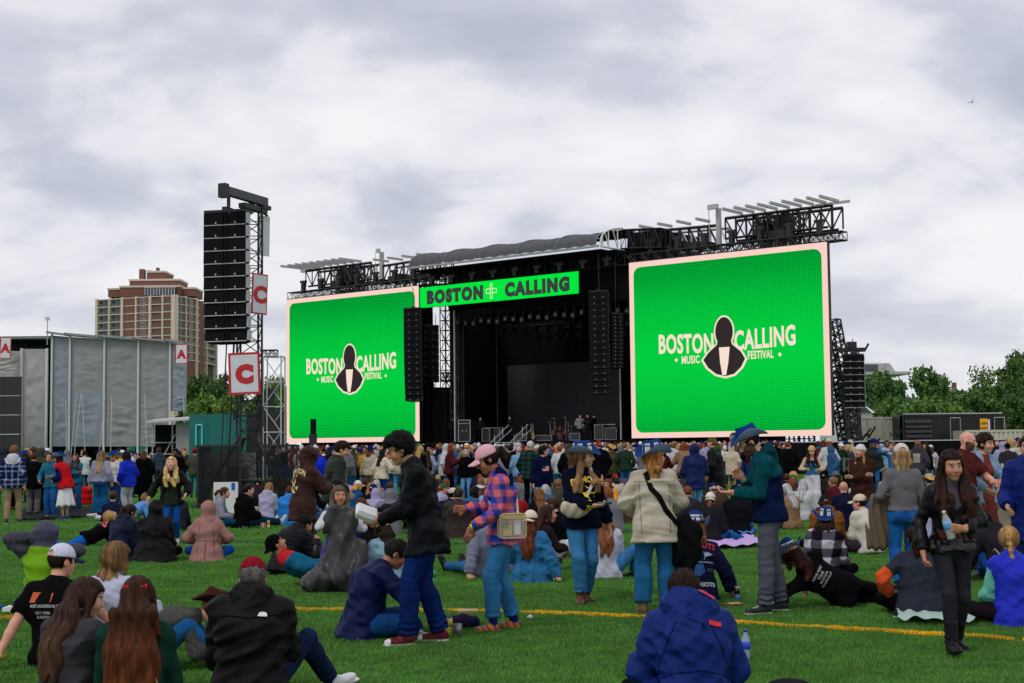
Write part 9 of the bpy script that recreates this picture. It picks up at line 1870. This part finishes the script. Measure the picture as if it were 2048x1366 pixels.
TPL = [('short', 'hair', template(S1, hair='short', e=.04, hem=.16)), ('long', 'hair', template(S3, hair='long', len=.36, female=True, e=.035, hem=.1)), ('hatcap', 'cap', template(S1, hair='short', cap=ONE, e=.045, hem=.14)), ('hatlong', 'cap', template(S4, hair='long', len=.3, female=True, cap=ONE, e=.04, hem=.1)), ('hood', 'hood', template(S4, hair='short', hood='up', e=.05, hem=.2)), ('western', 'brimmed hat', template(S3, hair='long', len=.3, female=True, western=ONE, under=(1.6, 1.5, 1.3), e=.04, hem=.12)), ('bob', 'hair', template(S2, hair='bob', len=.18, female=True, e=.04, hem=.12)), ('curly', 'hair', template(S2, hair='curly', vol=.03, e=.05, hem=.2, hood='down')), ('beanie', 'beanie', template(S1, hair='short', beanie=ONE, e=.045, hem=.16))]
SIT = [('short', 'hair', template(SC, hair='short', e=.045, hem=.14)), ('long', 'hair', template(SC, hair='long', len=.36, female=True, e=.04, hem=.12)), ('hatcap', 'cap', template(SK, hair='short', cap=ONE, e=.045, hem=.14)), ('hood', 'hood', template(SK, hair='short', hood='up', e=.05, hem=.14)), ('hatlong', 'cap', template(SC, hair='long', len=.3, female=True, cap=ONE, e=.04, hem=.12)), ('bob', 'hair', template(SK, hair='bob', len=.2, female=True, e=.04, hem=.12))]
FIRST = set()
SEEN = set(); CR_ = random.Random(42)
def wchoice(d): ks = list(d); return CR_.choices(ks, [d[k][1] for k in ks])[0]
def place_label(px):
 for x, t in ((110, 'by the wrapped stage edge'), (260, 'under the grey tarpaulins'), (400, 'below the apartment tower'), (540, 'near the C tower'), (640, 'below the lettered screen nearest the tower'), (760, 'below the middle of the smaller screen'), (850, 'under the screen edge speakers'), (930, 'before the amplifier'), (1020, 'in front of the steps'), (1110, 'before the drum kit'), (1200, 'before the dark stage wall'), (1280, 'at the corner of the biggest screen'), (1380, 'below the lettered half of the biggest screen'), (1480, 'near the round sign'), (1580, 'below the far half of the biggest screen'), (1690, 'before the outriggers'), (1790, 'by the cream container'), (1900, 'before the black container'), (2100, 'by the low cream container')):
  if px < x: return t
def set_color(o, c): o.color = (*c, 1)
def add_person(px, Y, tpl, yaw, H, sitting, toponly=False):
 for tries in range(60):
  kind, hd, P = tpl; top = wchoice(CLR); hc = CR_.choice(list(HCL)); ht = CR_.choice(list(HATCL)); pt = CR_.choices(list(PCL), [6, 4, 2, 2, 1])[0]
  if kind == 'western': ht = 'navy'
  who = {'hair': ('%s haired person' % hc) if kind in ('short', 'curly', 'bob') else 'person with long %s hair' % hc, 'cap': 'person with %s cap%s' % (ht, ' and long %s hair' % hc if kind == 'hatlong' else ''), 'hood': 'hooded person', 'brimmed hat': 'person in blue brimmed hat with %s hair' % hc, 'beanie': 'person in %s beanie' % ht}[hd]
  lab = '%s in %s top and %s %s %s' % (who, top, pt if not sitting else '', 'standing' if not sitting else 'sitting', place_label(px)); lab = ' '.join(lab.replace(' and  ', ' ').split())
  if lab not in SEEN: break
 if len(lab.split()) > 16: lab = lab.replace('person with ', '').replace(' and long', ', long')
 SEEN.add(lab); lab = ' '.join(lab.split()[:16])
 src = P['root']
 if id(src) not in FIRST: FIRST.add(id(src)); root = src
 else: root = copy_tree(src)
 loc = at(px, 900, Y); root.location = (loc.x, Y, 0); root.rotation_euler = (0, 0, math.radians(yaw)); root.scale = (H / 1.72 * CR_.uniform(.96, 1.1), H / 1.72, H / 1.72)
 tag(root, lab, 'person', 'seated crowd on the turf' if sitting else 'standing crowd before the stage')
 skin = CR_.choice((ONE, ONE, ONE, (.85, .78, .74), (.5, .42, .38)))
 for ch in root.children:
  n = ch.name.split('.')[0]
  if n == 'body': set_color(ch, skin)
  elif n == 'hair': set_color(ch, HCL[hc])
  elif n in ('jacket', 'shirt'): set_color(ch, CLR[top][0])
  elif n in ('trousers', 'skirt'): set_color(ch, PCL[pt])
  elif n in ('cap', 'beanie', 'hat_crown'):
   set_color(ch, HATCL[ht])
   for g in ch.children: set_color(g, HATCL[ht])
 return root
NP = [0]
occ = [(P['M'].translation.x, P['M'].translation.y) for P in CAST.values()]
def free(x, y, r): return all((x - a) ** 2 + (y - b) ** 2 > r * r for a, b in occ)
def fill(n, px0, px1, y0, y1, tpls, sitting, r, yawf, pw=1.0):
 k = t = 0
 while k < n and t < n * 40:
  t += 1; px = CR_.uniform(px0, px1); Y = (CR_.uniform(y0 ** pw, y1 ** pw)) ** (1 / pw); x = at(px, 900, Y).x
  if not free(x, Y, r): continue
  occ.append((x, Y)); add_person(px, Y, CR_.choice(tpls), yawf(), CR_.uniform(1.56, 1.80) if not sitting else CR_.uniform(1.6, 1.75), sitting); k += 1
yst = lambda: CR_.choice((0, 0, 0, 0, 20, -30, 40, -60, 90, -90, 170)) + CR_.uniform(-12, 12)
yse = lambda: CR_.uniform(-50, 40)
fill(8, 0, 120, 38, 44, TPL, False, .7, yst); fill(20, 0, 395, 46, 70, TPL, False, .8, yst)
fill(40, 690, 1300, 27, 42, SIT, True, .95, yse); fill(20, 1300, 1900, 27, 42, SIT, True, 1.0, yse); fill(8, 560, 700, 33, 42, SIT, True, .9, yse)
fill(70, 640, 1420, 42, 54, TPL, False, .62, yst); fill(22, 1440, 1990, 44, 58, TPL, False, .8, yst); fill(12, 1990, 2060, 40, 56, TPL, False, .6, yst)
# crew on the deck
for i, (px, v, yw, lb) in enumerate(((962, 3.4, 160, 'crew member in black beside the big amplifier'), (905, 2.2, 200, 'crew member standing at the deck edge behind the pale pole'), (1021, 3.0, 150, 'crew member in black by the red keyboard case'), (1160, 3.2, 190, 'crew member in grey jacket beyond the drum kit'), (1178, 3.4, 140, 'crew member in black bending near the dark wall'), (1186, 3.9, 230, 'second dark crew member near the dark wall beside the rack'))):
 r_ = copy_tree(TPL[(0, 2, 1, 0, 7, 8)[i]][2]['root']); u, _ = SP(px, 870, v); p_ = STM @ Vector((u, v, 2.03)); r_.location = p_; r_.rotation_euler = (0, 0, math.radians(yw)); r_.scale = (1, 1, 1); tag(r_, lb, 'person', 'crew on the deck')
 for ch in r_.children: set_color(ch, ONE if ch.name.startswith('body') else srgb(150, 150, 150) if i == 3 and ch.name.startswith('jacket') else (.012, .012, .014))
# the far front of the crowd reads as one mass: low figures joined, coloured per vertex
def mass():
 V, F, c = [], [], []; r = random.Random(5); tops = [CLR[k][0] for k in CLR for _ in range(CLR[k][1])]; heads = list(HCL.values()) * 2 + [(.66, .66, .68)] * 5 + [srgb(24, 40, 110)] * 4 + [BKH, DBR, BRUN, srgb(190, 180, 165), srgb(110, 34, 40), srgb(170, 130, 66)]
 def blob(cx, cy, cz, rx, ry, rz, col, n=7, m=4):
  b = len(V); 
  for j in range(m + 1):
   t = math.pi * j / m
   for i in range(n): a = 2 * math.pi * i / n; V.append((cx + rx * math.sin(t) * math.cos(a), cy + ry * math.sin(t) * math.sin(a), cz + rz * math.cos(t))); c.append(col(a, t))
  for j in range(m):
   for i in range(n): F.append((b + j * n + i, b + (j + 1) * n + i, b + (j + 1) * n + (i + 1) % n, b + j * n + (i + 1) % n))
 Y = 54.0
 while Y < 92:
  px = 560 if Y > 60 else 600
  while px < (1560 if Y < 74 else 1500):
   x = at(px, 900, Y).x + r.uniform(-.1, .1); y = Y + r.uniform(-.4, .4); px += r.uniform(.5, .9) / Y * F_PX
   f = (Vector((x, y, 0)) - ORG).dot(Vd)
   if f > -4: continue
   H = r.uniform(1.55, 1.82); tp, hd, sk = r.choice(tops), r.choice(heads), r.choice((FAIR, TAN, FAIR)); front = r.random() < .25
   blob(x, y, H - .12, .085, .10, .125, lambda a, t: sk if (t > 1.4 and (front and math.sin(a) < 0)) or t > 2.2 else hd)
   blob(x, y, H - .50, r.uniform(.19, .25), .15, .30, lambda a, t: tp); blob(x, y, H - 1.0, .19, .14, .5, lambda a, t: tp if t < 1.2 else J2)
  Y += .95
 me = np_mesh('crowd', np.array(V), np.array(F), np.array(c), True); tag(link('crowd', me, None, CLOTH), kind='stuff')
mass()
